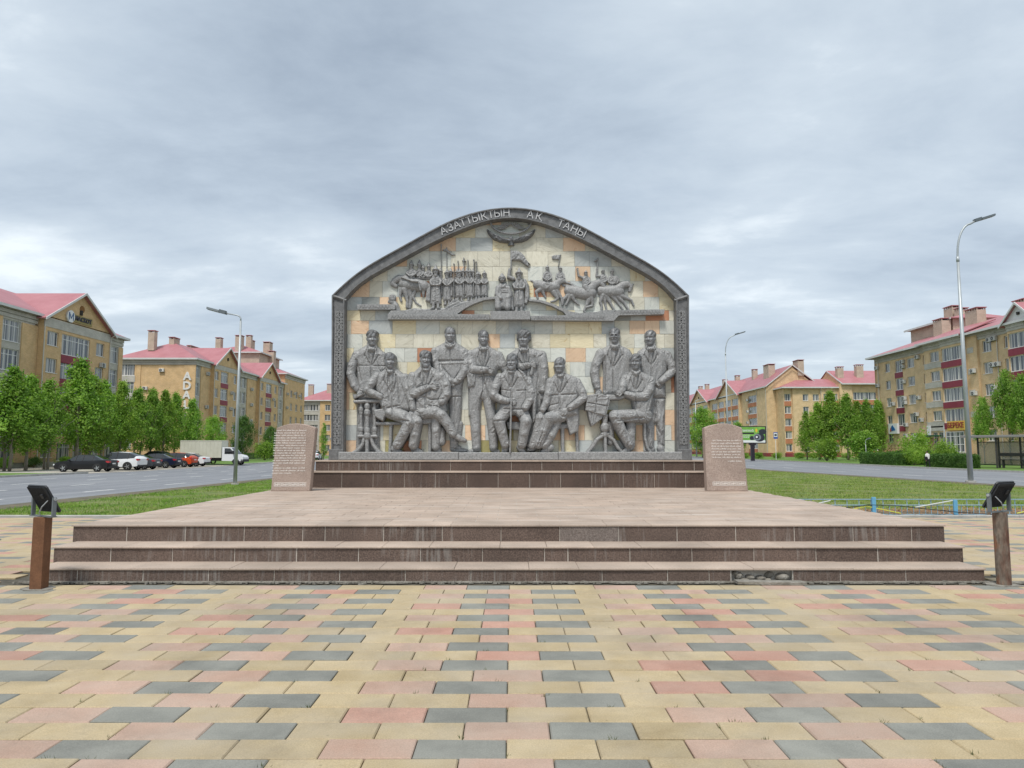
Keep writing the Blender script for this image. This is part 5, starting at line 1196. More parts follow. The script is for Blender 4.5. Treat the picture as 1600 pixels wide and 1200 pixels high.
stele(-5.73, -4.80, -5.635, -4.72+0.02, 2.1, 2.08, 'pink granite stele with eighteen lines of text, beside the lawn with the parked cars', lnL, (0.115, -0.40, 0.38))
lnR = []
for i, v in enumerate((688.5, 693, 697.5, 701.7, 706.3, 710.6, 715)):
    lnR.append((2.19-(v-662)*0.0153-0.014-0.5705, -0.36+(0.03 if i == 0 else 0), 0.34, 1.0))
lnR.append((2.19-(721-662)*0.0153-0.014-0.5705, 0.03, 0.36, 1.0))
stele(4.72, 5.70, 4.69, 5.60, 2.1, 2.08, 'pink granite stele with a short seven-line text, beside the road with the bus shelter', lnR, (0.135, -0.36, 0.44))

# ================================================================== BUILDINGS
m_brick = brick_mat('brick_ochre', (0.60,0.385,0.17), (0.70,0.475,0.245), (0.55,0.41,0.26))
m_brickR = brick_mat('brick_straw', (0.66,0.455,0.235), (0.74,0.54,0.315), (0.56,0.43,0.29))
m_brickG = brick_mat('brick_grey', (0.46,0.435,0.38), (0.56,0.53,0.47), (0.40,0.38,0.335))
m_brickP = brick_mat('brick_pale', (0.50,0.39,0.30), (0.58,0.47,0.37), (0.42,0.35,0.28))
m_terra = brick_mat('brick_terracotta', (0.46,0.17,0.085), (0.53,0.215,0.11), (0.40,0.18,0.10))
m_base = mat('maroon_plinth', (0.20,0.03,0.04), (0.25,0.05,0.055), scale=2, rough=0.8)
m_maroon = mat('maroon_panel', (0.205,0.022,0.04), (0.26,0.035,0.055), scale=3, rough=0.55, stretch=(1,1,0.1))
m_white = mat('white_frame', (0.72,0.72,0.70), rough=0.5)
m_fascia = mat('white_fascia', (0.66,0.66,0.64), (0.56,0.56,0.55), scale=1.5, rough=0.6)
m_pipe = mat('downpipe', (0.55,0.52,0.46), rough=0.5)
m_ac = mat('ac_case', (0.62,0.61,0.57), (0.50,0.49,0.46), scale=3, rough=0.6, vary=0.12)
m_acd = mat('ac_grille', (0.06,0.06,0.065), rough=0.6)
m_shade = mat('dark_opening', (0.05,0.045,0.04), rough=0.9)
# window glass: dark room or pale curtain behind a reflecting pane, chosen per window
m_glass = mat('window_glass', (0.06,0.07,0.08), rough=0.08, spec=0.8)
def _glass():
    t = m_glass.node_tree; N = t.nodes; L = t.links.new; b = N['Principled BSDF']; oi = N.new('ShaderNodeObjectInfo'); tcn = N.new('ShaderNodeTexCoord')
    sx = N.new('ShaderNodeSeparateXYZ'); L(tcn.outputs['Object'], sx.inputs[0])
    a = N.new('ShaderNodeMath'); a.operation = 'MULTIPLY_ADD'; L(oi.outputs['Random'], a.inputs[0]); a.inputs[1].default_value = 31.0; L(sx.outputs[0], a.inputs[2])
    nz = N.new('ShaderNodeTexNoise'); nz.noise_dimensions = '1D'; nz.inputs['Scale'].default_value = 2.2; nz.inputs['Detail'].default_value = 1; L(a.outputs[0], nz.inputs['W'])
    rp = N.new('ShaderNodeValToRGB'); L(nz.outputs[0], rp.inputs[0]); e = rp.color_ramp.elements
    e[0].position = 0.44; e[0].color = (0.055,0.065,0.078,1); e[1].position = 0.60; e[1].color = (0.40,0.39,0.36,1); x = e.new(0.5); x.color = (0.17,0.18,0.19,1)
    L(rp.outputs[0], b.inputs['Base Color'])
_glass()
m_roof = mat('roof_metal', (0.40,0.15,0.165), (0.47,0.20,0.215), scale=0.5, rough=0.45, spec=0.5, coord='Object')
def _roof(m):
    t = m.node_tree; N = t.nodes; L = t.links.new; b = N['Principled BSDF']; src = b.inputs['Base Color'].links[0].from_socket
    tcn = N.new('ShaderNodeTexCoord'); sx = N.new('ShaderNodeSeparateXYZ'); L(tcn.outputs['Object'], sx.inputs[0])
    fr = N.new('ShaderNodeMath'); fr.operation = 'FRACT'; dv = N.new('ShaderNodeMath'); dv.operation = 'DIVIDE'; dv.inputs[1].default_value = 0.19; L(sx.outputs[2], dv.inputs[0]); L(dv.outputs[0], fr.inputs[0])
    bp = N.new('ShaderNodeBump'); bp.inputs['Strength'].default_value = 0.8; bp.inputs['Distance'].default_value = 0.06; L(fr.outputs[0], bp.inputs['Height']); L(bp.outputs[0], b.inputs['Normal'])
    mr = N.new('ShaderNodeMapRange'); L(fr.outputs[0], mr.inputs[0]); mr.inputs[1].default_value = 0.0; mr.inputs[2].default_value = 0.3; mr.inputs[3].default_value = 0.80; mr.inputs[4].default_value = 1.0
    sc = N.new('ShaderNodeVectorMath'); sc.operation = 'SCALE'; L(src, sc.inputs[0]); L(mr.outputs[0], sc.inputs['Scale']); L(sc.outputs[0], b.inputs['Base Color'])
_roof(m_roof)
def box_uv(me):
    uvl = me.uv_layers.new(name='UVMap'); co = np.zeros(len(me.vertices)*3); me.vertices.foreach_get('co', co); co = co.reshape(-1, 3)
    out = np.zeros((len(me.loops), 2))
    for p in me.polygons:
        n = p.normal; i = list(range(p.loop_start, p.loop_start+p.loop_total)); vi = [me.loops[k].vertex_index for k in i]
        c = co[vi]
        if abs(n.z) > 0.7: out[i] = c[:, :2]
        elif abs(n.x) > abs(n.y): out[i] = c[:, 1:3]
        else: out[i, 0] = c[:, 0]; out[i, 1] = c[:, 2]
    uvl.data.foreach_set('uv', out.ravel())
_wm = {}
def window_mesh(w_, h, nc, tr):
    key = (round(w_, 2), round(h, 2), nc, tr)
    if key not in _wm:
        f = MB(); b = 0.075; d0, d1 = 0.0, 0.06
        f.box(0, w_, d0, d1, 0, b); f.box(0, w_, d0, d1, h-b, h); f.box(0, b, d0, d1, b, h-b); f.box(w_-b, w_, d0, d1, b, h-b)
        for i in range(1, nc): x = w_*i/nc; f.box(x-0.035, x+0.035, d0+0.002, d1, b, h-b)
        if tr: f.box(b, w_-b, d0+0.004, d1-0.002, h*0.74-0.03, h*0.74+0.03)
        f.box(-0.06, w_+0.06, -0.20, 0.0, -0.05, -0.004)       # sill
        g_ = MB(); g_.quad((b*0.6, 0.035, b*0.6), (w_-b*0.6, 0.035, b*0.6), (w_-b*0.6, 0.035, h-b*0.6), (b*0.6, 0.035, h-b*0.6))
        _wm[key] = (f.mesh('window', m_white), g_.mesh('pane', m_glass))
    return _wm[key]
class Bld:
    """apartment house in a local frame: x along the street front, y into the house, z up"""
    def __init__(s, name, label, O, rz, brick): s.root = thing(name, label, 'building', O, rz); s.brick = brick
    def part(s, name, mb, m, uv=True):
        me = mb.mesh(name, m)
        if uv: box_uv(me)
        return put(name, me, s.root)
    def panel(s, x, y, ang, ln, z0, z1, ops, m=None, reveal=0.14, name='wall'):
        """wall of length ln with real openings (s0, s1, za, zb, columns, transom); ang 0 = street front, -90 = left end, 90 = right end"""
        m = m or s.brick; xs = sorted({0.0, ln, *[o[0] for o in ops], *[o[1] for o in ops]}); zs = sorted({z0, z1, *[o[2] for o in ops], *[o[3] for o in ops]})
        ca, sa = math.cos(R(ang)), math.sin(R(ang)); T = lambda u, d, z: (x+u*ca-d*sa, y+u*sa+d*ca, z)
        w_ = MB()
        for i in range(len(xs)-1):
            for j in range(len(zs)-1):
                xm, zm = (xs[i]+xs[i+1])/2, (zs[j]+zs[j+1])/2
                if any(o[0] < xm < o[1] and o[2] < zm < o[3] for o in ops): continue
                w_.quad(T(xs[i], 0, zs[j]), T(xs[i+1], 0, zs[j]), T(xs[i+1], 0, zs[j+1]), T(xs[i], 0, zs[j+1]))
        for o in ops:
            a, b, c, d = o[:4]; r = reveal+0.06
            w_.quad(T(a,0,c), T(a,r,c), T(b,r,c), T(b,0,c)); w_.quad(T(a,0,d), T(b,0,d), T(b,r,d), T(a,r,d)); w_.quad(T(a,0,c), T(a,0,d), T(a,r,d), T(a,r,c)); w_.quad(T(b,0,c), T(b,r,c), T(b,r,d), T(b,0,d))
        s.part(name, w_, m)
        for o in ops:
            fm, pm = window_mesh(o[1]-o[0], o[3]-o[2], o[4], o[5]); wo_ = put('window', fm, s.root); wo_.location = T(o[0], reveal, o[2]); wo_.rotation_euler = (0, 0, R(ang)); put('pane', pm, wo_)
    def front(s, x0, x1, y, z0, z1, ops, m=None, back=0.0, **k):
        """street-front section from x0 to x1 standing at depth y; side returns run back to depth `back`"""
        s.panel(x0, y, 0, x1-x0, z0, z1, [(o[0]-x0, o[1]-x0, *o[2:]) for o in ops], m, **k)
        if back > y:
            xa, xb = x0+0.004, x1-0.004; w_ = MB(); w_.quad((xa, back, z0), (xa, y, z0), (xa, y, z1), (xa, back, z1)); s.part('wall', w_, m or s.brick); w_ = MB(); w_.quad((xb, y, z0), (xb, back, z0), (xb, back, z1), (xb, y, z1)); s.part('wall', w_, m or s.brick)
    def band(s, x0, x1, y, z0, z1, m=None, d=0.05, name='band'):
        b = MB(); b.box(x0, x1, y-d, y+0.02, z0, z1); return s.part(name, b, m or m_brickG)
    def roof(s, polys, name='roof', m=None, th=0.14):
        r = MB()
        for p in polys:
            n = len(r.v); k = len(p); r.v += [tuple(q) for q in p]+[(q[0], q[1], q[2]-th) for q in p]
            r.f.append(tuple(range(n, n+k))); r.f.append(tuple(range(n+2*k-1, n+k-1, -1))); r.m += [0, 0]
            for i in range(k): j = (i+1) % k; r.f.append((n+j, n+i, n+k+i, n+k+j)); r.m.append(0)
        return s.part(name, r, m or m_roof, uv=False)
    def fascia(s, pts, h=0.26, t=0.10):
        f = MB()
        for p, q in zip(pts[:-1], pts[1:]):
            p, q = Vector(p), Vector(q); d = (q-p).normalized(); nn = d.cross(Vector((0,0,1)));
            nn = (nn.normalized() if nn.length > 1e-4 else Vector((0,-1,0)))*t/2; up = Vector((0,0,h))
            P = [p-nn-up, q-nn-up, q+nn-up, p+nn-up, p-nn+up*0.1, q-nn+up*0.1, q+nn+up*0.1, p+nn+up*0.1]; n = len(f.v); f.v += [tuple(v) for v in P]
            for c in ((3,2,1,0),(4,5,6,7),(0,1,5,4),(1,2,6,5),(2,3,7,6),(3,0,4,7)): f.f.append(tuple(n+i for i in c)); f.m.append(0)
        return s.part('fascia', f, m_fascia, uv=False)
    def cross_gable(s, x0, x1, y, ze, zp, depth, wallz, m=None, oh=0.55):
        """gable facing the street: brick triangle, two roof slopes running back, white barge boards"""
        xm = (x0+x1)/2; g_ = MB(); sl = (zp-ze)/((x1-x0)/2)
        g_.prism([(x0, wallz), (x1, wallz), (x1, ze), (xm, zp-0.12), (x0, ze)], y, y+0.3); s.part('gable', g_, m or s.brick)
        a, b = x0-oh, x1+oh; zl = ze-sl*oh
        s.roof([[(a, y-oh, zl), (xm, y-oh, zp), (xm, y+depth, zp), (a, y+depth, zl)], [(xm, y-oh, zp), (b, y-oh, zl), (b, y+depth, zl), (xm, y+depth, zp)]], 'gable_roof')
        s.fascia([(a, y-oh-0.04, zl), (xm, y-oh-0.04, zp)]); s.fascia([(xm, y-oh-0.045, zp), (b, y-oh-0.045, zl)])
        v = MB(); v.tube([(xm, y-0.03, ze+(zp-ze)*0.30), (xm, y-0.03, ze+(zp-ze)*0.45)], 0.22, 8); s.part('gable_vent', v, m_shade, uv=False)
    def hip(s, x0, x1, y0, y1, ze, zr, hipl=True, hipr=True, oh=0.6):
        ym = (y0+y1)/2; a, b, c, d = x0-oh, x1+oh, y0-oh, y1+oh; run = (y1-y0)/2; rl = x0+run*0.9 if hipl else a; rr_ = x1-run*0.9 if hipr else b
        P = [[(a,c,ze), (b,c,ze), (rr_,ym,zr), (rl,ym,zr)], [(b,d,ze), (a,d,ze), (rl,ym,zr), (rr_,ym,zr)]]
        if hipl: P.append([(a,d,ze), (a,c,ze), (rl,ym,zr)])
        if hipr: P.append([(b,c,ze), (b,d,ze), (rr_,ym,zr)])
        s.rf = s.roof(P); s.fascia([(a,c-0.04,ze),(b,c-0.04,ze)])
        if hipl: s.fascia([(a-0.04,d,ze),(a-0.04,c,ze)])
        if hipr: s.fascia([(b+0.04,c,ze),(b+0.04,d,ze)])
        return s.rf
    def chimney(s, x, y, w_, d, z0, z1, m=None):
        c = MB(); c.box(x-w_/2, x+w_/2, y-d/2, y+d/2, z0, z1-0.4); n = max(2, int(w_/0.5)); c.mi = 0
        for i in range(n+1):
            xx = x-w_/2+0.08+(w_-0.16)*i/n
            for yy in (y-d/2+0.08, y+d/2-0.08): c.box(xx-0.07, xx+0.07, yy-0.07, yy+0.07, z1-0.4, z1-0.12)
        me = c.mesh('chimney', m or m_brickP); box_uv(me); o = put('chimney', me, s.rf if hasattr(s, 'rf') else s.root)
        cp = MB(); cp.bev(x-w_/2-0.12, x+w_/2+0.12, y-d/2-0.12, y+d/2+0.12, z1-0.12, z1, 0.05); q = put('chimney_cap', cp.mesh('chimney_cap', m_roof), o)
    def ac(s, x, y, z, ang=0):
        if 'ac' not in _wm:
            a = MB(); a.bevf(0, 0.85, -0.36, 0, 0, 0.58, 0.03); a.mi = 1
            pts = [(0.32+0.23*math.cos(t), 0.29+0.23*math.sin(t)) for t in [i*PI/6 for i in range(12)]]; a.prism(pts, -0.375, -0.355); a.mi = 0
            pts = [(0.32+0.07*math.cos(t), 0.29+0.07*math.sin(t)) for t in [i*PI/4 for i in range(8)]]; a.prism(pts, -0.385, -0.37)
            a.mi = 1; a.box(0.1, 0.14, -0.34, 0.0, -0.06, -0.003); a.box(0.70, 0.74, -0.34, 0.0, -0.06, -0.003)
            _wm['ac'] = a.mesh('air_conditioner', [m_ac, m_acd])
        o = put('air_conditioner', _wm['ac'], s.root); o.location = (x, y-0.08, z); o.rotation_euler = (0, 0, R(ang)); return o
    def pipe(s, x, y, z0, z1):
        p = MB(); p.tube([(x, y-0.1, z0), (x, y-0.1, z1-0.5), (x, y-0.1, z1-0.3), (x, y-0.55, z1)], 0.06, 6); s.part('downpipe', p, m_pipe, uv=False)
    def maroon(s, x0, x1, y, z0, z1, m=None):
        b = MB(); b.box(x0, x1, y-0.06, y+0.05, z0, z1); s.part('balcony_panel', b, m or m_maroon, uv=m is not None)
    def shell(s, x0, x1, y0, y1, z0, z1, m=None):
        """the unseen sides and the solid behind the fronts"""
        b = MB(); b.box(x0, x1, y0, y1, z0, z1); s.part('wall', b, m or s.brick)
def sign_text(parent, txt, size, loc, ang, m, depth=0.02, bold=0.0, name='letter', vertical=False, adv=None, fit=None):
    for i, ch in enumerate(txt):
        if ch == ' ': continue
        me = glyph(ch, size, depth, bold); me.name = name; me.materials.clear(); me.materials.append(m); o = put(name, me, parent); ca, sa = math.cos(R(ang)), math.sin(R(ang)); a = (adv or size*0.72)*i
        o.location = (loc[0]+(0 if vertical else a*ca), loc[1]+(0 if vertical else a*sa), loc[2]-(a if vertical else 0)); o.rotation_euler = (PI/2, 0, R(ang))
GZ = -0.45
# ---------------------------------------------------------------- B1: gabled house at the far left
b = Bld('apartment_building', 'ochre brick apartment house with a gable carrying a round white sign', (-52, 64.5, GZ), PI/2, m_brick)
Z = 0.45; fl = [1.1+Z*0, 4.35, 7.4, 10.45, 13.5]
b.shell(-10, 29.3, 0.75, 17, 0, 16.75)
lw = []
for x0 in (-8.2, -4.9, -1.6, 1.7, 3.45+1.0, 6.9):
    pass
def grid(cols, floors, hts, nc, tr): return [(a, c, z+hts[0], z+hts[1], nc, tr) for a, c in cols for z in floors]
b.front(-10, 11.9, 0.3, 0, 16.7, grid([(-6.6, -3.9), (-3.2, -0.5), (0.2, 2.9), (3.5, 6.3), (6.9, 9.6)], [4.0, 7.05, 10.1, 13.15], (0, 2.25), 4, True)+grid([(0.2, 2.9), (3.5, 6.3), (6.9, 9.6)], [0.6], (0, 2.3), 3, False), m_brickG, back=1.0)
for xp in (-3.55, -0.15, 3.2, 6.6): b.band(xp-0.28, xp+0.28, 0.3, 0.5, 15.55, m_brick, 0.10, 'pilaster')
b.band(9.75, 12.25, 0.3, 0.5, 15.4, m_brick, 0.12, 'pilaster')
for zz, dd in ((15.62, 0.10), (16.05, 0.16), (16.45, 0.26)): b.band(-10, 12.2, 0.3, zz, zz+0.36, m_brickG, dd, 'cornice')
ops = grid([(12.95, 14.85), (22.2, 23.9)], [1.0, 4.35, 7.4, 10.45, 13.5], (0, 1.6), 2, False)
b.front(12.3, 25.1, -0.4, 0, 16.7, ops+[(15.5, 20.9, z, z+2.35, 5, True) for z in (3.65, 6.7, 9.75, 12.8)]+[(15.7, 18.1, 0.6, 2.7, 2, True), (18.6, 20.6, 0.6, 2.7, 2, True)], back=1.0)
for z in (5.75+0.25, 9.05, 12.1-0.27): b.maroon(15.5, 20.9, -0.4, z-0.02, z+0.92)
b.band(12.3, 25.1, -0.4, 15.5, 16.55, m_brickG, 0.06); b.band(12.3, 25.1, -0.4, 0, 0.5, m_brickG, 0.06)
b.cross_gable(12.3, 25.1, -0.4, 16.7, 20.55, 9.0, 16.6)
b.front(25.1, 29.3, 0.3, 0, 16.7, grid([(25.7, 28.2)], [0.7, 4.0, 7.05, 10.1, 13.15], (0, 2.2), 3, True), m_brickG, back=1.0)
b.band(28.35, 29.3, 0.3, 0.3, 15.4, m_brick, 0.10, 'pilaster')
for zz, dd in ((15.62, 0.10), (16.05, 0.16), (16.45, 0.26)): b.band(25.1, 29.35, 0.3, zz, zz+0.36, m_brickG, dd, 'cornice')
b.hip(-10, 29.3, 0.3, 17, 16.75, 20.9, False, True)
b.chimney(1.2, 8.6, 1.0, 1.4, 19.8, 22.6); b.chimney(5, 8.6, 3.2, 0.9, 20.2, 21.2); b.chimney(27, 5.5, 1.2, 1.0, 17.8, 20.0)
for x, z in ((10.3, 9.2), (22.9, 12.1), (20.9+0.3, 9.9), (23.0, 5.6)): b.ac(x, -0.4 if x > 12 else 0.2, z)
b.ac(11.3, 0.2, 0.3)
b.pipe(12.3, -0.42, 0.2, 16.4); b.pipe(25.05, -0.42, 0.2, 16.4)
# round sign and dark name board on the gable
m_sw = mat('sign_white', (0.75,0.75,0.74), rough=0.4); m_sd = mat('sign_dark', (0.025,0.02,0.03), rough=0.4); m_sb = mat('sign_blue', (0.10,0.17,0.32), rough=0.4); m_sg = mat('sign_gold', (0.30,0.24,0.09), rough=0.6)
sg = MB(); sg.tube([(16.6, -0.62, 17.35), (16.6, -0.42, 17.35)], 0.72, 20); sgo = b.part('sign_disc', sg, m_sw, uv=False)
mm = MB()
for a, c in (((16.2,16.9),(16.2,17.8)),((16.2,17.8),(16.6,17.1)),((16.6,17.1),(17.0,17.8)),((17.0,17.8),(17.0,16.9))): mm.tube([(a[0],-0.64,a[1]),(c[0],-0.64,c[1])], 0.05, 5)
put('emblem', mm.mesh('emblem', m_sb), sgo)
sg = MB(); sg.box(17.35, 20.9, -0.52, -0.42, 16.85, 17.75); sgo = b.part('sign_board', sg, m_sg, uv=False)
sign_text(sgo, 'MACKOT', 0.72, (17.75, -0.56, 17.32), 0, m_sd, 0.03, 0.03, adv=0.54)
rs_ = MB(); rs_.tube([(18.9, -0.47, 18.6), (18.9, -0.40, 18.6)], 0.45, 10); b.part('gable_rosette', rs_, mat('rust_vent', (0.20,0.09,0.03), (0.28,0.13,0.04), scale=5, rough=0.9), uv=False)
# ---------------------------------------------------------------- B2: long house with two gables
b = Bld('apartment_building', 'long ochre brick house with two gables and tall white vertical letters', (-54, 119.7, GZ), PI/2, m_brick)
b.shell(0.35, 46.5, 0.8, 13.2, 0, 17.2)
F2 = [1.6, 4.95, 8.1, 11.2, 14.35]
b.panel(0, 13.5, -90, 13.5, 0, 17.3, grid([(0.3, 3.0)], [2.0, 5.0, 8.1, 11.3, 14.4], (0, 2.0), 3, True))
e = MB(); e.box(-0.12, 0.05, 0.0, 2.0, 0, 16.2); b.part('corner_pier', e, m_brick)
for z in (4.1, 7.2, 10.35, 13.4): 
    e = MB(); e.box(-0.05, 0.05, 10.35, 13.3, z-0.1, z+0.95); b.part('band', e, m_brickG)
e = MB(); e.box(-0.10, 0.05, 9.4, 10.2, 0, 16.2); b.part('pilaster', e, m_brick)
for zz, dd in ((16.25, 0.12), (16.62, 0.18), (16.95, 0.28)):
    e = MB(); e.box(-dd, 0.02, -0.05, 13.5, zz, zz+0.34); b.part('cornice', e, m_brickG)
b.front(0, 2.4, 0.3, 0, 17.3, grid([(0.5, 2.0)], F2, (-0.2, 2.1), 2, True), m_brickG, back=1.0)
b.front(2.4, 6.2, 0.15, 0, 17.3, [], back=1.0)
b.front(6.2, 17.7, -0.5, 0, 17.2, grid([(6.7, 8.2), (15.2, 16.7)], F2, (0, 1.6), 2, False)+grid([(9.2, 12.5)], F2[1:], (-0.3, 1.75), 4, True), back=1.0)
for z in (4.95, 8.1, 11.2, 14.35): b.maroon(9.2, 12.5, -0.5, z-1.25, z-0.34)
b.front(17.7, 23.9, 0.3, 0, 17.3, grid([(18.2, 20.9), (21.5, 23.3)], F2, (-0.2, 2.1), 3, True), m_brickG, back=1.0)
b.front(23.9, 29.2, 0.15, 0, 17.3, [], back=1.0)
b.front(29.2, 41.0, -0.5, 0, 17.2, grid([(29.9, 31.4), (38.5, 40.0)], F2, (0, 1.6), 2, False)+grid([(33.0, 36.6)], F2[1:], (-0.3, 1.75), 4, True), back=1.0)
for z in (4.95, 8.1, 11.2, 14.35): b.maroon(33.0, 36.6, -0.5, z-1.25, z-0.34)
b.front(41.0, 47.0, 0.3, 0, 17.3, grid([(41.6, 43.8), (44.4, 46.2)], F2, (-0.2, 2.1), 2, True), m_brickG, back=1.0)
for x0, x1, y in ((0, 6.2, 0.15), (17.7, 29.2, 0.15), (41, 47, 0.3)):
    for zz, dd in ((16.25, 0.12), (16.62, 0.18), (16.95, 0.28)): b.band(x0, x1, y, zz, zz+0.34, m_brickG, dd, 'cornice')
for x0, x1 in ((6.2, 17.7), (29.2, 41.0)): b.band(x0, x1, -0.5, 16.3, 17.15, m_brickG, 0.06)
b.hip(0, 47, 0.2, 13.5, 17.35, 21.0, True, False)
b.cross_gable(6.2, 17.7, -0.5, 17.3, 20.85, 7.5, 17.1); b.cross_gable(29.2, 41.0, -0.5, 17.3, 20.85, 7.5, 17.1)
b.chimney(2.6, 9.0, 1.1, 1.1, 19.0, 22.6); b.chimney(6.2, 6.9, 2.2, 0.9, 20.4, 21.9); b.chimney(14, 6.9, 4.2, 0.7, 20.7, 21.4); b.chimney(27, 6.9, 1.4, 1.0, 20.3, 22.7)
for x, z in ((4.2, 14.9), (4.2, 9.0), (4.3, 5.4), (13.6, 12.2), (13.4, 9.2), (25.5, 13.9), (25.6, 10.7), (25.5, 7.4), (25.6, 6.7), (37.2, 12.6), (35.4, 4.0)): b.ac(x, 0.15 if (x < 6 or 24 < x < 29) else -0.5, z)
for y, z in ((6.3, 15.0), (9.0, 11.9)): b.ac(0.0, y, z, -90)
for x in (6.15, 17.75, 29.1, 41.05): b.pipe(x, -0.52 if x in (6.15, 29.1) else -0.5, 0.2, 17.0)
m_let = mat('sign_letter', (0.70,0.69,0.66), rough=0.5)
sign_text(b.root, 'ADAL', 1.9, (-0.2, 1.35, 14.2), -90, m_let, 0.09, 0.06, vertical=True, adv=1.62)
sign_text(b.root, 'I', 1.9, (-0.2, 1.35, 7.2), -90, m_let, 0.09, 0.12, vertical=True, adv=1.62)
# white shop sign over the ground floor
sg = MB(); sg.box(36.5, 41.0, -0.95, -0.55, 2.7, 4.2); so = b.part('shop_sign', sg, m_sw, uv=False); sign_text(so, 'ALB', 1.25, (37.4, -0.98, 3.55), 0, m_sd, 0.02, 0.0, adv=1.05)
cn = MB(); cn.box(33.0, 37.2, -1.6, -0.5, 2.75, 2.95); cn.tube([(36.9,-1.5,0.1),(36.9,-1.5,2.75)], 0.07, 6); b.part('canopy', cn, m_sd, uv=False)
# ---------------------------------------------------------------- B2b: taller block adjoining at the far end
b = Bld('apartment_building', 'taller ochre brick block with clustered chimneys behind the two-gabled house', (-54, 166.9, GZ), PI/2, m_brick)
b.shell(0.3, 16, 0.35, 16, 0, 19.7); b.front(0, 16, 0, 0, 19.8, grid([(4.3, 6.0), (8.5, 10.2), (12.6, 14.2)], [1.6, 4.8, 8.0, 11.2, 14.4, ], (0, 1.7), 2, False), back=0.4)
b.panel(0, 16, -90, 16, 0, 19.8, [])
for zz, dd in ((18.6, 0.1), (19.0, 0.18), (19.4, 0.28)): b.band(-0.1, 16.1, 0, zz, zz+0.36, m_brickG, dd, 'cornice')
b.hip(0, 16, 0, 16, 19.8, 23.2, True, True)
for x, z in ((1.2, 14.7), (1.1, 11.4), (6.6, 15.2), (10.8, 14.9)): b.ac(x, 0, z)
b2 = MB(); b2.box(-5, 9, 4.5, 16, 19.0, 24.2); b.part('penthouse', b2, m_brickP); b.roof([[(-5.6,3.9,24.2),(9.6,3.9,24.2),(5,10,26.4),(-1,10,26.4)],[(9.6,3.9,24.2),(9.6,16.6,24.2),(5,10,26.4)],[(9.6,16.6,24.2),(-5.6,16.6,24.2),(-1,10,26.4),(5,10,26.4)],[(-5.6,16.6,24.2),(-5.6,3.9,24.2),(-1,10,26.4)]], 'penthouse_roof'); b.fascia([(-5.6,3.86,24.2),(9.6,3.86,24.2)]); b.fascia([(-5.64,16,24.2),(-5.64,3.9,24.2)])
b.chimney(2.0, 4.0, 1.6, 1.4, 19, 25.4); b.chimney(6.2, 6.5, 2.2, 1.6, 24, 28.2); b.chimney(0.4, 9, 1.1, 1.2, 25, 29.0); b.chimney(2.0, 9, 1.6, 1.0, 25, 28.0); b.chimney(-4.2, 9.5, 1.8, 1.4, 24, 28.2); b.chimney(-4.8, 14, 1.4, 1.2, 23, 27.6)
# ---------------------------------------------------------------- B3: far house facing the boulevard
b = Bld('apartment_building', 'grey and ochre house far down the road, partly behind the monument', (-61.5, 203, GZ), 0, m_brick)
b.shell(0, 30, 0.35, 14, 0, 15.6)
b.front(0, 6.2, 0, 0, 15.7, grid([(0.6, 5.6)], [1.2, 4.1, 7.0, 9.9, 12.8], (0, 1.7), 6, False), m_brickG, back=0.4)
b.front(6.2, 30, -0.2, 0, 15.7, grid([(7.6, 9.2), (11, 12.6), (15, 16.6), (19, 20.6), (24, 25.6)], [1.2, 4.1, 7.0, 9.9, 12.8], (0, 1.7), 2, False), back=0.4)
b.hip(0, 30, 0, 14, 15.8, 19.4, True, True); b.chimney(2.0, 5, 1.4, 1.2, 17, 20.8); b.chimney(7.6, 5, 1.6, 1.2, 17.6, 21.0)
for x, z in ((9.5, 10.4), (9.4, 4.5)): b.ac(x, -0.2, z)
# ---------------------------------------------------------------- R1: five-storey house behind the bus shelter
b = Bld('apartment_building', 'five-storey straw brick house with maroon balcony stacks behind the bus shelter', (62, 119.6, GZ), -PI/2, m_brickR)
b.shell(0.3, 46, 0.9, 17, 0, 17.2)
F1 = [2.95, 5.95, 8.85, 11.7, 14.55]
b.panel(0, 17, -90, 17, 0, 17.3, [])
def stack(x0, x1, y, nc, zlist=F1, back=1.2, m=m_maroon, bot=True, low=0.35, top=1.5):
    b.front(x0, x1, y, 0, 17.3, [(x0+0.12, x1-0.12, z-low, z+top, nc, False) for z in zlist], back=back)
    for z in zlist: b.maroon(x0+0.06, x1-0.06, y, z-1.28, z-low-0.06, m if m is m_maroon else m)
b.front(0, 5.9, 0.2, 0, 17.3, grid([(3.0, 4.5)], F1, (0, 1.4), 2, False), back=1.0)
stack(5.9, 8.3, 0.2, 2, F1[1:])
b.front(8.3, 15.4, 0.2, 0, 17.3, grid([(9.5, 11.5), (13.9, 15.1)], F1, (0, 1.45), 3, False), back=1.0)
b.front(15.4, 20.1, -0.5, 0, 17.4, grid([(16.8, 19.0)], F1[1:], (0, 1.45), 3, False)+[(16.6, 17.7, 1.6, 4.3, 1, True), (18.0, 19.6, 2.2, 4.3, 2, False)], back=1.0)
for z in F1[1:]: b.band(15.4, 20.1, -0.5, z-0.95, z-0.12, m_brickG, 0.07)
b.band(15.4, 20.1, -0.5, 4.5, 5.2, m_brickG, 0.07)
stack(20.1, 24.8, -0.9, 4, F1[1:], back=1.2)
b.front(24.8, 27.0, -0.3, 0, 17.3, [], back=1.0)
for z in F1: b.band(25.0, 26.3, -0.3, z+0.2, z+0.95, m_brickG, 0.05)
b.front(27.0, 33.4, 0.0, 0, 17.3, grid([(27.7, 29.4), (31.8, 33.1)], F1, (0, 1.5), 3, False), back=1.0)
stack(33.4, 36.5, -0.7, 2, F1[1:])
b.front(36.5, 46, 0.0, 0, 17.3, grid([(38, 39.8), (42, 43.8)], F1, (0, 1.5), 3, False), back=1.0)
for z in F1: b.band(36.6, 37.7, 0.0, z-0.4, z+0.5, m_brickG, 0.05)
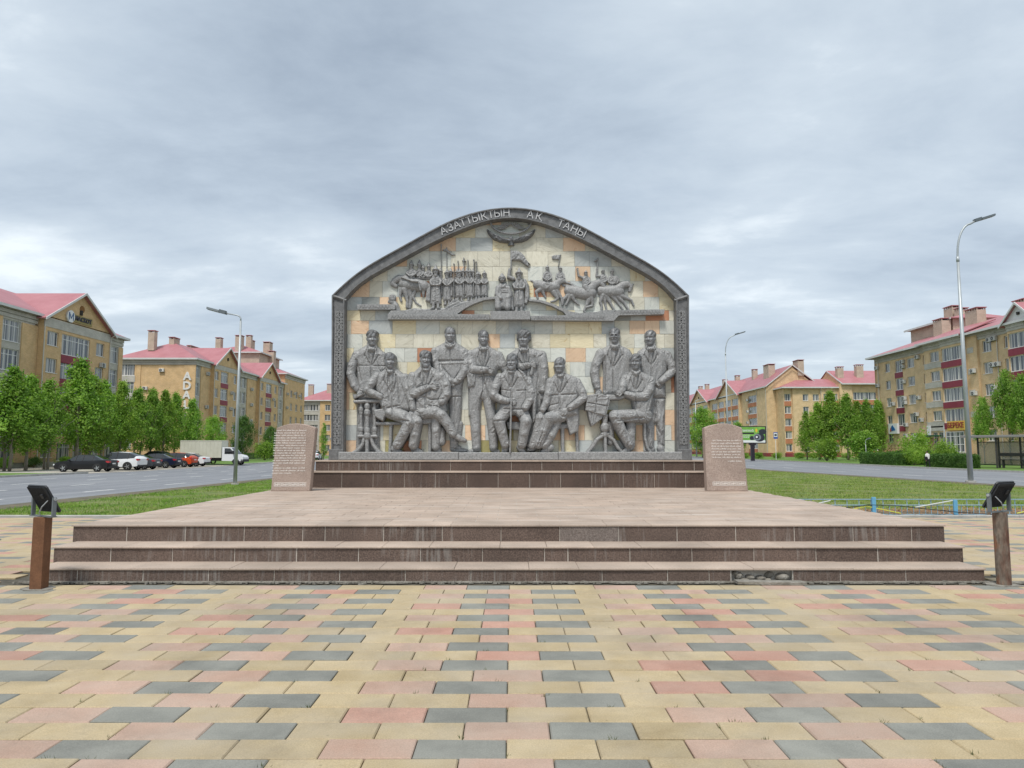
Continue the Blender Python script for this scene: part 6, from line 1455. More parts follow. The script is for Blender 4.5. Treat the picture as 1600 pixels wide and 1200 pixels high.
for x0, x1, y in ((0, 15.4, 0.2), (15.4, 20.1, -0.5), (20.1, 24.8, -0.9), (24.8, 33.4, -0.05), (33.4, 36.5, -0.7), (36.5, 46, 0)):
    for zz, dd in ((16.35, 0.10), (16.7, 0.17), (17.0, 0.26)): b.band(x0, x1, y, zz, zz+0.33, m_brickG, dd, 'cornice')
bz = MB(); bz.box(-0.05, 46, -0.02, 0.3, 0, 1.5); b.part('plinth', bz, m_brickR)
b.hip(0, 46, -0.4, 17, 17.4, 20.9, True, False, oh=0.7)
b.roof([[(15.0,-1.6,17.45),(25.4,-1.6,17.45),(25.4,3.6,19.5),(20.2,3.6,19.6),(15.0,3.6,19.5)]], 'bay_roof'); b.fascia([(15.0,-1.64,17.45),(25.4,-1.64,17.45)])
b.cross_gable(33.2, 38.5, -0.9, 17.4, 19.6, 6.5, 17.2, m_white, oh=0.4)
q = MB(); q.box(1.6, 13, 5.6, 14, 18.0, 21.9); b.part('penthouse', q, m_brickP); b.roof([[(0.9,4.9,21.9),(13.7,4.9,21.9),(11,10,23.2),(4,10,23.2)],[(13.7,4.9,21.9),(13.7,14.7,21.9),(11,10,23.2)],[(0.9,14.7,21.9),(0.9,4.9,21.9),(4,10,23.2)],[(13.7,14.7,21.9),(0.9,14.7,21.9),(4,10,23.2),(11,10,23.2)]], 'penthouse_roof'); b.fascia([(0.9,4.86,21.9),(13.7,4.86,21.9)])
b.chimney(12.2, 4.4, 2.2, 1.4, 18.5, 21.9); b.chimney(8.6, 8.4, 2.2, 1.4, 20, 24.6); b.chimney(10.8, 8.4, 1.2, 1.4, 20, 23.9); b.chimney(20.4, 4.2, 2.6, 1.3, 18.5, 21.9); b.chimney(24.2, 8.2, 2.2, 1.1, 19.5, 22.4); b.chimney(33.5, 8.2, 3.0, 1.1, 19.5, 22.4)
for x, z in ((0.3, 15.3), (0.4, 12.3), (0.3, 9.3), (0.4, 6.3), (4.9, 8.9), (8.2, 15.4), (8.2, 14.6), (8.3, 12.2), (8.3, 9.6), (8.4, 8.9), (8.4, 5.4), (8.2, 3.7), (12.4, 15.6), (12.2, 9.4), (11.4, 6.9), (12.6, 6.0), (12.2, 3.7), (29.0, 15.7), (29.9, 15.75), (29.4, 12.4), (30.3, 12.4), (29.4, 9.5), (25.9, 12.0), (25.9, 9.0)): b.ac(x, -0.3 if 24.8 < x < 27 else (0.0 if x > 27 else 0.2), z)
for x, y in ((15.3, 0.15), (30.6, 0.0), (1.0, 0.15)): b.pipe(x, y, 0.3, 16.9)
# shop signs
sg = MB(); sg.box(4.0, 6.6, -0.25, 0.12, 4.35, 6.0); so = b.part('shop_sign', sg, m_sw, uv=False)
lg_ = MB(); lg_.prism([(4.9, 4.75), (6.1, 4.9), (5.9, 5.2), (5.3, 5.75), (4.9, 5.5)], -0.28, -0.255); put('emblem', lg_.mesh('emblem', mat('emblem_blue', (0.02,0.13,0.36), rough=0.4)), so)
lg_ = MB(); lg_.prism([(4.45, 4.7), (4.85, 4.75), (4.85, 5.4), (4.6, 5.2)], -0.28, -0.255); put('emblem', lg_.mesh('emblem', mat('emblem_red', (0.45,0.08,0.05), rough=0.4)), so)
sg = MB(); sg.box(21.1, 24.9, -1.15, -0.92, 4.5, 5.75); so = b.part('shop_sign', sg, mat('sign_yellow', (0.72,0.46,0.08), rough=0.5), uv=False); sign_text(so, 'БЕРЕКЕ', 0.98, (21.48, -1.18, 5.12), 0, mat('sign_maroon', (0.28,0.03,0.03), rough=0.5), 0.02, 0.02, adv=0.6)
for x0, x1, z0, z1 in ((11.6, 12.5, 1.9, 4.2), (15.4, 16.3, 3.9, 5.3), (19.4, 20.0, 3.6, 5.2)):
    sg = MB(); sg.box(x0, x1, -0.66, -0.58, z0, z1); b.part('notice_board', sg, m_sw, uv=False)
sg = MB(); sg.box(15.4, 16.3, -1.2, -1.12, 1.5, 3.7); b.part('poster', sg, mat('poster_green', (0.04,0.22,0.07), (0.55,0.42,0.05), scale=1.2, rough=0.6), uv=False)
cn = MB(); cn.box(15.2, 18.6, -1.7, -0.5, 3.7, 3.9); b.part('canopy', cn, mat('canopy_green', (0.02,0.09,0.04), rough=0.6), uv=False)
dr = MB(); dr.box(20.5, 24.4, -0.96, -0.88, 1.5, 4.3); b.part('shop_front', dr, m_glass, uv=False)
dr = MB()
for x in (20.5, 21.45, 22.4, 23.4, 24.34): dr.box(x, x+0.08, -1.0, -0.961, 1.5, 4.3)
for z in (1.5, 2.5, 3.6, 4.22): dr.box(20.585, 24.335, -0.985, -0.965, z, z+0.08)
b.part('shop_front_frame', dr, m_white, uv=False)
pr = MB(); pr.box(11.8, 25.5, -4.2, -0.9, 1.25, 1.5); pr.box(12.1, 25.2, -3.9, -0.9, 0, 1.25); b.part('porch', pr, m_conc, uv=False)
st_ = MB()
for i in range(7): st_.box(9.3+i*0.36, 11.79, -4.0, -2.0, i*0.19, (i+1)*0.19-0.002)
b.part('porch_steps', st_, m_conc, uv=False)
m_rail = mat('railing', (0.13,0.035,0.03), rough=0.5); rl = MB()
for x in np.arange(11.9, 25.5, 0.9): rl.tube([(x,-4.1,1.5),(x,-4.1,2.5)], 0.03, 5)
for z in (1.95, 2.5): rl.tube([(11.9,-4.1,z),(25.4,-4.1,z)], 0.03, 5)
for yv in (-4.0, -2.0): rl.tube([(9.2,yv,1.0),(11.9,yv,2.5)], 0.03, 5); rl.tube([(9.2,yv,0.5),(11.9,yv,2.0)], 0.03, 5); rl.tube([(9.2,yv,0),(9.2,yv,1.0)], 0.03, 5); rl.tube([(10.5,yv,0.5),(10.5,yv,1.75)], 0.03, 5)
b.part('railing', rl, m_rail, uv=False)
# ---------------------------------------------------------------- R2: house with terracotta panels
b = Bld('apartment_building', 'straw brick house with terracotta panels and steep pink roofs beyond the billboard', (60, 290, GZ), -PI/2, m_brickR)
X = lambda Y: 290-Y
b.shell(0, 124.8, 0.35, 12, 0, 16.2)
F3 = [1.9, 4.8, 7.65, 10.5, 13.35]
def row(Y1, Y0, y, cols, gable=None, nc=3):
    x0, x1 = X(Y1), X(Y0); b.front(x0, x1, y, 0, 16.4, [(x0+a*(x1-x0), x0+c*(x1-x0), z, z+1.75, nc, False) for a, c in cols for z in F3], back=0.4)
    for a, c in cols:
        for z in F3: b.maroon(x0+a*(x1-x0)-0.1, x0+c*(x1-x0)+0.1, y, z-1.05, z-0.07, m_terra)
    if gable: b.cross_gable(x0, x1, y, 16.2, gable, 7.0, 16.0)
row(290, 262, 0, [(0.1,0.25),(0.4,0.55),(0.7,0.85)]); row(262, 244, -0.6, [(0.05,0.3),(0.37,0.63),(0.7,0.95)], 20.6)
row(244, 233, 0, [(0.2,0.8)]); row(233, 213, -0.6, [(0.04,0.31),(0.36,0.64),(0.69,0.96)], 20.6); row(213, 203, 0, [(0.2,0.8)])
row(203, 184, -0.6, [(0.04,0.31),(0.36,0.64),(0.69,0.96)], 20.6); row(184, 171.5, 0.1, [(0.42,0.9)])
b.front(X(171.5), X(165), -0.2, 0, 16.4, [], back=0.4)
b.panel(X(165), -0.2, 90, 12.2, 0, 16.4, [])
b.hip(0, 124.8, 0, 12, 16.5, 21.6, True, False)
g_ = MB(); g_.v = [(125.05,-0.2,16.2),(125.05,12,16.2),(125.05,5.9,21.3),(124.75,-0.2,16.2),(124.75,12,16.2),(124.75,5.9,21.3)]; g_.f = [(0,1,2),(5,4,3),(0,2,5,3),(1,4,5,2),(0,3,4,1)]; g_.m = [0]*5; b.part('gable', g_, m_brickR)
b.fascia([(125.75,-0.6,16.5),(125.75,5.9,21.6)]); b.fascia([(125.75,5.9,21.6),(125.75,12.6,16.5)])
for x, y in ((60, 4), (88, 5), (104, 4.5), (52, 4), (76, 5)): b.chimney(x, y, 1.3, 1.2, 19.2, 22.9)
b.chimney(117, 3.6, 3.6, 1.6, 18.5, 22.6); b.chimney(124, 8, 3.0, 1.4, 19, 22.8)
pb = MB(); pb.box(-0.02, 125.1, -0.7, 0.3, 0, 0.9); pb.box(124.9, 125.2, -0.3, 12, 0, 0.9); b.part('plinth', pb, m_base)
for x, y in ((X(171.3), -0.2), (X(184.2), -0.6), (X(203), -0.6), (X(165.1), -0.2)): b.pipe(x, y, 0.3, 16.2)
for x, z in ((X(179), 13.9), (X(179), 11.0), (X(179.2), 8.2), (X(204), 11)): b.ac(x, 0.05, z)
# wing standing forward towards the viewer
b = Bld('apartment_building', 'straw brick wing with long glazed terracotta balconies behind the tree clump', (62.0, 160, GZ), 0, m_brickR)
b.shell(0.3, 38, 0.9, 13, 0, 15.6)
b.front(0, 1.9, 0.2, 0, 15.8, grid([(0.2, 1.6)], F3, (-0.6, 1.0), 2, False), back=1.0)
for z in F3: b.maroon(0.1, 1.7, 0.2, z-1.75, z-0.68, m_terra)
b.panel(0, 13, -90, 12.8, 0, 15.8, [])
b.front(1.9, 8.3, -0.2, 0, 15.8, grid([(4.2, 5.5), (6.5, 7.9)], F3, (-0.6, 0.9), 2, False), back=1.0)
b.front(8.3, 12.2, -0.5, 0, 15.8, [(8.8, 12.0, z-0.6, z+1.0, 4, False) for z in F3], back=1.0)
for z in F3: b.maroon(8.6, 12.1, -0.5, z-1.75, z-0.68, m_terra)
b.front(12.2, 15.0, -1.2, 0, 16.6, [], back=1.0)
b.front(15.0, 30, -0.8, 0, 16.6, [(a, a+7.0, z-0.4, z+1.3, 8, False) for z in F3 for a in (15.4, 22.8)], back=1.0)
for z in F3: b.maroon(15.2, 29.9, -0.8, z-1.55, z-0.48, m_terra)
b.front(30, 38, -0.5, 0, 16.6, [], back=1.0)
b.hip(0, 13, -0.3, 12, 15.85, 18.3, True, False); b.roof([[(12.6,-1.8,16.6),(38.6,-1.8,16.6),(38.6,6,20.3),(12.6,6,20.3)],[(38.6,13.6,16.6),(12.6,13.6,16.6),(12.6,6,20.3),(38.6,6,20.3)]]); b.fascia([(12.6,-1.84,16.6),(38.6,-1.84,16.6)]); b.fascia([(12.55,-1.8,16.6),(12.55,6,20.3)])
g_ = MB(); g_.v = [(12.7,-1.2,16.2),(12.7,13,16.2),(12.7,6,20.1),(13.0,-1.2,16.2),(13.0,13,16.2),(13.0,6,20.1)]; g_.f = [(2,1,0),(3,4,5),(3,5,2,0),(2,5,4,1),(1,4,3,0)]; g_.m = [0]*5; b.part('gable', g_, m_brickR)
b.chimney(13.8, 2, 1.4, 1.2, 18, 20.8); b.chimney(18.4, 2.2, 1.6, 1.2, 18, 21.3); b.chimney(27, 6.2, 1.8, 1.2, 19.5, 21.8)
pb = MB(); pb.box(-0.05, 38, -0.62, 0.3, 0, 0.9); b.part('plinth', pb, m_base)
b.ac(22.6, -0.85, 13.0); b.pipe(8.2, -0.5, 0.3, 15.6)

# ================================================================== VEGETATION
def leaf_mat(name, c0, c1, c2, tr=0.42):
    m = mat(name, c0, c1, scale=1.4, coord='Object', rough=0.55, c2=c2, spec=0.3, detail=6, speck=(9, 0.35), vary=0.12)
    t = m.node_tree; N = t.nodes; L = t.links.new; b = N['Principled BSDF']; out = [n for n in N if n.type == 'OUTPUT_MATERIAL'][0]
    tr_ = N.new('ShaderNodeBsdfTranslucent'); src = b.inputs['Base Color'].links[0].from_socket
    sc = N.new('ShaderNodeVectorMath'); sc.operation = 'MULTIPLY'; L(src, sc.inputs[0]); sc.inputs[1].default_value = (1.2, 1.35, 0.6); L(sc.outputs[0], tr_.inputs[0])
    mx = N.new('ShaderNodeMixShader'); mx.inputs[0].default_value = tr; L(b.outputs[0], mx.inputs[1]); L(tr_.outputs[0], mx.inputs[2]); L(mx.outputs[0], out.inputs[0]); return m
m_lf = [leaf_mat('leaf_poplar', (0.125,0.245,0.040), (0.345,0.495,0.100), (0.215,0.375,0.060)), leaf_mat('leaf_bright', (0.135,0.250,0.036), (0.340,0.460,0.090), (0.225,0.360,0.054)), leaf_mat('leaf_dark', (0.055,0.120,0.028), (0.150,0.250,0.064), (0.092,0.180,0.044))]
m_bark = mat('bark', (0.16,0.135,0.10), (0.28,0.25,0.20), scale=7, rough=0.95, bump=0.6, bscale=30, stretch=(1,1,0.25))
def leaves_mesh(name, C, N_, size, rs, m):
    """C: leaf centres (n,3), each leaf a bent pair of triangles with its own random pose"""
    n = len(C); d = rs.normal(size=(n, 3)); d /= np.linalg.norm(d, axis=1)[:, None]; up = N_*0.55+rs.normal(size=(n, 3))*0.6; up /= np.linalg.norm(up, axis=1)[:, None]
    s = np.cross(d, up); s /= np.maximum(np.linalg.norm(s, axis=1), 1e-6)[:, None]; L = size*rs.uniform(0.6, 1.4, n)[:, None]; Wd = L*0.42
    f = np.cross(up, s)
    V = np.stack([C-f*L*0.5, C+s*Wd-up*L*0.08, C+f*L*0.5, C-s*Wd-up*L*0.08], 1).reshape(-1, 3)
    me = D.meshes.new(name); me.vertices.add(4*n); me.vertices.foreach_set('co', V.ravel()); me.loops.add(4*n); me.loops.foreach_set('vertex_index', np.arange(4*n)); me.polygons.add(n); me.polygons.foreach_set('loop_start', np.arange(0, 4*n, 4)); me.update(calc_edges=True); me.materials.append(m); return me
def crown_points(rs, h0, h1, rad, nclump, per, shape):
    P, Nn = [], []
    for _ in range(nclump):
        t = rs.beta(1.25, 1.35); z = h0+(h1-h0)*t
        env = rad*(shape(t)); a = rs.uniform(0, 2*PI); q = env*math.sqrt(rs.uniform(0.06, 1.0)); lob = 1+0.24*math.sin(3*a+z*1.3)+0.18*math.sin(5*a-z*2.1)
        c = np.array([math.cos(a)*q*lob, math.sin(a)*q*lob, z+0.45*q]); k = int(per*rs.uniform(0.5, 1.5)); sp = (0.075*rad+0.13*rs.uniform(0.5, 1.5))*(0.55+0.45*min(1, env/rad*1.3))
        p = c+rs.normal(size=(k, 3))*np.array([sp, sp, sp*1.25]); P.append(p); nn = p-np.array([0, 0, z-0.3*rad]); Nn.append(nn/np.maximum(np.linalg.norm(nn, axis=1), 1e-6)[:, None])
    return np.concatenate(P), np.concatenate(Nn)
def tree_proto(seed, H, rad, h0, shape, lm, ncl=150, per=66, leaf=0.17, multi=1):
    rs = np.random.RandomState(seed); P, Nn = crown_points(rs, h0, H, rad, ncl, per, shape); me_c = leaves_mesh('crown', P, Nn, leaf, rs, lm)
    tk = MB(); r0 = 0.055+0.011*H
    for mstem in range(multi):
        ox, oy = (rs.uniform(-0.35, 0.35), rs.uniform(-0.35, 0.35)) if multi > 1 else (0, 0); pts = []; rr_ = []
        for i in range(8): t = i/7; pts.append((ox*(1+t)+rs.normal()*0.05*t*2, oy*(1+t)+rs.normal()*0.05*t*2, -0.12+t*H*0.9)); rr_.append(r0*(1-0.9*t)*(0.75 if multi > 1 else 1))
        tk.tube(pts, rr_, 7)
        for _ in range(11):
            t = rs.uniform(0.18, 0.85); z = t*H*0.9; a = rs.uniform(0, 2*PI); ln = rad*shape(min(1, max(0, (z-h0)/(H-h0))))*rs.uniform(0.6, 0.95)+0.2; k = int(t*7); bx, by = pts[k][0], pts[k][1]
            tk.tube([(bx, by, z), (bx+math.cos(a)*ln*0.5, by+math.sin(a)*ln*0.5, z+ln*0.45), (bx+math.cos(a)*ln, by+math.sin(a)*ln, z+ln*0.95)], [r0*0.32*(1-t*0.5), r0*0.2, 0.012], 5)
    return me_c, tk.mesh('trunk', m_bark, True)
cone = lambda t: (0.35+0.65*min(1, t/0.20))*(1-max(0, (t-0.20)/0.80)**1.05*0.95)
egg = lambda t: math.sin(PI*min(1, 0.16+t*0.84))**0.7
slim = lambda t: (0.55+0.45*min(1, t/0.15))*(1-max(0, (t-0.4)/0.6)**1.8*0.8)
bush_s = lambda t: math.sqrt(max(0.05, 1-(t*0.95)**2))
PROTO = [tree_proto(1, 9.0, 2.1, 1.7, cone, m_lf[0]), tree_proto(2, 9.0, 1.9, 1.6, cone, m_lf[0], multi=2), tree_proto(3, 9.0, 2.0, 1.2, cone, m_lf[1]), tree_proto(4, 7.0, 2.3, 0.9, egg, m_lf[0]), tree_proto(5, 7.0, 2.2, 0.8, egg, m_lf[2]), tree_proto(6, 8.0, 0.75, 0.8, slim, m_lf[0], ncl=110, per=46, leaf=0.13), tree_proto(7, 9.0, 1.8, 2.4, slim, m_lf[0])]
def plant_tree(k, x, y, h, wsc, label, group, rz=None, name='tree', cat='tree'):
    cm_, tm_ = PROTO[k]; H0 = (9.0, 9.0, 9.0, 7.0, 7.0, 8.0, 9.0)[k]; t = thing(name, label, cat, (x, y, gz(y)-0.02), rnd.random()*6.28 if rz is None else rz, group); t.scale = (h/H0*wsc, h/H0*wsc, h/H0)
    put('trunk', tm_, t); put('crown', cm_, t); return t
GL = 'poplars in a row behind the parked cars'
for i, (u, h, k, ws) in enumerate([(-30, 9.3, 0, 1.18), (12, 9.2, 1, 1.23), (45, 8.6, 0, 1.12), (78, 8.6, 1, 1.18), (118, 11.0, 0, 1.12), (146, 9.6, 2, 1.12), (168, 9.3, 0, 1.01), (190, 9.5, 2, 1.01), (221, 9.2, 1, 1.01), (240, 9.2, 0, 0.94), (261, 9.3, 2, 0.94), (281, 9.3, 0, 0.94), (298, 8.8, 1, 0.94)]):
    Y = 45*1096/(800-u); X_ = -45+rnd.uniform(-0.6, 0.6)
    plant_tree(k, X_, Y, h, ws, 'tallest poplar of the row behind the parked cars' if i == 4 else 'leafy green poplar in the row behind the parked cars', None if i == 4 else GL)
for x, y, h, k, ws, lb in ((-46, 109, 6.6, 3, 0.8, 'round dark green tree behind the box truck'), (-44.5, 117, 7.0, 4, 0.8, 'dark tree between the box truck and the two-gabled house'), (-43, 126, 5.6, 4, 0.8, 'low dark tree beside the white shop sign'), (-32.5, 122, 6.2, 5, 1.0, 'slim columnar tree beside the far grey house'),
                        (40.5, 150, 10.2, 3, 0.9, 'tall broad tree close behind the right edge of the monument'), (45.5, 160, 7.6, 4, 1.0, 'dark tree in front of the terracotta-panelled house'), (48, 150, 7.2, 3, 0.8, 'mid green tree beside the thin lamp post')):
    plant_tree(k, x, y, h, ws, lb, None)
for i, (u, Y, h, k, ws, lb) in enumerate([(1258, 122, 8.2, 2, 1.01, 'bright slim poplar at the billboard side of the tree clump'), (1277, 120, 9.6, 2, 1.15, 'bright green poplar in the tree clump before the terracotta wing'), (1297, 119, 11.4, 2, 1.15, 'tallest bright poplar of the clump before the terracotta wing'), (1322, 117, 10.8, 0, 1.01, 'grey-green poplar in the middle of the tree clump'), (1338, 118, 9.7, 2, 0.94, 'narrow poplar of the tree clump next to the small lamp'), (1353, 117, 9.9, 0, 0.94, 'pointed poplar of the tree clump next to the five-storey house'), (1371, 118, 10.0, 1, 0.94, 'poplar at the corner of the five-storey house')]):
    plant_tree(k, (u-800)*Y/1097, Y, h, ws, lb, None)
for u, Y, h, ws, lb in ((1533, 86, 8.0, 0.62, 'small round-topped tree behind the bus shelter'), (1574, 84, 11.0, 0.62, 'tall leaning-topped tree behind the bus shelter'), (1603, 80, 10.2, 0.7, 'leafy tree above the closed end of the bus shelter')):
    plant_tree(6, (u-800)*Y/1097, Y, h, ws, lb, None)
# shrubs
def shrub_proto(seed, lm): 
    rs = np.random.RandomState(seed); P, Nn = crown_points(rs, 0.1, 2.0, 1.15, 60, 52, bush_s); st = MB()
    for k in range(7):
        a = k*0.9; st.tube([(0, 0, -0.1), (math.cos(a)*0.3, math.sin(a)*0.3, 0.7), (math.cos(a)*0.6, math.sin(a)*0.6, 1.4)], [0.03, 0.02, 0.008], 5)
    return leaves_mesh('foliage', P, Nn, 0.13, rs, lm), st.mesh('stems', m_bark)
SH = [shrub_proto(21, m_lf[1]), shrub_proto(22, m_lf[0]), shrub_proto(23, m_lf[2])]
def shrub(k, x, y, s, sz, label, group=None):
    t = thing('shrub', label, 'shrub', (x, y, gz(y)-0.02), rnd.random()*6.28, group); t.scale = (s, s, sz); put('stems', SH[k][1], t); put('foliage', SH[k][0], t); return t
for x, y, k, s, sz, lb in ((-40.5, 116, 0, 1.5, 1.3, 'bright bush at the kerb beyond the box truck'), (-39, 124, 1, 1.4, 1.1, 'rounded bush below the white shop sign'), (-44, 130, 2, 1.6, 1.6, 'dark bush under the shop canopy'),
                           (48.5, 109, 0, 1.7, 1.5, 'bright bush at the foot of the tree clump'), (53.5, 107, 1, 2.1, 1.9, 'large bush below the tree clump near the small lamp'), (50.5, 88, 0, 1.5, 1.7, 'yellow-green bush between the two clipped hedges'), (48.2, 84.5, 0, 1.2, 1.1, 'leafy bush beside the walking person'), (46.6, 82, 0, 0.8, 0.8, 'small bush at the hedge end by the steps'), (47.2, 77.5, 0, 0.8, 0.9, 'low bush between the walking person and the hedge'), (46.5, 75.8, 0, 0.9, 1.2, 'upright bush at the hedge before the bus shelter')):
    shrub(k, x, y, s, sz, lb)
for i in range(9): shrub((1, 2)[i % 2], -49.5+rnd.uniform(-0.5, 0.5), 60+i*4.6, 0.7, 0.45, 'low shrub at the foot of the gabled house', 'low shrubs along the gabled house')
for i in range(10): shrub((1, 0)[i % 2], 40+i*3.3+rnd.uniform(-0.6, 0.6), 132+rnd.uniform(-2, 2), 0.9, 0.5, 'low shrub on the strip of grass behind the billboard', 'low shrubs behind the billboard')
def hedge(x0, x1, y0, y1, h, seed, label):
    t = thing('hedge', label, 'hedge', ((x0+x1)/2, (y0+y1)/2, gz(y0))); cx_, cy_ = t.location[0], t.location[1]; rs = np.random.RandomState(seed); n = 9000
    P = np.stack([rs.uniform(x0, x1, n)-cx_, rs.uniform(y0, y1, n)-cy_, rs.uniform(0.03, h, n)], 1); f = rs.randint(0, 4, n)
    P[f == 0, 0] = x0-cx_; P[f == 1, 1] = y0-cy_; P[f == 2, 2] = h; P[f == 3, 2] = h; P += rs.normal(size=P.shape)*0.06; P[:, 2] += 0.07*np.sin(P[:, 1]*1.9)+0.04*np.sin(P[:, 1]*5)
    Nn = rs.normal(size=P.shape); put('foliage', leaves_mesh('foliage', P, Nn/np.linalg.norm(Nn, axis=1)[:, None], 0.11, rs, m_lf[2]), t)
    c = MB(); c.box(x0+0.1-cx_, x1-0.1-cx_, y0+0.1-cy_, y1-0.1-cy_, -0.05, h-0.12); put('inner_box', c.mesh('inner_box', m_lf[2]), t)  # solid dark box filling the inside of the hedge behind its leaves
hedge(44.9, 46.4, 82.5, 91.5, 1.30, 31, 'clipped hedge beside the small lamp post'); hedge(44.9, 46.3, 70.0, 77.0, 1.25, 32, 'clipped hedge beside the bus shelter'); hedge(49.5, 50.6, 80, 93, 1.5, 33, 'clipped hedge below the shop porch')
hedge(-49.8, -48.6, 128, 150, 0.9, 34, 'low hedge before the far end of the two-gabled house')

# ================================================================== STREET FURNITURE, CARS, PEOPLE
m_galv = mat('galvanised', (0.36,0.39,0.40), (0.48,0.51,0.52), scale=4, rough=0.45, metal=0.35, stretch=(1,1,0.3))
m_lampd = mat('lamp_dark', (0.10,0.12,0.13), rough=0.5, metal=0.2)
m_lens = mat('lamp_lens', (0.5,0.52,0.52), rough=0.3)
def street_lamp(x, y, H, sx, label, r0=0.12, arm=1.7, curve=True, head=1.2, kink=None):
    t = thing('street_lamp', label, 'street lamp', (x, y, gz(y)-0.03)); p = MB(); j = H*0.86 if curve else H*0.955
    p.tube([(0,0,0), (0,0,j)], [r0, r0*0.5], 12); p.build('pole', m_galv, t, True)
    bs = MB(); bs.tube([(0,0,-0.02), (0,0,0.10)], r0*1.9, 10); bs.build('base', m_conc, t)
    a = MB()
    if curve:
        pts = [(0,0,j-0.25), (0,0,j)]+[(sx*arm*0.8*(1-math.cos(R(q))), 0, j+(H-j)*0.92*math.sin(R(q))) for q in range(15, 91, 12)]+[(sx*arm, 0, H-0.02)]
        a.tube(pts, r0*0.42, 8); hp = (sx*arm*0.95, H-0.03); slope = 0.30
        a.tube([(0,0,j-0.3),(0,0,j-0.02)], r0*0.6, 8)
    else:
        pts = [(0,0,j), (0,0,j+0.12), (sx*0.06,0,j+0.22), (sx*0.2,0,j+0.28), (sx*arm,0,H)]; a.tube(pts, r0*0.36, 7); hp = (sx*arm*0.97, H); slope = 0.26
    a.build('arm', m_galv, t, True)
    h = MB(); L_ = head; n = (L_*math.cos(slope), L_*math.sin(slope)); w0 = 0.16
    def bar(t0, t1, w_, zt, zb):
        P = []
        for tt in (t0, t1):
            cx_, cz = hp[0]+sx*n[0]*tt, hp[1]+n[1]*tt
            P += [(cx_, -w_, cz+zb), (cx_, w_, cz+zb), (cx_, w_*0.8, cz+zt), (cx_, -w_*0.8, cz+zt)]
        k = len(h.v); h.v += P
        for q in ((0,1,2,3),(7,6,5,4),(0,4,5,1),(1,5,6,2),(2,6,7,3),(3,7,4,0)): h.f.append(tuple(k+i for i in q)); h.m.append(h.mi)
    bar(0, 0.34, w0*0.8, 0.11, -0.06); bar(0.34, 1.0, w0, 0.06, -0.05); h.mi = 1; bar(0.38, 0.97, w0*0.8, -0.052, -0.065)
    h.build('lamp_head', [m_lampd, m_lens], t); return t
street_lamp(-13.24, 34.06, 8.35, -1, 'grey street lamp with a thin straight arm beside the road with parked cars', 0.095, 0.75, False, 0.95)
street_lamp(24.06, 37.16, 14.05, 1, 'tall grey street lamp with a curved arm before the bus shelter', 0.135, 1.05, True, 1.15)
street_lamp(24.1, 78.7, 14.8, 1, 'tall grey street lamp with a curved arm rising behind the short-text stele', 0.12, 1.2, True, 1.2)
street_lamp(39.2, 150, 12.4, 1, 'thin distant lamp post between the monument and the short-text stele', 0.16, 1.0, False, 0.8)
street_lamp(48.4, 96.6, 3.3, 1, 'small park lamp post beside the clipped hedge', 0.055, 0.35, True, 0.35)

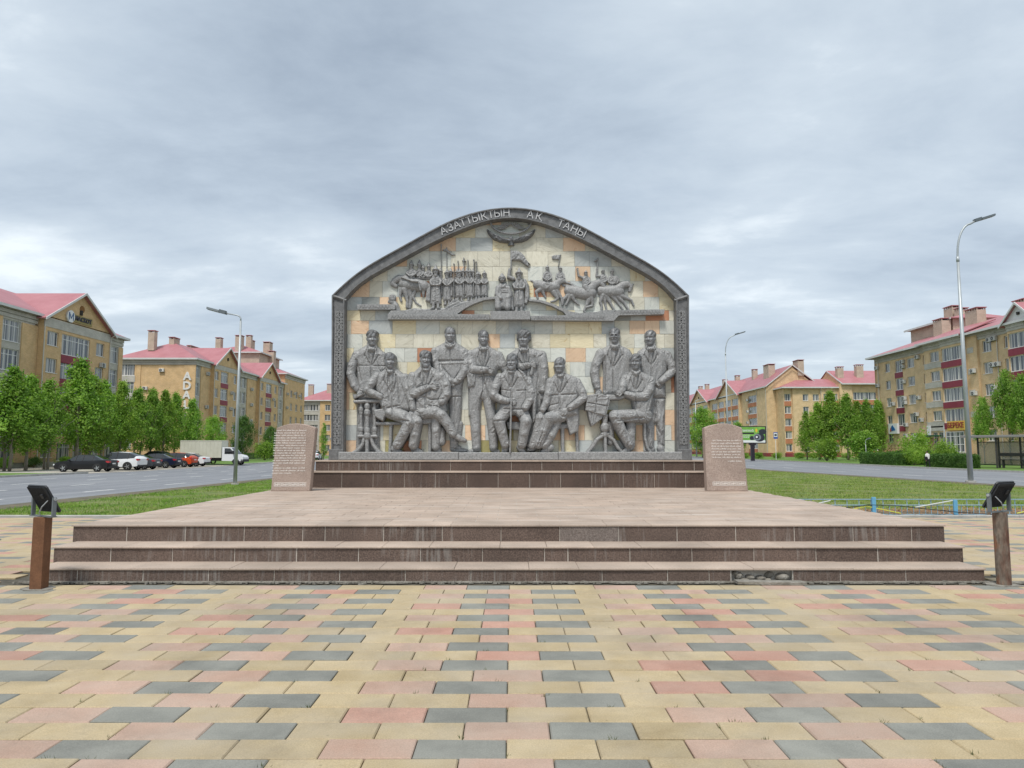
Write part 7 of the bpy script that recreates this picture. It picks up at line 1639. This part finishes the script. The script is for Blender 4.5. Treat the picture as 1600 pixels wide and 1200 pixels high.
# --- floodlights on rusty posts
m_rust = mat('rusty_paint', (0.135,0.062,0.03), (0.185,0.086,0.042), scale=9, rough=0.75, speck=(60,0.14))
m_rust2 = mat('rusty_steel', (0.11,0.052,0.033), (0.25,0.11,0.055), scale=6, rough=0.8, c2=(0.17,0.14,0.11), bump=0.3, stretch=(1,1,0.4), speck=(40,0.3))
m_black = mat('black_alloy', (0.028,0.03,0.034), (0.042,0.045,0.05), scale=30, rough=0.5)
m_bracket = mat('bracket_grey', (0.17,0.19,0.20), rough=0.5, metal=0.3); m_cable = mat('cable_grey', (0.38,0.40,0.41), rough=0.5); m_blackc = mat('cable_black', (0.015,0.015,0.015), rough=0.6)
def floodlight(x, y, H, m_post, sq, yaw, tilt, label, label2):
    t = thing('light_post', label, 'post', (x, y, 0.0)); p = MB()
    if sq: p.bev(-0.067, 0.067, -0.067, 0.067, -0.05, H, 0.006)
    else: p.tube([(0,0,-0.05), (0,0,H*0.5), (0,0,H)], 0.077, 20)
    p.build('tube', m_post, t, not sq and False)
    cd = MB(); sx = -1 if x < 0 else 1; cd.tube([(sx*0.084, 0.03, 0.10), (sx*0.087, 0.03, H*0.62)], 0.011, 6); cd.build('conduit', m_blackc, t)
    cb = MB(); r_ = random.Random(3)
    pts = [(math.cos(a)*0.18*r_.uniform(0.7, 1.4), math.sin(a)*0.13*r_.uniform(0.7, 1.4)) for a in [i*PI/8 for i in range(16)]]; cb.prismz(pts, -0.01, 0.007); cb.build('mortar_collar', m_rub, t)
    f = thing('floodlight', label2, 'floodlight', (x, y, H)); f.rotation_euler = (0, 0, yaw)
    b_ = MB(); b_.box(-0.23, 0.23, -0.035, 0.035, 0.002, 0.012)
    for sx in (-1, 1): b_.box(sx*0.221-0.014, sx*0.221+0.014, -0.02, 0.02, 0.0125, 0.225)
    b_.build('bracket', m_bracket, f)
    T = Matrix.Translation((0, 0, 0.205)) @ Matrix.Rotation(tilt, 4, 'X')
    hd = MB(); w_, hh = 0.20, 0.178
    pts = [(-w_+0.02, -hh), (w_-0.02, -hh), (w_, -hh+0.02), (w_, hh-0.02), (w_-0.02, hh), (-w_+0.02, hh), (-w_, hh-0.02), (-w_, -hh+0.02)]
    hd.prism(pts, -0.006, 0.014); hm = hd.mesh('housing', m_black); ho = put('housing', hm, f); ho.matrix_local = T
    for i in range(19):
        fn = MB(); xx = -0.18+i*0.02; fn.prism([(xx-0.003, -hh+0.015), (xx+0.003, -hh+0.015), (xx+0.003, hh-0.012), (xx-0.003, hh-0.012)], -0.026, -0.0055); q = put('cooling_fin', fn.mesh('cooling_fin', m_black), ho)
    gl = MB(); gl.prism([(-w_+0.02, -hh+0.02), (w_-0.02, -hh+0.02), (w_-0.02, hh-0.02), (-w_+0.02, hh-0.02)], 0.0145, 0.017); put('lens', gl.mesh('lens', m_lens), ho)
    db = MB(); db.box(0.05, 0.10, -0.042, -0.027, 0.03, 0.08); put('driver_box', db.mesh('driver_box', m_black), ho)
    for sx in (-1, 1):
        kn = MB(); kn.tube([(sx*0.231, 0, 0.205), (sx*0.247, 0, 0.205)], 0.016, 8); kn.build('pivot_bolt', m_cable, f)
    cl = MB(); s = 1 if x < 0 else -1; cl.tube([(s*0.16, -0.04, 0.19), (s*0.10, -0.07, 0.12), (s*0.03, -0.06, 0.05), (s*0.02, -0.03, 0.005)], 0.006, 6); cl.build('power_cable', m_cable, f); return f
floodlight(-5.36, 8.22, 0.812, m_rust, True, R(-30), R(30), 'square rust-brown post at the step end on the parked cars side', 'black finned floodlight on the square rust-brown post')
floodlight(5.82, 8.44, 0.845, m_rust2, False, R(30), R(30), 'round rusty steel post beside the broken step end', 'black finned floodlight on the round rusty post')

# --- low fence: one thing with rails, pickets, posts and painted bars
m_fb = mat('fence_blue', (0.11,0.33,0.52), (0.17,0.42,0.60), scale=9, rough=0.6); m_fg = mat('fence_greyblue', (0.23,0.37,0.47), (0.35,0.48,0.57), scale=7, rough=0.6); m_fy = mat('fence_yellow', (0.58,0.58,0.06), (0.66,0.66,0.14), scale=5, rough=0.6); m_fw = mat('fence_white', (0.62,0.64,0.62), rough=0.6)
fence = thing('low_fence', 'low blue metal fence with yellow zigzag bars along the plaza edge', 'fence', (6, 16.9, 0))
for z in (0.03, 0.25, 0.385):
    q = MB(); q.tube([(0.2, 0, z), (10.5, 0, z)], 0.011, 6); q.build('rail', m_fg, fence)
pk = MB(); pk.tube([(0,0,0), (0,0,0.385)], 0.010, 5); pkm = pk.mesh('picket', m_fg); ps = MB(); ps.tube([(0,0,0), (0,0,0.25)], 0.009, 5); psm = ps.mesh('picket', m_fg)
x = 0.3; i = 0
while x < 10.4:
    put('picket', pkm if i % 2 == 0 else psm, fence, (x, 0.024, 0)); x += 0.135 if i % 2 else 0.15; i += 1
po = MB(); po.bev(-0.045, 0.045, -0.02, 0.02, 0, 0.46, 0.004); pom = po.mesh('post', m_fb)
for k, x in enumerate((0.5, 2.62, 4.55, 6.55, 8.5)): put('post', pom, fence, (x, -0.026, -0.02 if k % 2 else -0.09))
for k, (xa, xb, m) in enumerate(((1.65, 2.45, m_fy), (2.45, 3.25, m_fy), (0.9, 1.6, m_fw), (3.6, 4.5, m_fw), (6.0, 6.8, m_fy), (6.8, 7.6, m_fy))):
    za, zb = (0.06, 0.225) if k in (0, 4) else ((0.225, 0.06) if k in (1, 5) else (0.20, 0.36)); q = MB(); q.tube([(xa, -0.02, za), (xb, -0.02, zb)], 0.013, 5); q.build('zigzag_bar', m, fence)
cb = MB(); cb.tube([(7.2, 16.92, 0.05), (8.0, 16.87, 0.20), (8.5, 16.86, 0.26), (9.1, 16.86, 0.245), (9.8, 16.86, 0.17), (10.6, 16.8, 0.09), (11.4, 16.75, 0.045)], 0.010, 6); tag(cb.build('loose_cable', m_blackc), 'black cable sagging along the low blue fence', 'cable')
# sunken drain cover in the paving
dc = MB(); dc.tube([(-9.15, 12.4, 0.001), (-9.15, 12.4, 0.006)], 0.28, 18); tag(dc.build('drain_cover', m_lampd), 'dark round drain cover in the side paving', 'drain cover')

# --- billboard, stop sign
bb = thing('billboard', 'green billboard with a tyre picture on a black post', 'billboard', (37.8, 111, gz(111)))
q = MB(); q.box(-0.28, 0.28, -0.2, 0.2, 0, 2.7); q.box(-0.5, 0.5, -0.25, 0.25, 2.45, 2.7); q.build('post', m_sd, bb)
q = MB(); q.box(-2.5, 2.15, -0.22, 0.22, 2.70, 5.42); q.build('frame', m_sd, bb)
def flat(x0, x1, z0, z1, m, y=-0.23, nm='print'): p_ = MB(); p_.box(x0, x1, y, y+0.008, z0, z1); return p_.build(nm, m, bb)
flat(-2.38, 1.98, 2.84, 5.3, mat('print_green', (0.10,0.30,0.04), (0.25,0.50,0.10), scale=0.6, rough=0.5)); m_pw = mat('print_white', (0.75,0.77,0.76), rough=0.5)
flat(-2.38, 1.98, 2.85, 3.22, m_pw, -0.235)
def disc(cx_, cz, rx, rz_, m, y): p_ = MB(); p_.prism([(cx_+rx*math.cos(a), cz+rz_*math.sin(a)) for a in [i*PI/12 for i in range(24)]], y, y+0.006); p_.build('print', m, bb)
m_ty = mat('print_tyre', (0.03,0.035,0.045), rough=0.5); m_tr2 = mat('print_rim', (0.20,0.22,0.26), rough=0.5)
disc(1.05, 3.65, 0.86, 0.66, m_ty, -0.245); disc(0.72, 3.68, 0.60, 0.52, m_tr2, -0.252); disc(0.66, 3.70, 0.36, 0.33, m_ty, -0.259); disc(0.64, 3.72, 0.17, 0.17, m_pw, -0.266); disc(1.6, 4.55, 0.6, 0.42, m_ty, -0.240); disc(-0.1, 3.55, 0.36, 0.33, m_ty, -0.241); disc(0.62, 4.75, 0.18, 0.30, mat('print_yellow', (0.7,0.5,0.05), rough=0.5), -0.242)
for i, (x0, x1, z0, z1, m) in enumerate(((-1.6, 0.25, 4.18, 4.42, m_sd),)): flat(x0, x1, z0, z1, m, -0.236)
tx = MB(); r_ = random.Random(2); xx = -1.7
while xx < 0.1:
    wch = r_.uniform(0.16, 0.24); tx.box(xx, xx+0.05, -0.240, -0.234, 4.55, 4.88+(0.1 if r_.random() < 0.3 else 0)); tx.box(xx+wch-0.05, xx+wch, -0.240, -0.234, 4.55, 4.86)
    tx.box(xx+0.052, xx+wch-0.052, -0.240, -0.234, *((4.84, 4.88) if r_.random() < 0.5 else (4.70, 4.74))); xx += wch+0.07
for z in (3.98, 3.80, 3.62):
    xx = -1.6
    while xx < -0.5: wch = r_.uniform(0.1, 0.3); tx.box(xx, xx+wch, -0.240, -0.234, z, z+0.06); xx += wch+0.06
tx.build('print_lettering', m_pw, bb)
ss = thing('bus_stop_sign', 'blue and white bus stop sign on a thin white post', 'sign', (46.1, 123.4, gz(123)))
q = MB(); q.tube([(0,0,0), (0,0,4.6)], 0.05, 6); q.build('post', m_white, ss); q = MB(); q.box(-0.36, 0.36, -0.09, -0.055, 3.6, 4.75); q.build('plate', mat('sign_blue_plate', (0.03,0.10,0.42), rough=0.4), ss); q = MB(); q.box(-0.30, 0.30, -0.098, -0.0905, 3.92, 4.62); q.build('white_field', m_pw, ss)
q = MB(); q.prism([(-0.2, 4.12), (0.2, 4.12), (0.2, 4.38), (0.14, 4.42), (-0.2, 4.42)], -0.106, -0.099); q.prism([(-0.14, 4.06), (-0.06, 4.06), (-0.06, 4.118), (-0.14, 4.118)], -0.106, -0.099); q.prism([(0.06, 4.06), (0.14, 4.06), (0.14, 4.118), (0.06, 4.118)], -0.106, -0.099); q.build('bus_symbol', m_sd, ss)

# --- bus shelter
sh = thing('bus_shelter', 'dark steel bus shelter with a flat roof and glass back panels', 'bus shelter', (47.6, 73, gz(73)), R(-62))
m_st = mat('shelter_steel', (0.05,0.047,0.045), (0.075,0.07,0.066), scale=6, rough=0.55); m_sr = mat('shelter_roof', (0.22,0.21,0.20), rough=0.6)
m_sgl = D.materials.new('shelter_glass'); m_sgl.use_nodes = True; _b = m_sgl.node_tree.nodes['Principled BSDF']; _b.inputs['Base Color'].default_value = (0.45,0.44,0.40,1); _b.inputs['Roughness'].default_value = 0.35; _b.inputs['Alpha'].default_value = 0.42
q = MB(); q.bev(-0.6, 8.2, -1.0, 1.3, 3.05, 3.28, 0.04); q.build('roof', m_sr, sh)
for x, y in ((0, 1.0), (2.0, 1.0), (4.0, 1.0), (6.0, 1.0), (7.8, 1.0), (2.6, -0.6), (5.2, -0.6), (7.8, -0.6), (0, -0.6)): q = MB(); q.box(x-0.07, x+0.07, y-0.07, y+0.07, 0, 3.05); q.build('post', m_st, sh)
for a, c in ((0.1, 1.9), (2.1, 3.9), (4.1, 5.9), (6.1, 7.7)):
    q = MB(); q.box(a, c, 0.985, 1.005, 0.35, 2.55); q.build('glass_panel', m_sgl, sh); q = MB(); q.box(a, c, 0.97, 1.03, 2.56, 2.64); q.box(a, c, 0.97, 1.03, 0.26, 0.34); q.build('cross_rail', m_st, sh)
q = MB(); q.box(2.2, 6.9, 0.3, 0.75, 0.78, 0.86); q.box(2.2, 6.9, 0.78, 0.84, 1.2, 1.5)
for x in (2.6, 4.5, 6.5): q.box(x-0.04, x+0.04, 0.35, 0.7, 0, 0.778)
q.build('bench', m_st, sh)

# --- cars
m_tyre = mat('tyre', (0.018,0.018,0.018), (0.03,0.03,0.03), scale=8, rough=0.9); m_rim = mat('rim', (0.42,0.43,0.44), rough=0.3, metal=0.7); m_cgl = mat('car_glass', (0.015,0.018,0.02), rough=0.05, spec=0.9); m_trim = mat('car_trim', (0.02,0.02,0.022), rough=0.6); m_tail = mat('tail_light', (0.42,0.015,0.03), rough=0.2, coat=1); m_hl = mat('head_light', (0.7,0.72,0.74), rough=0.15, coat=1); m_plate = mat('plate', (0.72,0.72,0.70), rough=0.5)
def paint(n, c, c2=None): return mat('paint_'+n, c, c2, rough=0.32, metal=0.0, coat=0.08, spec=0.3)
_wh = None
def wheel_meshes(r):
    t = MB(); n = 22; w_ = 0.11
    ring = lambda rad, y: [(rad*math.cos(2*PI*i/n), y, rad*math.sin(2*PI*i/n)) for i in range(n)]
    prof = [(r*0.66, -w_), (r*0.94, -w_), (r, -w_*0.7), (r, w_*0.7), (r*0.94, w_), (r*0.66, w_)]
    for a, y in prof: t.v += ring(a, y)
    for k in range(len(prof)-1):
        for i in range(n): j = (i+1) % n; t.f.append((k*n+i, k*n+j, (k+1)*n+j, (k+1)*n+i)); t.m.append(0)
    rm = MB(); rm.mi = 1; rm.tube([(0, -0.02, 0), (0, 0.02, 0)], r*0.64, n); rm.mi = 0
    for k in range(5):
        a = 2*PI*k/5; ca, sa = math.cos(a), math.sin(a); W_ = r*0.10
        for y in (-w_*0.85, w_*0.75):
            rm.box(0, 0, 0, 0, 0, 0); rm.v = rm.v[:-8]; rm.f = rm.f[:-6]; rm.m = rm.m[:-6]
            P = [(ca*r*q-sa*s*W_, yy, sa*r*q+ca*s*W_) for yy in (y, y+0.02) for q, s in ((0.08,-1),(0.63,-1),(0.63,1),(0.08,1))]; nn = len(rm.v); rm.v += P
            for f_ in ((3,2,1,0),(4,5,6,7),(0,1,5,4),(1,2,6,5),(2,3,7,6),(3,0,4,7)): rm.f.append(tuple(nn+i for i in f_)); rm.m.append(0)
    for y in (-w_*0.9, w_*0.8): rm.tube([(0, y, 0), (0, y+0.03, 0)], r*0.16, 10)
    return t.mesh('tyre', m_tyre, True), rm.mesh('rim', [m_rim, m_trim])
WHM = {}
def car(label, loc, heading, pm, st, wb, r, cab, L_, tail='wide', name='parked_car', roofm=None, cat='car'):
    """st: stations rear->front (x, half width, z bottom, z belt, z top, half width top); cab: (rear glass start, roof rear, roof front, windscreen base) station numbers"""
    t = thing(name, label, cat, loc, heading); b_ = MB(); n = len(st); ring = []
    for (x, w_, zb, zbelt, zt, wt) in st:
        hf = [(w_*0.86, zb), (w_*0.97, zb+0.07), (w_, zb+(zbelt-zb)*0.55), (w_*0.975, zbelt), (wt, zt), (wt*0.55, zt+0.022), (0, zt+0.03)]
        full_ = hf+[(-a, c) for a, c in hf[:-1]][::-1]; ring.append(len(b_.v)); b_.v += [(x, a, c) for a, c in full_]
    K = 13
    for i in range(n-1):
        for j in range(K-1):
            m_ = 0
            if j in (3, 8) and cab[0] <= i < cab[3]: m_ = 1 if not (i == cab[1]-1 or i == cab[2]) or True else 0
            if j in (4, 5, 6, 7) and (cab[0] <= i < cab[1] or cab[2] <= i < cab[3]): m_ = 1
            if j in (0, 11): m_ = 2
            b_.f.append((ring[i]+j, ring[i]+j+1, ring[i+1]+j+1, ring[i+1]+j)); b_.m.append(m_)
        b_.f.append((ring[i]+12, ring[i], ring[i+1], ring[i+1]+12)); b_.m.append(2)
    b_.f.append(tuple(ring[0]+j for j in range(12, -1, -1))); b_.m.append(0); b_.f.append(tuple(ring[-1]+j for j in range(13))); b_.m.append(0)
    me = b_.mesh('body', [pm, m_cgl, m_trim]); bo = put('body', me, t)
    bm = bmesh.new(); bm.from_mesh(me); bmesh.ops.recalc_face_normals(bm, faces=bm.faces); bm.to_mesh(me); bm.free(); me.polygons.foreach_set('use_smooth', [True]*len(me.polygons)); 
    md = bo.modifiers.new('edge', 'EDGE_SPLIT'); md.split_angle = R(32)
    # pillars between the side windows
    pl = MB()
    for i in range(cab[1], cab[2]+1):
        x, w_, zb, zbelt, zt, wt = st[i]
        for s in (-1, 1): pl.tube([(x, s*(w_*0.975+0.004), zbelt-0.01), (x-0.02, s*(wt+0.006), zt+0.0)], 0.035, 5)
    tag(pl.build('window_pillars', m_trim, t), kind='stuff')
    if r not in WHM: WHM[r] = wheel_meshes(r)
    tm, rm = WHM[r]; wmax = max(s[1] for s in st)
    for x in wb:
        ar = MB()
        for s in (-1, 1): ar.prism([(x+(r+0.07)*math.cos(a), r+(r+0.07)*math.sin(a)) for a in [PI*i/10 for i in range(11)]], s*(wmax*0.99)-0.012, s*(wmax*0.99)+0.012)
        ar.build('wheel_arch', m_trim, t)
        for s in (-1, 1):
            wo_ = put('tyre', tm, t); wo_.location = (x, s*(wmax-0.085), r); ro_ = put('rim', rm, wo_)
            wo_.name = 'wheel'
    x0, w0, zb0, zl0 = st[1][0], st[1][1], st[1][2], st[1][3]
    for s in (-1, 1):
        tl = MB(); tl.box(x0-0.12, x0+0.16, *sorted((s*w0*0.995, s*w0*0.62)), zl0-0.20, zl0-0.04); tl.build('tail_light', m_tail, t)
        hx = st[-2]; hl = MB(); hl.box(hx[0]-0.16, hx[0]+0.06, *sorted((s*hx[1]*1.0, s*hx[1]*0.62)), hx[3]-0.13, hx[3]-0.02); hl.build('headlight', m_hl, t)
        mr_ = MB(); mx_ = st[cab[2]][0]+0.35; mr_.bev(mx_, mx_+0.16, *sorted((s*(wmax+0.02), s*(wmax+0.20))), st[cab[2]][3]+0.0, st[cab[2]][3]+0.14, 0.03); mr_.build('mirror', pm, t)
    lp = MB(); lp.box(st[0][0]-0.02, st[0][0]+0.05, -0.26, 0.26, zl0-0.33, zl0-0.22); lp.build('number_plate', m_plate, t)
    bp_ = MB(); bp_.box(st[0][0]-0.03, st[0][0]+0.30, -w0*0.9, w0*0.9, zb0+0.02, zb0+0.16); bp_.build('rear_bumper', m_trim, t); return t
def sedan(f=1.0, zf=1.0): return [(-2.36*f,.72,.48*zf,.86*zf,.88*zf,.60),(-2.25*f,.86,.30,.98*zf,1.0*zf,.70),(-1.72*f,.90,.24,1.0*zf,1.04*zf,.66),(-0.95*f,.91,.22,.97*zf,1.38*zf,.58),(-0.15*f,.91,.22,.95*zf,1.45*zf,.60),(0.45*f,.91,.22,.94*zf,1.42*zf,.59),(1.25*f,.90,.22,.93*zf,.98*zf,.70),(1.95*f,.87,.24,.82*zf,.85*zf,.66),(2.26*f,.80,.28,.70*zf,.72*zf,.60),(2.36*f,.66,.36,.60*zf,.62*zf,.5)]
def suv(): return [(-2.36,.74,.50,1.02,1.05,.62),(-2.26,.90,.34,1.12,1.16,.72),(-2.0,.93,.30,1.14,1.30,.66),(-1.35,.94,.28,1.08,1.62,.60),(-0.3,.94,.27,1.04,1.69,.63),(0.35,.94,.27,1.03,1.65,.62),(1.2,.93,.28,1.02,1.10,.74),(1.95,.90,.30,.95,.99,.70),(2.27,.83,.34,.82,.85,.62),(2.37,.68,.42,.70,.72,.5)]
def hatch(): return [(-2.1,.74,.48,.98,1.0,.62),(-2.02,.88,.32,1.08,1.12,.70),(-1.8,.90,.28,1.10,1.24,.62),(-1.2,.90,.26,1.02,1.50,.58),(-0.3,.90,.25,.98,1.56,.60),(0.4,.90,.25,.96,1.52,.60),(1.15,.89,.26,.95,1.02,.72),(1.75,.86,.28,.86,.90,.66),(2.02,.80,.32,.76,.78,.6),(2.1,.66,.40,.66,.68,.5)]
CAB = (2, 3, 5, 6); RX = -34.6
def park(u, L_): Y = -RX*1102/(800-u); return Y
pz = lambda Y: gz(Y)-0.073
p_bl, p_wh, p_gr, p_nv, p_rd = paint('black', (0.012,0.012,0.014)), paint('white', (0.72,0.73,0.74)), paint('graphite', (0.06,0.065,0.075)), paint('navy', (0.010,0.014,0.035)), paint('orange_red', (0.52,0.065,0.018))
for lb, ur, dx, pm, st, wb, r, hd in (('black saloon parked at the end of the row beside the grass patch', 178, 2.36, p_bl, sedan(), (-1.42, 1.42), 0.33, 2), ('white sport utility car parked beside the black saloon', 225, 2.37, p_wh, suv(), (-1.38, 1.42), 0.37, -1),
    ('graphite car parked between the white sport utility car and the navy saloon', 247, 2.2, p_gr, sedan(0.94, 0.99), (-1.32, 1.32), 0.32, 1), ('navy saloon with red tail lamps beside the orange-red hatchback', 281, 2.36, p_nv, sedan(1.0, 1.02), (-1.4, 1.4), 0.33, -2), ('orange-red hatchback in the parked row', 305, 2.1, p_rd, hatch(), (-1.28, 1.3), 0.34, 2), ('white saloon parked next to the orange-red hatchback', 325, 2.3, p_wh, sedan(0.98, 1.04), (-1.38, 1.4), 0.33, 0)):
    Y = park(ur, 0); car(lb, (RX-dx+0.15, Y, pz(Y)), PI+R(hd), pm, st, wb, r, CAB, 4.7)
Y = 121; car('white car far down the road beside the monument plinth', (-33.6, Y, gz(Y)-0.08), PI/2+R(6), p_wh, hatch(), (-1.28, 1.3), 0.34, CAB, 4.2); car('dark grey car behind the white car near the plinth', (-36.6, 131, gz(Y)-0.08), PI/2, p_gr, suv(), (-1.38, 1.42), 0.37, CAB, 4.7)
car('dark pickup-height car half hidden behind the graphite car', (-44.2, 87.5, pz(87)), PI, p_gr, suv(), (-1.38, 1.42), 0.37, CAB, 4.7)
# box truck
tk = thing('box_truck', 'white light truck with a long beige box body parked beyond the cars', 'truck', (-35.9, 85.5, pz(85)), R(1)); m_box = mat('truck_box', (0.50,0.49,0.40), (0.56,0.55,0.46), scale=1.5, rough=0.55)
q = MB(); q.bev(-3.7, 1.2, -1.05, 1.05, 0.92, 2.98, 0.03); bx_ = q.build('box_body', m_box, tk); q = MB()
for x in np.arange(-3.65, 1.2, 0.44): q.box(x, x+0.03, -1.07, -1.051, 1.0, 2.9)
q.box(-3.69, 1.19, -1.075, -1.052, 2.9, 2.97); put('box_ribs', q.mesh('box_ribs', m_box), bx_)
q = MB(); q.box(-3.6, 1.5, -0.42, 0.42, 0.55, 0.9); q.box(-2.4, -1.2, -0.9, -0.5, 0.5, 0.85); q.build('chassis', m_trim, tk)
cb_ = MB(); cb_.prism([(1.25, 0.55), (3.75, 0.5), (3.78, 0.95), (3.55, 1.18), (2.95, 1.32), (2.25, 2.12), (1.25, 2.18)], -0.95, 0.95); cab_ = cb_.build('cab', p_wh, tk)
q = MB(); q.prism([(1.55, 1.35), (2.78, 1.36), (2.22, 2.02), (1.55, 2.05)], -0.956, -0.951); q.v += []; n0 = len(q.v); q.poly([(2.98, -0.82, 1.335), (2.98, 0.82, 1.335), (2.31, 0.72, 2.09), (2.31, -0.72, 2.09)]); q.v = [tuple(v) for v in q.v]; put('cab_windows', q.mesh('cab_windows', m_cgl), cab_)
q = MB(); q.box(3.5, 3.82, -0.95, 0.95, 0.42, 0.72); q.build('front_bumper', m_trim, tk); q = MB(); q.box(3.62, 3.765, -0.9, -0.55, 0.82, 1.02); q.build('headlight', m_hl, tk); q = MB(); q.box(2.55, 2.75, -1.2, -0.98, 1.35, 1.75); q.build('mirror', m_trim, tk)
tm, rm = WHM[0.37]
for x in (-2.2, 2.9):
    for s in (-1, 1): wo_ = put('wheel', tm, tk); wo_.location = (x, s*0.84, 0.37); put('rim', rm, wo_)
    q = MB(); q.prism([(x+0.45*math.cos(a), 0.37+0.45*math.sin(a)) for a in [PI*i/10 for i in range(11)]], -0.962, -0.94); q.build('wheel_arch', m_trim, tk)
vn = thing('light_truck', 'white cab of a light truck hidden behind the beige box body', 'truck', (-40.6, 90.5, pz(90)), PI); cb_ = MB(); cb_.prism([(0.0, 0.5), (1.8, 0.5), (1.85, 1.05), (1.3, 1.3), (0.75, 2.05), (0.0, 2.1)], -0.95, 0.95); co_ = cb_.build('cab', p_wh, vn); q = MB(); q.prism([(0.25, 1.35), (1.1, 1.36), (0.72, 1.95), (0.25, 1.98)], 0.951, 0.956); put('cab_windows', q.mesh('cab_windows', m_cgl), co_)
for x in (1.2,):
    for s in (-1, 1): wo_ = put('wheel', tm, vn); wo_.location = (x, s*0.84, 0.37); put('rim', rm, wo_)
q = MB(); q.bev(-3.0, -0.05, -0.95, 0.95, 0.7, 1.1, 0.03); q.build('flat_bed', m_trim, vn); wo_ = put('wheel', tm, vn); wo_.location = (-2.1, 0.84, 0.37); wo_ = put('wheel', tm, vn); wo_.location = (-2.1, -0.84, 0.37)

# --- people
m_skin = mat('skin', (0.42,0.25,0.17), rough=0.6); m_hair = mat('hair_black', (0.012,0.010,0.009), rough=0.6)
def person(label, loc, heading, H, top_m, leg_m, shoe_m, stride=0.16, bag=False, lean=0.0):
    """standing or walking figure, one skinned body; faces +x before the heading turn"""
    k = H/1.75; V, E_, RD = [], [], []
    def add(p, r, par=None):
        V.append((p[0]*k, p[1]*k, p[2]*k)); RD.append((r*k, r*k)); i = len(V)-1
        if par is not None: E_.append((par, i))
        return i
    pel = add((0,0,0.95), 0.135); wa = add((0.01+lean*.3,0,1.10), 0.125, pel); ch = add((0.02+lean*.7,0,1.30), 0.145, wa); nk0 = add((0.01+lean,0,1.46), 0.075, ch); nk = add((0.02+lean,0,1.52), 0.055, nk0); hd0 = add((0.035+lean,0,1.60), 0.085, nk); hd1 = add((0.03+lean,0,1.68), 0.088, hd0); hd2 = add((0.02+lean,0,1.735), 0.055, hd1); nose = add((0.125+lean,0,1.615), 0.016, hd0)
    for s in (-1, 1):
        hp_ = add((0, s*0.095, 0.90), 0.105, pel); kn = add((s*stride*0.55+0.03, s*0.10, 0.50), 0.066, hp_); an = add((s*stride-0.02, s*0.10, 0.09), 0.045, kn); he = add((s*stride-0.03, s*0.10, 0.045), 0.042, an); to = add((s*stride+0.15, s*0.115, 0.03), 0.032, he)
        sh_ = add((lean*.9, s*0.185, 1.41), 0.068, ch); el = add((-s*stride*0.35-0.02+lean*.5, s*0.235, 1.13), 0.047, sh_); wr = add((-s*stride*0.5+0.08+lean*.4, s*0.225, 0.90), 0.034, el); ha = add((-s*stride*0.5+0.10+lean*.4, s*0.22, 0.84), 0.034, wr)
        for fi, (dx, l) in enumerate(((-0.03, 0.07), (-0.01, 0.085), (0.012, 0.08), (0.032, 0.065))): f1 = add((-s*stride*0.5+0.10+dx+lean*.4, s*0.22, 0.79), 0.011, ha); add((-s*stride*0.5+0.115+dx+lean*.4, s*0.212, 0.79-l*0.6), 0.009, f1)
        th_ = add((-s*stride*0.5+0.145+lean*.4, s*0.205, 0.815), 0.012, ha)
    me = D.meshes.new('body_cage'); me.from_pydata(V, E_, []); o = put('body_cage', me); o.modifiers.new('skin', 'SKIN'); 
    for i, sv in enumerate(me.skin_vertices[0].data): sv.radius = RD[i]; sv.use_root = (i == 0)
    sb = o.modifiers.new('sub', 'SUBSURF'); sb.levels = 1; sb.render_levels = 1
    dg = bpy.context.evaluated_depsgraph_get(); bmsh = D.meshes.new_from_object(o.evaluated_get(dg)); D.objects.remove(o); bmsh.name = 'person'
    for m_ in (m_skin, top_m, leg_m, shoe_m, m_hair): bmsh.materials.append(m_)
    for p in bmsh.polygons:
        c = p.center/k; arm = abs(c.y) > 0.165
        if c.z > 1.635 or (c.z > 1.56 and c.x < 0.01+lean): mi = 4
        elif c.z > 1.49: mi = 0
        elif arm and c.z < 0.92: mi = 0
        elif c.z > 0.94 or (arm and c.z > 0.9): mi = 1
        elif c.z > 0.075: mi = 2
        else: mi = 3
        p.material_index = mi; p.use_smooth = True
    o = put('person', bmsh, None, loc, heading); tag(o, label, 'person'); return o
m_shirt = mat('white_shirt', (0.66,0.65,0.61), rough=0.9); m_blk = mat('black_cloth', (0.016,0.016,0.018), rough=0.9); m_shoe = mat('shoe', (0.03,0.03,0.03), rough=0.6); m_den = mat('dark_cloth', (0.03,0.03,0.045), rough=0.9)
person('person in a white shirt and black trousers walking by the hedge with a shoulder bag', (43.4, 73.8, gz(74)-0.02), R(95), 1.72, m_shirt, m_blk, m_shoe, 0.13, lean=0.05)
bgm = MB(); bgm.bev(-0.08, 0.08, -0.16, 0.16, 0, 0.32, 0.03); bg_ = bgm.build('shoulder_bag', m_blk, None, loc=(43.14, 73.66, gz(74)+0.78)); tag(bg_, 'black shoulder bag on the walking person', 'bag')
person('person in a white top standing on the shop porch', (59.6, 101.6, GZ+1.5), R(200), 1.68, m_shirt, m_den, m_shoe, 0.05)
person('person in black clothes waiting in the bus shelter', (51.3, 70.9, gz(71)-0.02), R(185), 1.75, m_blk, m_blk, m_shoe, 0.04)
